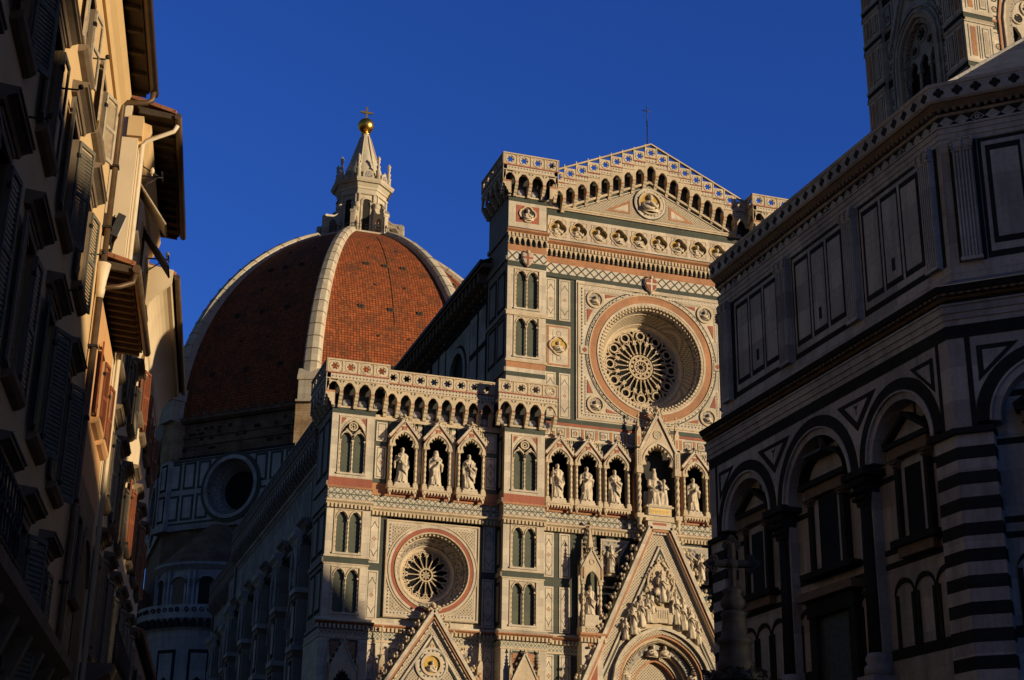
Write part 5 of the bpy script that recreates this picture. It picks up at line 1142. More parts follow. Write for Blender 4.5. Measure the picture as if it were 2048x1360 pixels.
for k in range(8):
    b = MB(oct_frame(k, 24.9)); hw = 24.9*T8
    b.holed(-hw+0.4, hw-0.4, 43.95, 52.3, 0, 48.1, lambda a: 3.5, -0.55, 0.0, 'drumw', 64)
    for z0, z1 in ((44.5, 47.75), (48.4, 51.9)):
        for s_ in (-1, 1):
            for j in range(3):
                a, e = s_*(9.7-2.25*j), s_*(7.85-2.25*j); a, e = min(a, e), max(a, e)
                if j == 2: a, e = (a, e)
                b.bx(a-0.02, e+0.02, -0.575, -0.5, z0, z1, 'green'); b.bx(a+0.32, e-0.32, -0.60, -0.5, z0+0.32, z1-0.32, 'drumw')
    b.bx(-hw, hw, -0.58, -0.5, 51.95, 52.25, 'green'); b.bx(-hw, hw, -0.58, -0.5, 44.0, 44.25, 'green')
    b.ring(0, 48.1, 3.95, 4.45, -0.75, -0.5, 'green', n=56); b.ring(0, 48.1, 3.5, 3.98, -0.85, -0.5, 'bwhite', n=56)
    b.ring(0, 48.1, 3.40, 3.52, -0.80, -0.5, 'drumw', n=56, cone=(2.9, 3.52)) if False else None
    for r0, r1, d0, d1, mt in ((3.5, 3.25, -0.8, 0.0, 'grimyshade'), (3.25, 2.75, 0.0, 1.0, 'mosaicd'), (2.75, 2.35, 1.0, 1.6, 'grimyshade')):
        n = 56; vs = [(r0*cos(2*pi*j/n), d0, 48.1+r0*sin(2*pi*j/n)) for j in range(n)]+[(r1*cos(2*pi*j/n), d1, 48.1+r1*sin(2*pi*j/n)) for j in range(n)]
        b.add(vs, [(j, (j+1) % n, n+(j+1) % n, n+j) for j in range(n)], mt)
    o = b.build('drum_face', duomo)
    g = MB(oct_frame(k, 24.9)); g.disc(0, 48.1, 2.6, 1.5, 1.6, 'glass', 32)
    for j in range(-3, 4): g.bx(j*0.6-0.03, j*0.6+0.03, 1.45, 1.52, 45.9, 50.3, 'iron'); g.bx(-2.3, 2.3, 1.46, 1.52, 48.1+j*0.6-0.02, 48.1+j*0.6+0.02, 'iron')
    g.build('pane', o)
    # rough brick band with dark patches for the shade in put-log holes and broken ledges
    b = MB(oct_frame(k, 24.75)); r = random.Random(k)
    for i in range(26):
        u = r.uniform(-9, 9); z = r.choice((53.6, 54.9, 55.6, 56.2)); b.bx(u, u+r.uniform(0.25, 0.9), -0.03, 0.03, z, z+r.uniform(0.2, 0.45), 'dark')
    for z in (54.2, 55.3): b.bx(-9.6, 9.6, -0.10, 0.05, z, z+0.14, 'brick')
    for i in range(9): b.bx(-7+i*1.7, -6.75+i*1.7, -0.75, -0.1, 57.9, 58.3, 'serena')
    b.build('brick_band', duomo)
# corner piers of the drum
for k in range(8):
    a = k*pi/4+pi/8
    fr = (DC[0], DC[1], 0, -sin(a), cos(a), -cos(a), -sin(a))
    b = MB(fr); R0 = 27.0
    b.bx(-1.25, 1.25, -R0-0.55, -R0+1.5, 43.9, 52.4, 'bwhite'); b.bx(-0.75, 0.75, -R0-0.60, -R0-0.5, 44.4, 47.8, 'bgreen'); b.bx(-0.75, 0.75, -R0-0.60, -R0-0.5, 48.4, 51.9, 'bgreen'); b.bx(-0.5, 0.5, -R0-0.64, -R0-0.5, 44.7, 47.5, 'bwhite'); b.bx(-0.5, 0.5, -R0-0.64, -R0-0.5, 48.7, 51.6, 'bwhite')
    b.bx(-1.5, 1.5, -R0-0.6, -R0+2, 52.4, 57.6, 'sunbrick'); b.bx(-1.7, 1.7, -R0-0.85, -R0+2, 43.2, 43.9, 'bwhite')
    b.bx(-1.25, 1.25, -R0-1.0, -R0+3, 57.6, 60.4, 'ribm'); b.prism_side(-1.4, 1.4, [(-R0-1.15, 60.3), (-R0-1.15, 60.7), (-R0-0.5, 61.9), (-R0+3, 61.9), (-R0+3, 60.3)], 'ribm'); b.bx(-1.45, 1.45, -R0-1.2, -R0+2, 57.5, 57.75, 'ribm')
    b.build('corner_pier', duomo)

dome = bpy.data.objects.new('dome', None); C.objects.link(dome); dome.parent = duomo
Z0 = 57.6
def rrib(z): return 27.75-36.2+sqrt(max(0.0, 36.2**2-(z-Z0)**2))
ZS = [57.4+(90.1-57.4)*i/36 for i in range(37)]
for k in range(8):
    a0, a1 = k*pi/4-pi/8, k*pi/4+pi/8
    vs, uvs = [], []; arc = 0.0; pr = None
    for z in ZS:
        r = rrib(z)-0.85
        if pr is not None: arc += hypot(r-pr[0], z-pr[1])
        pr = (r, z); A = Vector((DC[0]+r*cos(a0), DC[1]+r*sin(a0), z)); B = Vector((DC[0]+r*cos(a1), DC[1]+r*sin(a1), z)); w_ = (B-A).length
        for j in range(9): t = j/8; vs.append(tuple(A.lerp(B, t))); uvs.append(((t-0.5)*w_+100, arc))
    fs = [(i*9+j, i*9+j+1, (i+1)*9+j+1, (i+1)*9+j) for i in range(len(ZS)-1) for j in range(8)]
    me = bpy.data.meshes.new('tile_shell'); me.from_pydata(vs, [], fs); me.materials.append(M['dometile'])
    ul = me.uv_layers.new(name='UVMap')
    for lp in me.loops: ul.data[lp.index].uv = uvs[lp.vertex_index]
    me.polygons.foreach_set('use_smooth', [True]*len(fs))
    o = bpy.data.objects.new('tile_shell', me); C.objects.link(o); o.parent = dome
    # vents
    b = MB(oct_frame(k, 0.0)); 
    for z, us in ((63.6, (-5.2, 0, 5.2)), (72.3, (-3.9, 0, 3.9)), (80.2, (-2.5, 0, 2.5))):
        r = (rrib(z)-0.85)*cos(pi/8); sl = 0.0
        for u in us:
            b.bx(u-0.36, u+0.36, -r-0.16, -r+0.5, z-0.30, z+0.30, 'timber'); b.disc(u, z, 0.22, -r-0.18, -r-0.1, 'dark', 12)
    for z in (68, 76.4, 84): 
        r = (rrib(z)-0.85)*cos(pi/8)
        for u in (-1.8, 2.2): b.bx(u-0.15, u+0.15, -r-0.10, -r+0.4, z-0.12, z+0.12, 'dark')
    zz = [70+i for i in range(19)]
    b.tube([(0.4, -(rrib(z)-0.85)*cos(pi/8)-0.04, z) for z in zz], 0.05, 'copper', 5, False)
    b.build('vent', dome)
for k in range(8):
    a = k*pi/4+pi/8; fr = (DC[0], DC[1], 0, -sin(a), cos(a), -cos(a), -sin(a)); b = MB(fr); n = len(ZS)-3; zs = ZS[3:]
    vs = []
    for z in zs:
        r = rrib(z); t = (z-Z0)/33; h = lerp(0.95, 0.62, t); ri = r-1.8
        # surface normal leans up with height
        ny = sqrt(max(0.05, 1-((z-Z0)/36.2)**2)); nz = (z-Z0)/36.2
        for u, e in ((-h-0.12, -1.5), (-h-0.12, -0.25), (-h+0.12, 0.08), (0, 0.22), (h-0.12, 0.08), (h+0.12, -0.25), (h+0.12, -1.5)): vs.append((u, -(r+e*ny), z+e*nz))
    fs = [(i*7+j, i*7+j+1, (i+1)*7+j+1, (i+1)*7+j) for i in range(n-1) for j in range(6)]
    b.add(vs, fs, 'ribm')
    for i in range(1, n-1, 2):
        z = zs[i]; r = rrib(z); ny = sqrt(max(0.05, 1-((z-Z0)/36.2)**2)); nz = (z-Z0)/36.2; t = (z-Z0)/33; h = lerp(0.95, 0.62, t)
        b.tube([(u, -(r+e*ny), z+e*nz) for u, e in ((-h-0.14, -0.5), (-h-0.12, -0.2), (-h+0.12, 0.12), (0, 0.26), (h-0.12, 0.12), (h+0.12, -0.2), (h+0.14, -0.5))], 0.045, 'serena', 5, False)
    b.build('rib', dome)

# ---- lantern
lan = bpy.data.objects.new('lantern', None); C.objects.link(lan); lan.parent = duomo
b = MB(); octring(b, DC, 7.0, 6.7, 89.2, 89.9, 'ribm'); octring(b, DC, 7.0, 7.0, 89.9, 90.15, 'ribm')
for k in range(8):
    for j in range(5):
        a0 = k*pi/4-pi/8; A = Vector((DC[0]+6.8*cos(a0), DC[1]+6.8*sin(a0), 0)); B = Vector((DC[0]+6.8*cos(a0+pi/4), DC[1]+6.8*sin(a0+pi/4), 0)); q = A.lerp(B, j/5)
        b.tube([(q.x, q.y, 90.1), (q.x, q.y, 91.2)], 0.03, 'iron', 5)
    for z in (90.7, 91.2): b.tube([(A.x, A.y, z), (B.x, B.y, z)], 0.03, 'iron', 5)
b.build('gallery', lan)
b = MB(); octring(b, DC, 3.65, 3.65, 90, 98.4, 'ribm'); octring(b, DC, 3.9, 3.9, 97.3, 97.55, 'ribm'); octring(b, DC, 3.8, 3.85, 98.2, 98.6, 'ribm'); octring(b, DC, 3.9, 4.2, 98.6, 99.05, 'ribm'); octring(b, DC, 4.5, 4.6, 99.05, 99.25, 'ribm'); octring(b, DC, 4.65, 4.8, 99.25, 99.6, 'ribm')
octring(b, DC, 3.8, 3.8, 99.6, 100.5, 'ribm'); b.build('shaft', lan)
for k in range(8):
    b = MB(oct_frame(k, 3.65*cos(pi/8))); us, zs = rarch(-0.55, 0.55, 96.0, 12); b.strip(us, [90.2]*len(us), zs, -0.02, 0.05, 'dark')
    us2, zo = rarch(-0.82, 0.82, 96.0, 12); b.strip(us2, zs, zo, -0.16, 0, 'ribm')
    for s_ in (-1, 1): b.bx(s_*0.55, s_*0.82, -0.16, 0, 90.1, 96.0, 'ribm'); b.bx(s_*0.50, s_*0.84, -0.22, 0, 95.7, 96.05, 'ribm'); b.bx(s_*0.98, s_*1.24, -0.20, 0, 90.1, 97.3, 'ribm')
    o = b.build('window', lan)
    b = MB(oct_frame(k, 3.78*cos(pi/8))); us, zs = rarch(-0.78, 0.78, 100.5, 10); b.strip(us, [99.6]*len(us), zs, -0.30, 0.2, 'ribm')
    us, zs = rarch(-0.55, 0.55, 100.45, 10); b.strip(us, [99.8]*len(us), zs, -0.315, 0.0, 'mosaicd'); b.build('shell_niche', lan)
    a = k*pi/4+pi/8; fr = (DC[0], DC[1], 0, -sin(a), cos(a), -cos(a), -sin(a))
    b = MB(fr); pts = [(-3.0, 90), (-6.35, 90), (-6.35, 93.2), (-6.2, 93.5), (-5.6, 93.55), (-4.9, 93.7), (-4.4, 94.1), (-4.1, 94.8), (-3.9, 95.5), (-3.0, 95.7)]
    b.prism_side(-0.36, 0.36, pts, 'ribm'); b.prism_side(-0.40, 0.40, [(-6.45, 93.15), (-6.45, 93.5), (-5.6, 93.7), (-4.85, 93.85), (-4.3, 94.3), (-4.0, 95.0), (-3.9, 94.7), (-4.2, 94.0), (-4.8, 93.6), (-5.5, 93.45)], 'ribm')
    vs = b; b.tube([(-0.46, -3.75, 95.45), (0.46, -3.75, 95.45)], 0.48, 'ribm', 12); b.tube([(-0.44, -6.05, 93.3), (0.44, -6.05, 93.3)], 0.36, 'ribm', 12); b.bx(-0.30, 0.30, -6.5, -6.3, 90, 93, 'ribm')
    us = [-5.6, -5.3, -4.9, -4.5, -4.2]; b.prism_side(-0.37, 0.37, [(-5.7, 90.2), (-5.7, 92.4), (-5.3, 93.1), (-4.7, 93.1), (-4.3, 92.4), (-4.3, 90.2)], 'serena')
    b.build('buttress', lan)
    b = MB(fr); b.lathe(0, -3.85, [(0.34, 99.6), (0.34, 101.1), (0.42, 101.2), (0.2, 101.5), (0.32, 102.0), (0.12, 102.35), (0.26, 102.75), (0.20, 103.0), (0.30, 103.3), (0.05, 103.75)], 'ribm', 9); b.build('finial', lan)
b = MB(); b.lathe(DC[0], DC[1], [(3.5, 99.8), (2.7, 102.2), (1.9, 104.4), (1.2, 106.6), (0.72, 108.3), (0.55, 108.9)], 'ribm', 16, True)
for k in range(8):
    a = k*pi/4+pi/8; b.tube([(DC[0]+r*cos(a), DC[1]+r*sin(a), z) for r, z in ((3.35, 99.8), (1.95, 104.4), (0.76, 108.3))], [0.16, 0.12, 0.08], 'ribm', 6)
b.build('cone', lan)
b = MB(); b.lathe(DC[0], DC[1], [(0.55, 108.7), (0.72, 108.85), (0.45, 109.0), (0.40, 109.2), (0.5, 109.25)], 'giltcopper', 16); b.ball((DC[0], DC[1], 110.33), 1.22, 'giltcopper', 40, 24); b.build('ball', lan)
b = MB(); b.bx(DC[0]-0.13, DC[0]+0.13, DC[1]-0.13, DC[1]+0.13, 111.4, 113.55, 'giltcopper'); b.bx(DC[0]-0.95, DC[0]+0.95, DC[1]-0.12, DC[1]+0.12, 112.45, 112.75, 'giltcopper'); b.bx(DC[0]-0.2, DC[0]+0.2, DC[1]-0.2, DC[1]+0.2, 111.4, 111.65, 'giltcopper'); b.build('cross', lan)

# ---- small exedra under the drum, and the north tribune body
fr = oct_frame(5, 0.0); n_ = (cos(5*pi/4), sin(5*pi/4)); ec = (DC[0]+n_[0]*27.0, DC[1]+n_[1]*27.0)
b = MB(); b.lathe(ec[0], ec[1], [(7.6, 0), (7.6, 29.4)], 'bwhite', 40, False); b.lathe(ec[0], ec[1], [(7.7, 29.2), (8.6, 30.4), (8.6, 31.9)], 'bwhite', 40, False); b.lathe(ec[0], ec[1], [(6.4, 31.5), (6.4, 36.4)], 'bwhite', 40, False)
b.lathe(ec[0], ec[1], [(6.5, 36.3), (7.1, 36.8), (7.1, 37.1), (6.6, 37.15)], 'bwhite', 40, False); b.lathe(ec[0], ec[1], [(6.9, 37.1), (1.2, 42.8)], 'brick', 40, False)
for i in range(9):
    a = 5*pi/4+(i-4)*0.52; f2 = (ec[0]+6.4*cos(a), ec[1]+6.4*sin(a), 0, -sin(a), cos(a), -cos(a), -sin(a)); o_ = b.fr; b.fr = f2
    us, zs = rarch(-0.85, 0.85, 34.6, 12); b.strip(us, [32.2]*len(us), zs, -0.10, 0.4, 'dark' if i % 2 else 'serena'); us2, zo = rarch(-1.15, 1.15, 34.6, 12); b.strip(us2, zs, zo, -0.3, 0.2, 'bwhite')
    for s_ in (-1, 1): b.bx(s_*1.3, s_*1.55, -0.28, 0.2, 32, 36.2, 'bwhite'); b.bx(s_*0.85, s_*1.1, -0.2, 0.2, 32, 34.6, 'bwhite')
    f2 = (ec[0]+8.6*cos(a), ec[1]+8.6*sin(a), 0, -sin(a), cos(a), -cos(a), -sin(a)); b.fr = f2
    for j in range(-2, 3): b.ring(j*0.85, 31.3, 0.16, 0.26, -0.06, 0.1, 'bgreen', n=10); us, zs = parch(j*0.85-0.3, j*0.85+0.3, 29.9, 0.5, 6); b.strip(us, [29.5]*len(us), zs, 0.0, 0.5, 'dark')
    b.fr = (ec[0]+7.6*cos(a), ec[1]+7.6*sin(a), 0, -sin(a), cos(a), -cos(a), -sin(a)); b.bx(-1.2, 1.2, -0.06, 0.3, 14, 27, 'bgreen'); b.bx(-0.9, 0.9, -0.09, 0.3, 14.4, 26.6, 'bwhite'); us, zs = parch(-0.55, 0.55, 23, 1.0, 8); b.strip(us, [16]*len(us), zs, -0.12, 0, 'dark')
    b.fr = o_
b.build('exedra', duomo)
b = MB(); tcx = (DC[0]-33, DC[1]+2); octring(b, tcx, 15.5, 15.5, 0, 30.5, 'grimyshade'); octring(b, tcx, 16, 16.4, 30.5, 31.4, 'grimyshade'); octring(b, tcx, 15.0, 6.0, 31.4, 39.5, 'tile')
for k in range(8):
    fr = oct_frame(k, 15.5*cos(pi/8), c=tcx); o_ = b.fr; b.fr = fr
    for u in (-4.2, 0, 4.2): b.bx(u-1.6, u+1.6, -0.06, 0.1, 6, 27, 'bgreen'); b.bx(u-1.25, u+1.25, -0.1, 0.1, 6.4, 26.6, 'grimyshade'); us, zs = parch(u-0.6, u+0.6, 21, 1.2, 8); b.strip(us, [10]*len(us), zs, -0.13, 0, 'dark')
    b.fr = o_
b.build('tribune', duomo)

# ---- visitors on the lantern terrace
def person(name, x, y, z, h, rot, cloth, legs, label, arm=0):
    b = MB((x, y, z, cos(rot), sin(rot), -sin(rot), cos(rot))); k = h/1.75
    for q in (-1, 1):
        b.tube([(q*0.10*k, 0, 0.86*k), (q*0.11*k, -0.02*k, 0.48*k), (q*0.11*k, 0.02*k, 0.06*k)], [0.085*k, 0.065*k, 0.045*k], legs, 8); b.ball((q*0.11*k, -0.06*k, 0.045*k), (0.05*k, 0.13*k, 0.045*k), legs, 7, 5)
        e = (q*0.25*k, -0.04*k, 1.12*k); hnd = (q*0.16*k, -0.27*k, (1.15+0.25*arm)*k)
        b.tube([(q*0.19*k, 0, 1.40*k), e, hnd], [0.055*k, 0.048*k, 0.033*k], cloth, 7); b.ball(hnd, (0.035*k, 0.05*k, 0.045*k), 'skin', 6, 4)
        for f in range(4): b.tube([hnd, (hnd[0]+(f-1.5)*0.018*k, hnd[1]-0.07*k, hnd[2]-0.01*k*abs(f-1.5))], 0.009*k, 'skin', 4)
    b.lathe(0, 0, [(0.155*k, 0.80*k), (0.165*k, 0.95*k), (0.16*k, 1.1*k), (0.195*k, 1.33*k), (0.17*k, 1.43*k), (0.06*k, 1.49*k), (0.055*k, 1.56*k)], cloth, 12, rf=lambda a, q: 1-0.25*abs(sin(a)))
    b.ball((0, -0.01*k, 1.645*k), (0.078*k, 0.092*k, 0.115*k), 'skin', 10, 8); b.ball((0, -0.10*k, 1.635*k), (0.014*k, 0.022*k, 0.024*k), 'skin', 5, 4); b.ball((0, 0.02*k, 1.69*k), (0.088*k, 0.095*k, 0.09*k), 'timber', 9, 6)
    o = b.build(name)
    for v in o.data.vertices: v.co.x -= x; v.co.y -= y; v.co.z -= z
    o.location = (x, y, z); return tag(o, label, 'person', 'visitors on the lantern terrace')
def ter(u, k, r=6.45):
    a0 = k*pi/4; nx, ny = cos(a0), sin(a0); ap = r*cos(pi/8); return DC[0]+nx*ap-ny*u, DC[1]+ny*ap+nx*u
for u, k, h, c1, c2, l, arm in ((-2.0, 6, 1.78, 'cloth1', 'cloth2', 'visitor in black standing alone left of the dark lantern window', 0),
        (0.9, 6, 1.70, 'cloth2', 'cloth1', 'visitor in blue grey, left one of two close together under the lantern', 1), (1.3, 6, 1.78, 'cloth1', 'cloth1', 'visitor in black, right one of two close together under the lantern', 0),
        (2.35, 6, 1.74, 'cloth3', 'cloth1', 'visitor in dull red at the right-hand bend of the lantern terrace', 1), (-1.2, 7, 1.72, 'cloth1', 'cloth2', 'visitor in a dark jacket on the right side of the lantern terrace, furthest right', 0), (0.4, 5, 1.76, 'cloth2', 'cloth2', 'visitor in blue grey on the shaded left side of the lantern terrace', 0)):
    x, y = ter(u, k); person('person', x, y, 90.15, h, k*pi/4-3*pi/2, c1, c2, l, arm)
# ================================================================ bell tower
tower = thing('bell_tower', 'tall square marble bell tower with traceried windows, rising behind the baptistery roof', 'bell tower', (33, 3, 0))
TX, TY, TW = 25.56, -4.04, 14.45
b = MB(); b.bx(TX+0.5, TX+TW-0.5, TY+0.5, TY+TW-0.5, 0, 62, 'bwhite'); b.bx(TX+1.6, TX+TW-1.6, TY+1.6, TY+TW-1.6, 62, 88, 'dark'); b.bx(TX-0.8, TX+TW+0.8, TY-0.8, TY+TW+0.8, 84, 86, 'bwhite')
for x_ in (TX, TX+TW-2.7):
    for y_ in (TY, TY+TW-2.7): b.bx(x_, x_+2.7, y_, y_+2.7, 0, 84, 'white')
b.build('core', tower)
TF = [((TX, 0, 0, 0, -1, 1, 0), -(TY+TW), -TY), ((0, TY, 0, 1, 0, 0, 1), TX, TX+TW), ((TX+TW, 0, 0, 0, 1, -1, 0), TY, TY+TW), ((0, TY+TW, 0, -1, 0, 0, -1), -(TX+TW), -TX)]
BANDS = (44, 53.5, 58.5, 63.9, 68.4, 73.2, 76.7, 81)
for fi, (fr, u0, u1) in enumerate(TF):
    b = MB(fr); c = (u0+u1)/2; wm = 'white' if fi == 1 else 'bwhite'; gm = 'green' if fi == 1 else 'bgreen'  # west face in sunlit tones, other faces in darker shaded copies
    # corner piers, chamfered as half octagons
    for q, ue in ((1, u0), (-1, u1)):
        for i in range(len(BANDS)-1):
            z0, z1 = BANDS[i], BANDS[i+1]
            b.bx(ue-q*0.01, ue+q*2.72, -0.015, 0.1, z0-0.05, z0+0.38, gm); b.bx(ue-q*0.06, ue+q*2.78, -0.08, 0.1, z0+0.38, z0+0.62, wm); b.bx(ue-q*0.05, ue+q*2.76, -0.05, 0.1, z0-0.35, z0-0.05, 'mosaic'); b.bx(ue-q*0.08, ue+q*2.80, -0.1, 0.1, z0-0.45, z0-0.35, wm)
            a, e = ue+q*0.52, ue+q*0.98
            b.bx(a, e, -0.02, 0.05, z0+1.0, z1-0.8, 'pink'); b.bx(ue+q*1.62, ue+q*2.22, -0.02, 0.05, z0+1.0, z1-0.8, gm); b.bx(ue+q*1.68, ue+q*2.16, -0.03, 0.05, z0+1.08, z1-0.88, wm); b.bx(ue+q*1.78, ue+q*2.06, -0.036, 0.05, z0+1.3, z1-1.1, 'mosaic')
            for g0, g1 in ((0.30, 1.20), (1.40, 2.45)):
                for uu in (g0, g1): b.bx(ue+q*uu-0.03, ue+q*uu+0.03, -0.018, 0.05, z0+0.85, z1-0.65, gm)
        # inlaid strip beside the pier
        a, e = ue+q*2.7, ue+q*4.05; b.bx(a, e, 0.45, 1.7, 0, 84, wm)
        for i in range(len(BANDS)-1):
            z0, z1 = BANDS[i], BANDS[i+1]
            b.bx(a, e, 0.43, 0.5, z0-0.3, z0+0.4, gm); b.bx(a, e, 0.40, 0.5, z0+0.4, z0+0.6, 'pink'); b.bx(a+q*0.22, e-q*0.22, 0.425, 0.5, z0+0.9, z1-0.6, gm); b.bx(a+q*0.30, e-q*0.30, 0.415, 0.5, z0+1.0, z1-0.7, wm)
            cm = (a+e)/2
            for j, z in enumerate((z0+1.6, z0+2.6, z0+3.6)):
                if z < z1-1: b.ring(cm, z, 0.20, 0.30, 0.40, 0.45, gm, n=12); b.disc(cm, z, 0.12, 0.40, 0.45, 'pink', 8)
    # window bays: three lights under a great arch with a gable
    b.bx(u0+4.05, u1-4.05, 0.9, 1.7, 0, 62, wm); us, zs = parch(c-2.55, c+2.55, 69.3, 3.3, 24)
    b.strip([u0+4.05]+us+[u1-4.05], [62]+zs+[62], [84]*(len(us)+2), 0.55, 1.4, wm)
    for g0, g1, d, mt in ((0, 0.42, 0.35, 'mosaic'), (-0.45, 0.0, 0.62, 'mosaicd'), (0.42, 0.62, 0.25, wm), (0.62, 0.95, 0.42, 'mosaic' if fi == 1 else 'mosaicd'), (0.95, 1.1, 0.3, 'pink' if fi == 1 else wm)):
        u2, z2 = parch(c-2.55-g1, c+2.55+g1, 69.3, 3.3+g1, 24); u3, z3 = parch(c-2.55-g0, c+2.55+g0, 69.3, 3.3+g0, 24); vs = []; n = len(u2)
        for d_ in (d, d+0.5): vs += [(u2[j], d_, z2[j]) for j in range(n)]+[(u3[j], d_, z3[j]) for j in range(n)]
        fs = []
        for j in range(n-1): fs += [(j, j+1, n+j+1, n+j), (2*n+j, 2*n+j+1, 3*n+j+1, 3*n+j), (j, j+1, 2*n+j+1, 2*n+j), (n+j, n+j+1, 3*n+j+1, 3*n+j)]
        b.add(vs, fs, mt)
        for s_ in (-1, 1): b.bx(c+s_*(2.55+g0), c+s_*(2.55+g1), d, d+0.5, 62, 69.3, mt)
    for s_ in (-1, 1): b.bar((c+s_*3.9, 71.5), (c, 79.5), 0.35, 0.25, 0.9, wm); b.bar((c+s_*3.3, 71.5), (c, 78.4), 0.2, 0.38, 0.9, 'mosaic'); b.ring(c+s_*0.0, 75.4, 0.6, 0.9, 0.35, 0.6, wm, n=18)
    o = b.build('tower_face', tower)
    b = MB(fr)
    for i in range(3):
        a0 = c-2.4+1.6*i; us, zs = parch(a0+0.12, a0+1.48, 68.2, 1.15, 12); zs = [z-0.1*abs(sin(3*pi*j/12)) for j, z in enumerate(zs)]
        b.strip([a0]+us+[a0+1.6], [68.1]+zs+[68.1], [69.4]*(len(us)+2), 1.05, 1.3, wm)
    us, zs = parch(c-2.5, c+2.5, 69.3, 3.25, 24)
    b.strip(us, [69.35]*len(us), zs, 1.1, 1.22, wm)
    for uu, z, r in ((0, 71.2, 0.62), (-1.15, 70.1, 0.42), (1.15, 70.1, 0.42)):
        b.ring(c+uu, z, r, r+0.14, 0.98, 1.12, wm, n=24); b.disc(c+uu, z, r*0.55, 1.05, 1.11, 'dark', 12)
        for k in range(6): b.disc(c+uu+r*0.66*cos(k*pi/3), z+r*0.66*sin(k*pi/3), r*0.22, 1.05, 1.11, 'dark', 8)
    for uu in (-2.45, -0.8, 0.8, 2.45): b.twist(c+uu, 1.2, 0.13, 63, 67.9, wm, 0.6); b.bx(c+uu-0.2, c+uu+0.2, 1.0, 1.4, 67.8, 68.2, wm)
    b.bx(c-2.6, c+2.6, 0.9, 1.5, 62, 63.2, wm); b.build('window_tracery', o)

# ================================================================ baptistery
BC = (-0.366, -51.034); BR = 0.0151; BH = 16.77; LO = 0.555
bap = thing('baptistery', 'octagonal white and dark green marble baptistery with pyramid roof and striped corner piers', 'baptistery', (BC[0], BC[1], 0))
b = MB(); cc = 1/cos(pi/8); rot = pi/8+BR
for r0, r1, z0, z1, m in ((BH+LO-0.6, BH+LO-0.6, 0, 17, 'bwhite'), (BH-0.35, BH-0.35, 16.9, 23.2, 'bwhite')): octring(b, BC, r0*cc, r1*cc, z0, z1, m, rot)
b.build('core', bap)
b = MB(); b_low = MB()
for r0, r1, z0, z1, m in ((BH+LO+0.04, BH+LO+0.04, 16.36, 16.52, 'bwhite'), (BH+LO+0.08, BH+LO+0.08, 16.52, 16.70, 'bwhite'), (BH+LO+0.12, BH+LO+0.12, 16.70, 16.90, 'bwhite'), (BH+LO+0.16, BH+LO+0.16, 16.90, 16.96, 'bwhite'),
        (BH+LO+0.02, BH+LO+0.02, 16.0, 16.36, 'bgreen'), (BH+LO-0.06, BH+LO-0.06, 16.96, 17.12, 'bgreen'), (BH+LO+0.03, BH+LO+0.12, 17.12, 17.18, 'serena'), (BH+LO+0.12, BH+LO+0.2, 17.22, 17.28, 'serena'), (BH+LO+0.26, BH+LO+0.33, 17.28, 17.43, 'bgreen'), (BH+0.86, BH+0.1, 17.43, 17.85, 'lead'),
        (BH+0.12, BH+0.12, 17.85, 18.10, 'bwhite'), (BH+0.06, BH+0.06, 18.10, 18.36, 'bwhite'),
        (BH+0.03, BH+0.03, 22.12, 22.26, 'bwhite'), (BH+0.06, BH+0.06, 22.26, 22.42, 'bwhite'), (BH+0.09, BH+0.09, 22.42, 22.58, 'bwhite'), (BH+0.13, BH+0.13, 22.58, 22.64, 'bwhite'), (BH-0.02, BH-0.02, 22.64, 23.0, 'bgreen'), (BH+0.03, BH+0.08, 23.0, 23.06, 'bwhite'), (BH+0.10, BH+0.22, 23.18, 23.36, 'serena'), (BH+0.28, BH+0.34, 23.36, 23.42, 'bwhite'), (BH+0.33, BH+0.33, 23.42, 23.82, 'bwhite'), (BH+0.36, BH+0.39, 23.82, 23.92, 'bwhite')):
    octring(b if z0 > 20 else b_low, BC, r0*cc, r1*cc, z0, z1, m, rot)
for k in range(8):
    for off, z0, z1, n, w_ in ((BH+LO+0.15, 17.18, 17.24, 64, 0.10), (BH+0.10, 23.06, 23.18, 64, 0.10)):
        t_ = b if z0 > 20 else b_low; t_.fr = oct_frame(k, off, 0, BC, BR); hw = off*T8
        for j in range(n): u = -hw+(j+0.5)*2*hw/n; t_.bx(u-w_*0.5, u+w_*0.5, -0.10, 0.15, z0, z1, 'serena')
    b.fr = oct_frame(k, BH+0.33, 0, BC, BR); hw = (BH+0.33)*T8; n = 27
    for j in range(n):                                     # shade of pierced quatrefoils as dark discs
        u = -hw+(j+0.5)*2*hw/n
        for s_ in ((0.085, 0), (-0.085, 0), (0, 0.085), (0, -0.085)): b.disc(u+s_[0], 23.62+s_[1], 0.075, -0.012, 0.05, 'dark', 8)
        b.bx(u-0.07, u+0.07, -0.014, 0.05, 23.55, 23.69, 'dark')
    b.fr = oct_frame(k, BH-0.02, 0, BC, BR); hw = BH*T8; n = 32
    for j in range(n):                                     # lozenge frieze
        u = -hw+(j+0.5)*2*hw/n; z = 22.82
        if j % 5 == 2: b.prism([(u-0.21, z), (u, z-0.17), (u+0.21, z), (u, z+0.17)], -0.02, 0.05, 'bwhite'); b.prism([(u-0.16, z), (u, z-0.125), (u+0.16, z), (u, z+0.125)], -0.03, 0.05, 'bgreen'); b.ring(u, z, 0.03, 0.075, -0.04, 0.05, 'bwhite', n=10)
        else: b.prism([(u-0.21, z), (u, z-0.17), (u+0.21, z), (u, z+0.17)], -0.02, 0.05, 'bwhite')
b.fr = ID; b.build('eave_cornice', bap); b_low.build('string_cornice', bap)
b = MB(); r0 = (BH-0.3)*cc
ap_ = [(BC[0]+r0*cos(rot+k*pi/4), BC[1]+r0*sin(rot+k*pi/4), 24.15) for k in range(8)]; top = [(BC[0]+1.4*cos(rot+k*pi/4), BC[1]+1.4*sin(rot+k*pi/4), 36.1) for k in range(8)]
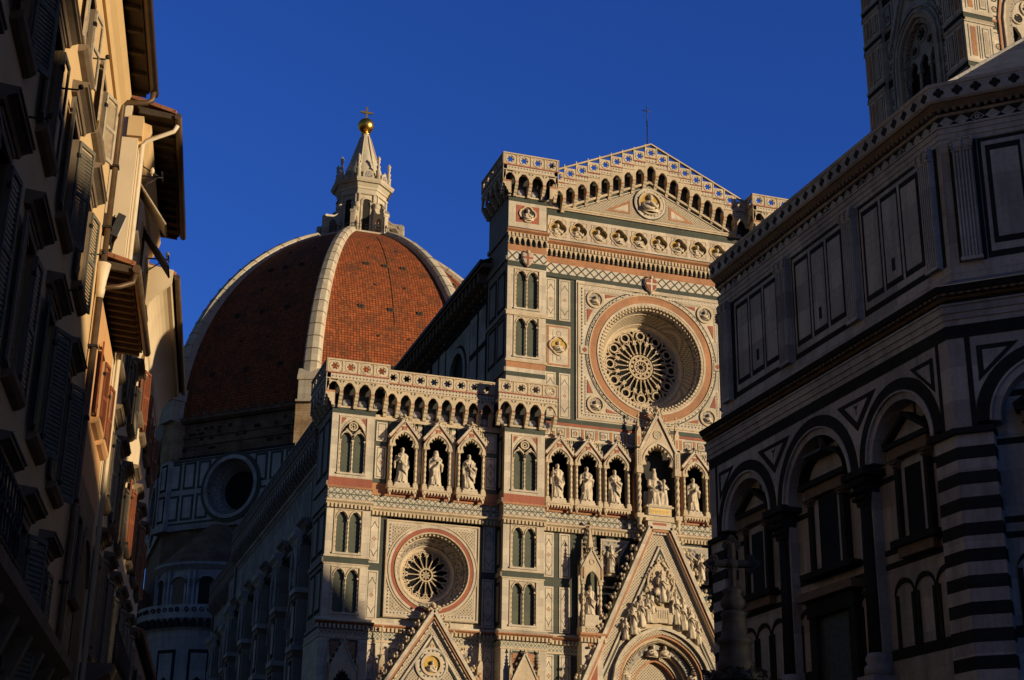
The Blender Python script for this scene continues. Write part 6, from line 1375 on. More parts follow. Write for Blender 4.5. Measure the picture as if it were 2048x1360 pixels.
b.add(ap_+top, [(k, (k+1) % 8, 8+(k+1) % 8, 8+k) for k in range(8)], 'lead'); octring(b, BC, r0, r0, 23.8, 24.15, 'lead', rot)
for k in range(8): b.tube([ap_[k], top[k]], 0.075, 'bwhite', 6, False)
b.lathe(BC[0], BC[1], [(1.3, 36), (1.3, 39), (1.6, 39.1), (0.1, 41.5)], 'bwhite', 8, False); b.build('roof', bap)

def fluted(b, u0, u1, d, z0, z1, m):
    w_ = u1-u0; n = 5
    b.bx(u0, u1, d, d+0.2, z0, z1, m)
    for i in range(n+1): u = u0+0.04+(w_-0.08)*i/n; b.bx(u-0.022, u+0.022, d-0.05, d, z0+0.12, z1-0.38, m)
    b.bx(u0-0.03, u1+0.03, d-0.07, d+0.05, z0, z0+0.10, m); b.bx(u0-0.03, u1+0.03, d-0.06, d+0.05, z1-0.40, z1-0.36, m)
    b.prism([(u0, z1-0.36), (u1, z1-0.36), (u1+0.06, z1-0.04), (u0-0.06, z1-0.04)], d-0.07, d+0.05, m); b.bx(u0-0.07, u1+0.07, d-0.10, d+0.05, z1-0.05, z1, m)
    for q in (0.02, 0.5, 0.98):
        for z in (z1-0.30, z1-0.20, z1-0.10): b.ball((lerp(u0, u1, q)+(q-0.5)*(z-z1+0.35)*0.3, d-0.09, z), 0.055, m, 6, 4)

def capital(b, u, d, w_, z0, z1, m):
    b.prism([(u-w_*0.7, z0), (u+w_*0.7, z0), (u+w_*1.25, z1-0.12), (u-w_*1.25, z1-0.12)], d-0.05-w_*0.4, d+0.3, m); b.bx(u-w_*1.45, u+w_*1.45, d-0.12-w_*0.5, d+0.3, z1-0.12, z1, m)
    for row, z in enumerate((lerp(z0, z1, 0.25), lerp(z0, z1, 0.5), lerp(z0, z1, 0.75))):
        for q in (-1, -0.35, 0.35, 1): s_ = w_*(0.8+0.22*row); b.ball((u+q*s_, d-0.08-w_*0.45-0.05*row, z), (w_*0.30, w_*0.3, w_*0.26), m, 6, 4)

for k in range(8):
    full = k in (4, 5)
    b = MB(oct_frame(k, BH, 0, BC, BR)); hw = BH*T8
    b.bx(-hw, hw, 0.0, 0.4, 17.9, 22.2, 'bwhite')
    for q in (-1, 1): b.bx(q*hw, q*(hw-0.30), -0.015, 0.1, 18.36, 22.12, 'bwhite')
    for u0, u1 in ((-5.94, -2.50), (-1.72, 1.74), (2.50, 5.98)):
        b.bx(u0, u1, -0.012, 0.1, 18.42, 22.10, 'bgreen'); b.bx(u0+0.10, u1-0.10, -0.028, 0.1, 18.60, 21.98, 'bwhite'); b.bx(u0+0.20, u1-0.20, -0.036, 0.1, 18.82, 21.84, 'bgreen')
        w_ = (u1-u0-0.4)/3
        for j in range(3):
            a = u0+0.2+j*w_; b.bx(a+0.13, a+w_-0.13, -0.044, 0.1, 19.0, 21.66, 'bwhite')
            if j: b.bx(a-0.05, a+0.05, -0.046, 0.1, 18.82, 21.84, 'bwhite')
        a = u0+0.2+1.5*w_; b.bx(a-0.09, a+0.09, -0.047, 0.1, 19.27, 19.68, 'dark')
    for u0, u1 in ((-6.62, -6.08), (-2.42, -1.82), (1.84, 2.42), (6.08, 6.62)): b.bx(u0-0.11, u1+0.11, -0.052, 0.1, 18.4, 22.1, 'bgreen') if abs(u0) > 5 else None; fluted(b, u0, u1, -0.20, 18.36, 22.12, 'bwhite')
    b.build('attic_face', bap)
    # lower storey: three arches
    ap = BH+LO; b = MB(oct_frame(k, ap, 0, BC, BR)); hw = ap*T8
    arches = ((-4.57, 2.06, 13.60), (0.0, 2.42, 13.46), (4.57, 2.06, 13.60)); rec = 0.5
    for c, r, zs_ in arches:
        us, zz = rarch(c-r, c+r, zs_, 24); lo, hi = (-6.70 if c < 0 else (-2.47 if c == 0 else 2.47)), (-2.47 if c < 0 else (2.47 if c == 0 else 6.70))
        b.strip([lo]+us+[hi], [zs_-0.02]+zz+[zs_-0.02], [16.0]*(len(us)+2), 0, rec, 'bwhite')
        b.ring(c, zs_, r-0.36, r-0.01, -0.03, rec*0.9, 'bgreen', 0, pi, 28); b.ring(c, zs_, r-0.42, r-0.36, -0.06, rec, 'bwhite', 0, pi, 28)
        b.ring(c, zs_, r-0.62, r-0.42, 0.02, rec, 'bwhite', 0, pi, 28)
    b.bx(-hw, hw, 0.001, 0.4, 15.9, 16.02, 'bgreen')
    for a0, a1, zt in ((-6.45, -5.35, 15.72), (-3.60, -1.45, 15.72), (1.45, 3.60, 15.72), (5.35, 6.45, 15.72)):
        m_ = (a0+a1)/2
        if a1-a0 > 2: P3 = [(a0, zt), (a1, zt), (m_, 14.72)]
        elif a0 < 0: P3 = [(a0, zt), (a1, zt), (a0, 14.72)]
        else: P3 = [(a0, zt), (a1, zt), (a1, 14.72)]
        gx, gz = sum(p[0] for p in P3)/3, sum(p[1] for p in P3)/3
        b.prism(P3, -0.015, 0.1, 'bgreen'); b.prism([(lerp(x, gx, 0.42), lerp(z, gz, 0.42)) for x, z in P3], -0.024, 0.1, 'bwhite')
        if a1-a0 > 2: b.bx(gx-0.02, gx+0.02, -0.032, 0.1, gz-0.16, gz+0.12, 'bgreen'); b.bar((gx-0.11, gz+0.14), (gx, gz), 0.04, -0.03, 0.1, 'bgreen'); b.bar((gx+0.11, gz+0.14), (gx, gz), 0.04, -0.03, 0.1, 'bgreen')
    for q in (-1, 1):
        b.bx(q*6.70, q*hw, 0, rec, 13.40, 16.0, 'bwhite'); b.bx(q*6.60, q*6.74, -0.012, 0.1, 13.42, 16.0, 'bgreen'); b.bx(q*6.18, q*(hw+0.06), -0.14, rec, 13.30, 13.46, 'bgreen')
        z = 13.30; i = 0
        while z > 0:                                        # striped corner pier
            b.bx(q*6.22, q*hw, -0.02-0.002*(i % 2), rec, z-0.34, z, 'bwhite' if i % 2 == 0 else 'bgreen'); z -= 0.34; i += 1
    # recessed wall with window or door
    b.bx(-6.3, 6.3, rec, rec+0.2, 0, 16.0, 'bwhite')
    for z in (15.05, 14.35, 13.05, 10.95, 10.55): b.bx(-6.25, 6.25, rec-0.012, rec+0.1, z, z+0.17, 'bgreen')
    b.bx(-6.25, 6.25, rec-0.013, rec+0.1, 8.0, 8.30, 'bgreen')
    for c, r, zs_ in arches:
        for u in ((-1.35, 0.15, 1.35) if c else (-1.7, -0.6, 0.6, 1.7)): b.bx(c+u-0.05, c+u+0.05, rec-0.014, rec+0.1, 14.35, 15.6 if abs(u) < 1 else 15.05, 'bgreen')
        side = [u for u in (-1.0, 0.0, 1.0)] if c else [-1.75, 1.75]
        for u in side:
            us, zo = rarch(c+u-0.46, c+u+0.46, 9.75, 12); us2, zi = rarch(c+u-0.32, c+u+0.32, 9.75, 12); b.strip(us, zi, zo, rec-0.06, rec, 'bgreen')
            for q in (-1, 1): b.bx(c+u+q*0.33, c+u+q*0.46, rec-0.05, rec, 8.3, 9.75, 'bgreen')
    for q in (-1, 1):                                       # green columns between the bays
        u = q*2.42; b.bx(u-0.30, u+0.30, rec-0.30, rec, 0, 13.3, 'bwhite'); b.lathe(u, rec-0.30, [(0.24, 8.25), (0.21, 12.5)], 'bgreen', 16); b.lathe(u, rec-0.30, [(0.40, 7.6), (0.40, 7.85), (0.30, 7.95), (0.36, 8.08), (0.27, 8.25)], 'bwhite', 16); b.bx(u-0.42, u+0.42, rec-0.75, rec, 0, 7.6, 'bwhite')
        capital(b, u, rec-0.35, 0.30, 12.48, 13.30, 'bgreen'); b.bx(u-0.62, u+0.62, rec-0.75, rec, 13.30, 13.50, 'bgreen')
    o = b.build('arcade_face', bap)
    if not full: continue
    for c in (-4.57, 4.57):
        b = MB(oct_frame(k, ap, 0, BC, BR)); d = rec
        b.bx(c-0.62, c+0.62, d-0.10, d, 11.2, 13.45, 'bwhite'); b.bx(c-0.50, c+0.50, d-0.13, d, 11.2, 13.35, 'bwhite')
        for q in (-1, 1): b.bx(c+q*0.80, c+q*0.64, d-0.22, d, 11.2, 13.45, 'bgreen'); capital(b, c+q*0.72, d-0.12, 0.12, 13.25, 13.55, 'serena')
        b.bx(c-0.95, c+0.95, d-0.28, d, 13.55, 13.85, 'serena'); b.bx(c-1.08, c+1.08, d-0.36, d, 13.85, 14.0, 'bgreen'); b.prism([(c-1.0, 14.0), (c+1.0, 14.0), (c, 14.62)], d-0.14, d, 'bwhite')
        for q in (-1, 1): b.bar((c+q*1.10, 14.0), (c, 14.70), 0.13, d-0.36, d, 'bgreen')
        b.bx(c-1.05, c+1.05, d-0.36, d, 11.0, 11.2, 'bgreen'); b.bx(c-0.85, c+0.85, d-0.25, d, 10.7, 11.0, 'serena')
        w2 = b.build('window', bap); g = MB(oct_frame(k, ap, 0, BC, BR)); g.bx(c-0.39, c+0.39, d-0.14, d-0.10, 11.25, 13.22, 'glass'); g.build('pane', w2)
    b = MB(oct_frame(k, ap, 0, BC, BR)); d = rec; c = 0
    us, zo = rarch(-1.30, 1.30, 14.0, 20); us2, zi = rarch(-1.06, 1.06, 14.0, 20); zo = [14.0+(z-14.0)*0.72 for z in zo]; zi = [14.0+(z-14.0)*0.70 for z in zi]
    b.strip(us, zi, zo, d-0.36, d, 'bgreen'); b.strip(us2, [14.0]*len(us2), zi, d-0.10, d, 'bwhite'); b.bx(-1.38, 1.38, d-0.38, d, 13.82, 14.0, 'bgreen'); b.bx(-1.15, 1.15, d-0.26, d, 13.5, 13.82, 'serena')
    for q in (-1, 1): b.bx(q*1.05, q*0.82, d-0.24, d, 11.15, 13.4, 'bgreen'); capital(b, q*0.93, d-0.12, 0.14, 13.2, 13.5, 'serena'); b.bx(q*0.82, q*0.55, d-0.14, d, 11.1, 13.4, 'bwhite')
    b.bx(-1.45, 1.45, d-0.42, d, 10.98, 11.16, 'bgreen'); b.bx(-1.6, 1.6, d-0.5, d, 10.3, 10.55, 'serena'); b.bx(-1.35, 1.35, d-0.3, d, 9.8, 10.3, 'bgreen')
    for q in (-1, 1): b.bx(q*1.3, q*0.95, d-0.25, d, 0, 9.8, 'bgreen')
    w2 = b.build('window', bap); g = MB(oct_frame(k, ap, 0, BC, BR)); g.bx(-0.54, 0.54, d-0.15, d-0.10, 11.16, 13.4, 'glass'); g.build('pane', w2)
    b = MB(oct_frame(k, ap, 0, BC, BR)); b.bx(-0.95, 0.95, d-0.10, d, 0, 9.8, 'verd'); b.build('door', bap)
# figure standing on the round pediment of the north side
fx, fy = MB(oct_frame(4, BH+LO, 0, BC, BR)).P(0, 0.30, 0)[:2]
_st = robed('baptistery_statue', fx, fy, 14.66, 1.05, 'small dark statue standing on a rounded pediment in an arch of the baptistery', group=None, arms='chest', plinth=0.10, col='verd'); _st.rotation_euler[2] = -pi/2
# ================================================================ town houses on the left
HT = (0.1346, 0.9909); HN = (0.9909, -0.1346); HO = (-44.04, -90.28)
HF = (HO[0], HO[1], 0, HT[0], HT[1], -HN[0], -HN[1])      # u along the street, -d out over it
def shutter(parent, fr, hu, hd, ang, w_, z0, z1, m, n):
    """louvred leaf hinged at (hu,hd); ang measured from the wall direction"""
    du, dd = cos(ang), -abs(sin(ang)); ux, uy = fr[3]*du+fr[5]*dd, fr[4]*du+fr[6]*dd
    ox, oy, _ = MB(fr).P(hu, hd, 0); f2 = (ox, oy, 0, ux, uy, -uy, ux); b = MB(f2); t = 0.02
    b.bx(0, 0.055, -t, t, z0, z1, m); b.bx(w_-0.055, w_, -t, t, z0, z1, m)
    for z in (z0, (z0+z1)/2-0.04, z1-0.08): b.bx(0.055, w_-0.055, -t, t, z, z+0.08, m)
    k = n
    for i in range(k):
        z = lerp(z0+0.10, z1-0.12, (i+0.5)/k); h = (z1-z0)/k*0.62
        b.add([(0.055, -t*0.9, z-h), (w_-0.055, -t*0.9, z-h), (w_-0.055, t*0.9, z+h), (0.055, t*0.9, z+h)], [(0, 1, 2, 3)], m)
    for z in (z0+0.3, z1-0.3): b.bx(-0.03, 0.05, -0.03, 0.03, z-0.04, z+0.04, 'iron')
    return b.build('shutter', parent)
def house_window(parent, fr, c, z0, z1, w_, wall='serena', sh='shutg', cap=True, sill=True, angs=(0.1, 0.15), capm='serena', louv=26, panes=True, depth=0.22):
    b = MB(fr); h = w_/2
    for q in (-1, 1): b.bx(c+q*h, c+q*(h+0.13), -0.05, depth, z0, z1+0.13, wall)
    b.bx(c-h, c+h, -0.05, depth, z1, z1+0.13, wall)
    if cap:
        b.bx(c-h-0.12, c+h+0.12, -0.07, 0, z1+0.13, z1+0.22, capm)
        b.prism_side(c-h-0.30, c+h+0.30, [(0, z1+0.22), (-0.10, z1+0.22), (-0.13, z1+0.28), (-0.22, z1+0.32), (-0.27, z1+0.33), (-0.27, z1+0.38), (-0.30, z1+0.39), (-0.30, z1+0.42), (0, z1+0.46)], capm)
    if sill:
        b.prism_side(c-h-0.24, c+h+0.24, [(0, z0-0.16), (-0.10, z0-0.13), (-0.17, z0-0.07), (-0.19, z0), (0, z0)], capm)
    b.bx(c-h, c+h, depth-0.03, depth, z0, z1, 'timber')
    o = b.build('window', parent)
    if panes:
        g = MB(fr)
        for i in range(2):
            for j in range(3): g.bx(c-h+0.06+i*h, c-0.04+i*h, depth-0.06, depth-0.035, lerp(z0, z1, j/3)+0.05, lerp(z0, z1, (j+1)/3)-0.03, 'glass')
        g.build('pane', o)
    if sh:
        shutter(o, fr, c-h-0.02, -0.07, pi-angs[0], h-0.02, z0+0.02, z1-0.01, sh, louv)
        shutter(o, fr, c+h+0.02, -0.07, angs[1], h-0.02, z0+0.02, z1-0.01, sh, louv)
    return o
def wallbox(parent, fr, u0, u1, z0, z1, wins, m, depth=9.0, name='wall'):
    """front wall 0.25 thick with real window openings, solid behind"""
    b = MB(fr); b.bx(u0, u1, 0.25, depth, z0, z1, m)
    us = sorted(set([u0, u1]+[c-w_/2 for c, a, e, w_ in wins]+[c+w_/2 for c, a, e, w_ in wins]))
    for a, e in zip(us, us[1:]):
        mid = (a+e)/2; hs = sorted((x, y) for c, x, y, w_ in wins if c-w_/2 < mid < c+w_/2); z = z0
        for x, y in hs+[(z1, z1)]:
            if x > z+1e-4: b.bx(a, e, 0, 0.25, z, x, m)
            z = y
    return b.build(name, parent)
def eave(parent, fr, u0, u1, z, out, rise=0.35, depth=8, m='timber', raf=0.5, gut=True, tiles=True, roofrise=0.30):
    b = MB(fr); s_ = rise
    n = int((u1-u0)/raf)
    for i in range(n+1):
        u = u0+(u1-u0)*i/n; b.prism_side(u-0.06, u+0.06, [(0.05, z+0.02), (-out+0.06, z-0.12*out*0.6), (-out+0.06, z+0.10-0.12*out*0.6), (0.05, z+0.16)], m)
    b.prism_side(u0-0.05, u1+0.05, [(0.1, z+0.17), (-out, z+0.09-0.07*out), (-out, z+0.15-0.07*out), (0.1, z+0.23)], m)
    if tiles:
        b.prism_side(u0-0.08, u1+0.08, [(depth, z+0.26+roofrise*depth), (-out-0.05, z+0.16-0.07*out), (-out-0.05, z+0.27-0.07*out), (depth, z+0.38+roofrise*depth)], 'tile')
        for i in range(int((u1-u0)/0.22)): b.tube([(u0+0.11+i*0.22, -out-0.06, z+0.27-0.07*out), (u0+0.11+i*0.22, 0.8, z+0.40+0.25)], 0.07, 'tile', 5)
    o = b.build('eave', parent)
    if gut: g = MB(fr); g.tube([(u0-0.05, -out-0.12, z+0.10-0.07*out), (u1+0.05, -out-0.12, z+0.10-0.07*out)], 0.10, 'copper', 8); g.build('gutter', parent)
    return o
rr = random.Random(3)
# house 1: cream plaster, brown stone dressings
h1 = thing('town_house', 'cream plaster house with grey green shutters and deep dark eave, nearest on the left', 'house', MB(HF).P(22, 0, 0))
cols = (12.4, 15.5, 18.65, 21.8, 24.95, 28.1); W1 = []
for c in cols: W1 += [(c, 4.75, 7.25, 1.15), (c, 8.62, 10.95, 1.12), (c, 12.55, 14.60, 1.10), (c, 15.85, 17.35, 1.0)]
wallbox(h1, HF, 4, 31.4, 0, 19.0, W1, 'stucco')
for c in cols:
    for i, (z0, z1, w_) in enumerate(((4.75, 7.25, 1.15), (8.62, 10.95, 1.12), (12.55, 14.60, 1.10), (15.85, 17.35, 1.0))):
        a = (rr.choice((0.06, 0.10, 0.16)), rr.choice((0.06, 0.12, 0.2, 0.45)))
        house_window(h1, HF, c, z0, z1, w_, cap=i < 3, angs=a, sh='shutw' if i == 3 else 'shutg')
b = MB(HF); b.prism_side(4, 31.4, [(0, 18.25), (-0.06, 18.25), (-0.10, 18.45), (-0.2, 18.6), (-0.28, 18.8), (-0.28, 18.9), (0, 18.9)], 'stucco'); b.build('cornice', h1); b = MB(HF); b.bx(4, 31.4, -0.04, 0, 3.9, 4.1, 'serena'); b.build('string_course', h1)
eave(h1, HF, 4, 31.5, 18.95, 0.66, raf=0.9)
b = MB(HF)                                    # balcony
b.prism_side(16.5, 30.2, [(0, 5.20), (-0.35, 5.42), (-0.55, 5.58), (-0.58, 5.75), (0, 5.75)], 'serena')
for i in range(8): b.prism_side(17.2+i*1.8, 17.5+i*1.8, [(0, 4.6), (-0.2, 4.75), (-0.45, 5.4), (0, 5.4)], 'serena')
o = b.build('balcony', h1); g = MB(HF)
for z in (5.85, 6.75): g.tube([(16.6, -0.54, z), (21.4, -0.54, z)], 0.02, 'iron', 5)
for i in range(15):
    u = 16.75+i*0.3; g.tube([(u-0.15, -0.54, 5.75), (u-0.15, -0.54, 6.75)], 0.012, 'iron', 4)
    for z in (6.05, 6.52): pts = [(u+0.14*cos(t*pi/6), -0.54, z+0.2*sin(t*pi/6)) for t in range(13)]; g.tube(pts, 0.012, 'iron', 4)
g.build('railing', o)
b = MB(HF)                                    # brown downpipe with its swan neck
b.tube([(31.3, -0.78, 18.95), (31.3, -0.76, 18.72), (31.28, -0.65, 18.62), (31.28, -0.22, 18.58), (31.28, -0.13, 18.48), (31.28, -0.12, 14.2)], 0.065, 'copper', 10); b.tube([(31.28, -0.12, 14.3), (31.28, -0.12, 0.2)], 0.075, 'copper', 10)
b.lathe(31.28, -0.12, [(0.08, 13.75), (0.10, 13.9), (0.11, 14.15), (0.17, 14.55), (0.15, 14.56), (0.09, 14.2)], 'bone', 12)
for z in (16.9, 15.4, 12.6, 11, 9.2, 7.5): b.bx(31.18, 31.38, -0.21, 0.0, z, z+0.05, 'iron')
b.build('downpipe', h1)
for u, z in ((25.9, 16.55), (29.2, 13.9), (20.2, 12.2), (22.9, 14.2), (26.2, 11.9)):
    b = MB(HF); b.tube([(u, 0, z), (u, -0.28, z), (u, -0.32, z+0.08)], 0.018, 'iron', 5); b.ball((u, -0.32, z+0.06), 0.05, 'iron', 6, 4); b.build('wall_hook', h1)

# house 2: ochre, low, rubble below
h2 = thing('town_house', 'narrow ochre house with red brown shutters and low raftered eave beside the brown downpipe', 'house', MB(HF).P(34, 0, 0))
W2 = [(34.3, 11.75, 13.5, 0.95), (36.1, 11.75, 13.5, 0.95), (33.6, 7.6, 9.4, 1.0)]
wallbox(h2, HF, 31.4, 37.1, 10.3, 14.45, [x for x in W2 if x[1] > 10], 'stuccoo'); wallbox(h2, HF, 31.4, 37.1, 0, 10.3, [x for x in W2 if x[1] < 10], 'rubble', name='lower_wall')
for c, z0, z1, w_ in W2: house_window(h2, HF, c, z0, z1, w_, wall='stuccoo' if z0 > 10 else 'serena', sh='shutr' if z0 > 10 else None, cap=False, angs=(0.1, 0.18), capm='stuccoo' if z0 > 10 else 'serena', louv=26)
eave(h2, HF, 31.55, 37.1, 14.55, 0.70, raf=0.42, depth=6)
b = MB(HF); us, zs = rarch(34.6, 36.4, 8.4, 12); us2, zo = rarch(34.3, 36.7, 8.4, 12); b.strip(us, [4]*len(us), zs, -0.02, 0.02, 'dark'); b.strip(us2, zs, zo, -0.08, 0.02, 'brick'); b.build('arch', h2)
b = MB(HF); b.tube([(31.6, -0.80, 14.5), (31.6, -0.76, 14.3), (31.4, -0.5, 14.1), (31.3, -0.18, 14.0)], 0.06, 'copper', 8); b.build('downpipe', h2)
# house 3: taller, pale; its blind side wall rises above house 2
h3 = thing('town_house', 'tall pale house with cream corner pipe, its blind side wall above the low roof', 'house', MB(HF).P(41, 0, 0))
W3 = []
for c in (38.75, 41.7, 44.3): W3 += [(c, 7.1, 9.75, 1.15), (c, 11.0, 13.0, 1.05), (c, 14.6, 16.2, 1.0), (c, 18.4, 19.9, 0.9)]
wallbox(h3, HF, 37.1, 45.3, 0, 21.3, W3, 'stuccow')
b = MB(HF); b.prism_side(37.09, 45.3, [(0.25, 21.3), (9, 21.3), (9, 24.2), (0.25, 21.75)], 'stuccow'); b.bx(37.0, 37.3, -0.10, 0.3, 20.7, 21.3, 'stucco'); b.prism_side(37.3, 45.3, [(0, 20.6), (-0.1, 20.65), (-0.22, 20.9), (-0.3, 21.2), (0, 21.3)], 'stucco'); b.build('gable_wall', h3)
for i, (c, z0, z1, w_) in enumerate(W3):
    r_ = i % 4
    house_window(h3, HF, c, z0, z1, w_, wall='stucco' if r_ else 'serena', sh=(None if r_ == 3 else ('shutw' if (r_ == 1 and i < 4) else 'shutg')), cap=r_ < 3, capm='serena', angs=(rr.uniform(0.05, 0.15), rr.uniform(0.08, 0.25)))
eave(h3, HF, 37.2, 45.3, 21.45, 0.86, raf=0.55, depth=9)
for c in (38.75, 41.7):                         # top hung awning flaps
    b = MB(HF)
    b.add([(c-0.45, -0.04, 19.95), (c+0.45, -0.04, 19.95), (c+0.45, -0.85, 18.75), (c-0.45, -0.85, 18.75)], [(0, 1, 2, 3)], 'shutw'); b.add([(c-0.45, -0.08, 19.97), (c+0.45, -0.08, 19.97), (c+0.45, -0.89, 18.77), (c-0.45, -0.89, 18.77)], [(0, 1, 2, 3)], 'shutw')
    for q in (-0.45, 0.45): b.tube([(c+q, -0.05, 19.95), (c+q, -0.87, 18.76)], 0.03, 'shutw', 5)
    b.build('awning_shutter', h3)
b = MB(HF); b.tube([(37.35, -0.98, 21.3), (37.35, -0.9, 21.12), (37.35, -0.2, 20.75), (37.35, -0.12, 20.6), (37.35, -0.12, 0.2)], 0.06, 'bone', 10); b.build('downpipe', h3)
b = MB(HF); b.prism_side(37.5, 44.8, [(0, 6.2), (-0.7, 6.55), (-0.8, 6.8), (0, 6.8)], 'serena'); o = b.build('balcony', h3); g = MB(HF)
for z in (6.9, 7.75): g.tube([(37.6, -0.75, z), (44.7, -0.75, z)], 0.02, 'iron', 5)
for i in range(60): g.tube([(37.6+i*0.12, -0.75, 6.8), (37.6+i*0.12, -0.75, 7.75)], 0.011, 'iron', 4)
g.build('railing', o)
# house 4: cove cornice
h4 = thing('town_house', 'pale house with rounded plaster cove under its eave, farthest lit house on the left', 'house', MB(HF).P(51, 0, 0))
W4 = []
for c in (47.2, 49.6, 52.2, 55.0): W4 += [(c, 7.2, 9.9, 1.1), (c, 11.6, 13.7, 1.05), (c, 15.9, 17.7, 1.0)]
wallbox(h4, HF, 45.3, 57.4, 0, 20.2, W4, 'stuccow')
for i, (c, z0, z1, w_) in enumerate(W4): house_window(h4, HF, c, z0, z1, w_, wall='serena', sh='shutr' if i % 3 else 'shutg', cap=i % 3 < 2, angs=(rr.uniform(0.05, 0.2), rr.uniform(0.1, 0.4)))
b = MB(HF); pr = [(0.0, 18.55), (-0.06, 18.6), (-0.10, 18.75)]+[(-0.10-0.62*(1-cos(t*pi/16)), 18.75+1.15*sin(t*pi/16)) for t in range(1, 9)]+[(-0.76, 19.95), (-0.76, 20.1), (0, 20.1)]
b.prism_side(45.3, 57.4, pr, 'stuccow'); b.prism_side(45.28, 45.45, [(0, 19.0), (-0.35, 19.45), (-0.77, 19.85), (-0.8, 20.3), (3, 20.9), (3, 19)], 'stuccow'); b.build('cove_cornice', h4)
eave(h4, HF, 45.4, 57.4, 20.05, 0.80, raf=3.0, depth=8)
# house 5, in the dark, further down the street
h5 = thing('town_house', 'dark low house in deep shade at the far end of the left row', 'house', MB(HF).P(66, 0, 0))
W5 = [(c, z, z+1.9, 1.0) for c in (59.5, 62.5, 65.5, 68.5) for z in (4.0, 7.6)]
wallbox(h5, HF, 57.4, 71, 0, 10.4, W5, 'rubble')
for c, z0, z1, w_ in W5: house_window(h5, HF, c, z0, z1, w_, sh='shutg', cap=False, angs=(0.2, 0.3))
eave(h5, HF, 57.5, 71, 10.5, 0.25, gut=False)

# floodlight on the low roof, aerials
fl = thing('floodlight', 'square black floodlight with silver face standing on the low tiled roof', 'floodlight', MB(HF).P(32.3, 0.2, 15.1))
def rotbox(b, c, ax, hw, m):
    c = Vector(c); X, Y, Z = ax; vs = []
    for k in ((-1, -1, -1), (1, -1, -1), (1, 1, -1), (-1, 1, -1), (-1, -1, 1), (1, -1, 1), (1, 1, 1), (-1, 1, 1)): vs.append(tuple(c+X*hw[0]*k[0]+Y*hw[1]*k[1]+Z*hw[2]*k[2]))
    b.add(vs, [(0, 1, 2, 3), (4, 5, 6, 7), (0, 1, 5, 4), (1, 2, 6, 5), (2, 3, 7, 6), (3, 0, 4, 7)], m)
Zd = Vector((0.25, -0.85, -0.25)).normalized(); Xd = Zd.cross(Vector((0, 0, 1))).normalized(); Yd = Xd.cross(Zd); c = Vector((32.3, -0.17, 15.85))
b = MB(HF); rotbox(b, c, (Xd, Yd, Zd), (0.29, 0.29, 0.09), 'iron'); rotbox(b, c-Zd*0.22, (Xd, Yd, Zd), (0.19, 0.19, 0.14), 'iron'); rotbox(b, c-Zd*0.45, (Xd, Yd, Zd), (0.14, 0.14, 0.10), 'iron')
for i in range(4): rotbox(b, c-Zd*(0.14+0.1*i)+Yd*0.02, (Xd, Yd, Zd), (0.21-0.03*i, 0.21-0.03*i, 0.012), 'iron')
b.build('housing', fl); b = MB(HF); rotbox(b, c+Zd*0.105, (Xd, Yd, Zd), (0.25, 0.25, 0.008), 'lamp'); b.build('lens', fl)
b = MB(HF); b.tube([(c.x-0.27, c.y, c.z), (c.x-0.27, c.y+0.05, c.z-0.4), (c.x+0.27, c.y+0.05, c.z-0.4), (c.x+0.27, c.y, c.z)], 0.025, 'iron', 6); b.tube([(c.x, c.y+0.05, c.z-0.5), (c.x, c.y+0.05, c.z-0.85)], 0.04, 'iron', 6); b.tube([(c.x, 0.4, c.z-0.55), (c.x+0.4, 0.3, c.z-0.7), (c.x+0.7, 0.2, c.z-1.0)], 0.018, 'iron', 5); b.tube([(c.x, 0.4, c.z-0.5), (c.x-0.4, 0.7, c.z-0.85)], 0.018, 'iron', 5); b.build('bracket', fl)
for lab, u, z, n in (('small iron wire bracket with insulators jutting out against the blue sky', 44.6, 20.35, 2), ('iron wire bracket near the cream swan necked pipe under the high dark eave', 38.4, 20.2, 1)):
    a = thing('wire_bracket', lab, 'bracket', MB(HF).P(u, 0, z)); b = MB(HF); b.tube([(u, 0, z), (u, -0.66, z)], 0.025, 'iron', 6); b.tube([(u, 0, z-0.45), (u, -0.5, z-0.03)], 0.02, 'iron', 6); b.tube([(u, 0, z+0.35), (u, -0.55, z+0.02)], 0.02, 'iron', 6); b.tube([(u-0.3, -0.64, z+0.03), (u+0.3, -0.64, z+0.03)], 0.025, 'iron', 5); b.build('arm', a)
    for i in range(n): b = MB(HF); v = -0.36-0.24*i; b.lathe(u, v, [(0.02, z), (0.02, z+0.10), (0.06, z+0.11), (0.05, z+0.18), (0.06, z+0.2), (0.02, z+0.28)], 'bone', 8); b.build('insulator', a)

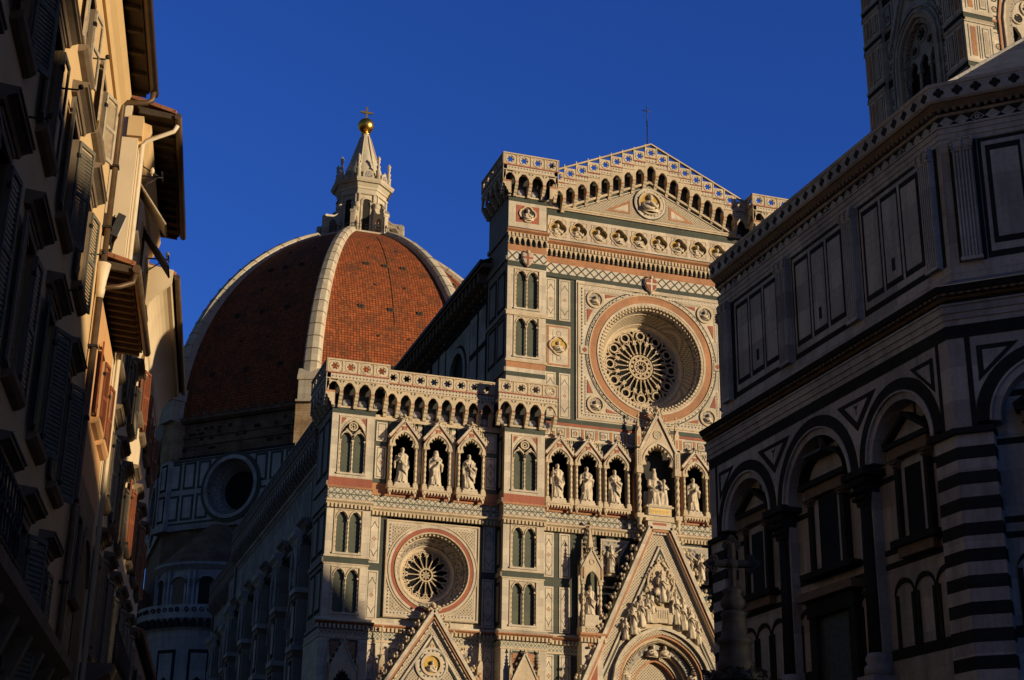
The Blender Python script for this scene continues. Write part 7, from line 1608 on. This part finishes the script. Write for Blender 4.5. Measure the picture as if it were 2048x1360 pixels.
# ================================================================ column with the stone cross
cl = thing('cross_column', 'weathered stone column with trefoil ended cross and ring of iron leaves before the baptistery', 'column', (-24, -58, 0))
V = (-24.0, -57.9, 0, cos(cyaw), -sin(cyaw), sin(cyaw), cos(cyaw)); b = MB(V)
b.lathe(0, 0, [(1.0, 0), (1.0, 0.4), (0.7, 0.5), (0.62, 0.9), (0.40, 1.0), (0.36, 5.9), (0.42, 6.0), (0.40, 6.1)], 'column', 20); b.lathe(0, 0, [(0.42, 6.1), (0.62, 6.55), (0.66, 6.8)], 'column', 12); b.build('shaft', cl)
b = MB(V); r = random.Random(9)
for i in range(420):
    a = r.uniform(0, 2*pi); rad = r.uniform(0.45, 0.80); z = 6.62+r.uniform(-0.16, 0.24)*(1.1-abs(rad-0.6)); s_ = r.uniform(0.05, 0.10); t = r.uniform(0, 2*pi)
    p = Vector((rad*cos(a), rad*sin(a), z)); d1 = Vector((cos(a)*0.6+0.4*cos(t), sin(a)*0.6+0.4*sin(t), r.uniform(-0.3, 0.9))).normalized()*s_*1.5; d2 = d1.cross(Vector((r.uniform(-1, 1), r.uniform(-1, 1), 1))).normalized()*s_*0.55
    b.add([tuple(p), tuple(p+d1*0.5+d2), tuple(p+d1), tuple(p+d1*0.5-d2)], [(0, 1, 2, 3)], 'verd')
b.tube([(0.72*cos(k*pi/12), 0.72*sin(k*pi/12), 6.6) for k in range(25)], 0.03, 'verd', 5); b.build('leaf_crown', cl)
b = MB(V); b.lathe(0, 0, [(0.44, 6.7), (0.46, 7.05), (0.40, 7.1), (0.38, 7.45), (0.43, 7.5), (0.42, 7.6), (0.33, 7.68), (0.29, 8.15), (0.33, 8.2), (0.26, 8.28)], 'column', 18)
b.lathe(0, 0, [(0.20, 8.26), (0.30, 8.42), (0.29, 8.55), (0.20, 8.68), (0.26, 8.76), (0.20, 8.85)], 'column', 14, rf=lambda a, z: 1+0.07*cos(8*a)); b.build('pedestal', cl)
b = MB(V)
b.tube([(0, 0, 8.75), (0, 0, 9.95)], 0.105, 'column', 8, False); b.tube([(-0.45, 0, 9.45), (0.45, 0, 9.45)], 0.10, 'column', 8, False); b.ball((0, -0.02, 9.45), (0.16, 0.13, 0.16), 'column', 10, 6)
for cx_, cz_, d in ((-0.46, 9.45, (-1, 0)), (0.46, 9.45, (1, 0)), (0, 9.93, (0, 1))):
    px, pz = -d[1], d[0]
    for o_, s_ in ((0, 1), (-1, 0), (1, 0)):
        x, z = cx_+d[0]*0.10*s_+px*0.115*o_, cz_+d[1]*0.10*s_+pz*0.115*o_; b.tube([(x+0.085*cos(t*pi/6), 0, z+0.085*sin(t*pi/6)) for t in range(13)], 0.042, 'column', 6); b.ball((x, 0, z), (0.06, 0.05, 0.06), 'column', 6, 4)
    b.ball((cx_+d[0]*0.21, 0, cz_+d[1]*0.21), 0.055, 'column', 6, 4)
b.build('cross', cl)

# ================================================================ ground and the buildings across the square (unseen behind the viewpoint, rooflines shaped for their shadows)
b = MB(); b.bx(-1500, 1500, -1500, 1500, -0.5, 0.0, 'paving'); structure(b.build('ground'))
SF = (95*sin(SAZ), -95*cos(SAZ), 0, cos(SAZ), sin(SAZ), sin(SAZ), -cos(SAZ))   # u = p, d = further towards the sun
def far_house(label, prof, wallm, u_roof=True):
    t = thing('palace', label, 'building', MB(SF).P((prof[0][0]+prof[-1][0])/2, 6, 0)); b = MB(SF)
    b.strip([p[0] for p in prof], [0]*len(prof), [p[1] for p in prof], 0, 12, wallm); b.build('wall', t)
    b = MB(SF); b.strip([p[0] for p in prof], [p[1] for p in prof], [p[1]+0.18 for p in prof], -0.5, 12.5, 'tile'); b.build('roof', t); b = MB(SF)
    u = prof[0][0]+2
    while u < prof[-1][0]-2:
        for z in range(4, int(min(p[1] for p in prof))-3, 5): b.bx(u-0.6, u+0.6, -0.05, 0.02, z, z+2.2, 'shutg'); b.bx(u-0.75, u+0.75, -0.09, 0.02, z+2.2, z+2.4, 'serena')
        u += 3.4
    b.build('window', t)
far_house('long plaster palace across the square with roof stepping down to one side', [(-118, 22.6), (-78.9, 22.4), (-77.1, 21.8), (-74.5, 21.5), (-71.3, 20.4), (-68.9, 19.7), (-64.2, 19.3)], 'stucco')
far_house('slim plaster tower house standing between two palaces across the square', [(-64.15, 31.0), (-61.8, 31.6), (-59.2, 31.0)], 'stuccow')
far_house('level plaster palace across the square between slim tower and gabled house', [(-59.1, 20.4), (-45, 20.9), (-24.2, 21.2)], 'stucco')
far_house('high gabled house across the square, tallest of the row', [(-24, 32.5), (-18, 34.0), (-15.6, 31.4), (-14.3, 29.8), (-13.4, 28.0), (-12.5, 25.0)], 'stuccow')
far_house('low plaster palace at the end of the row across the square', [(-12.4, 21.0), (6, 20.5)], 'stuccoo')
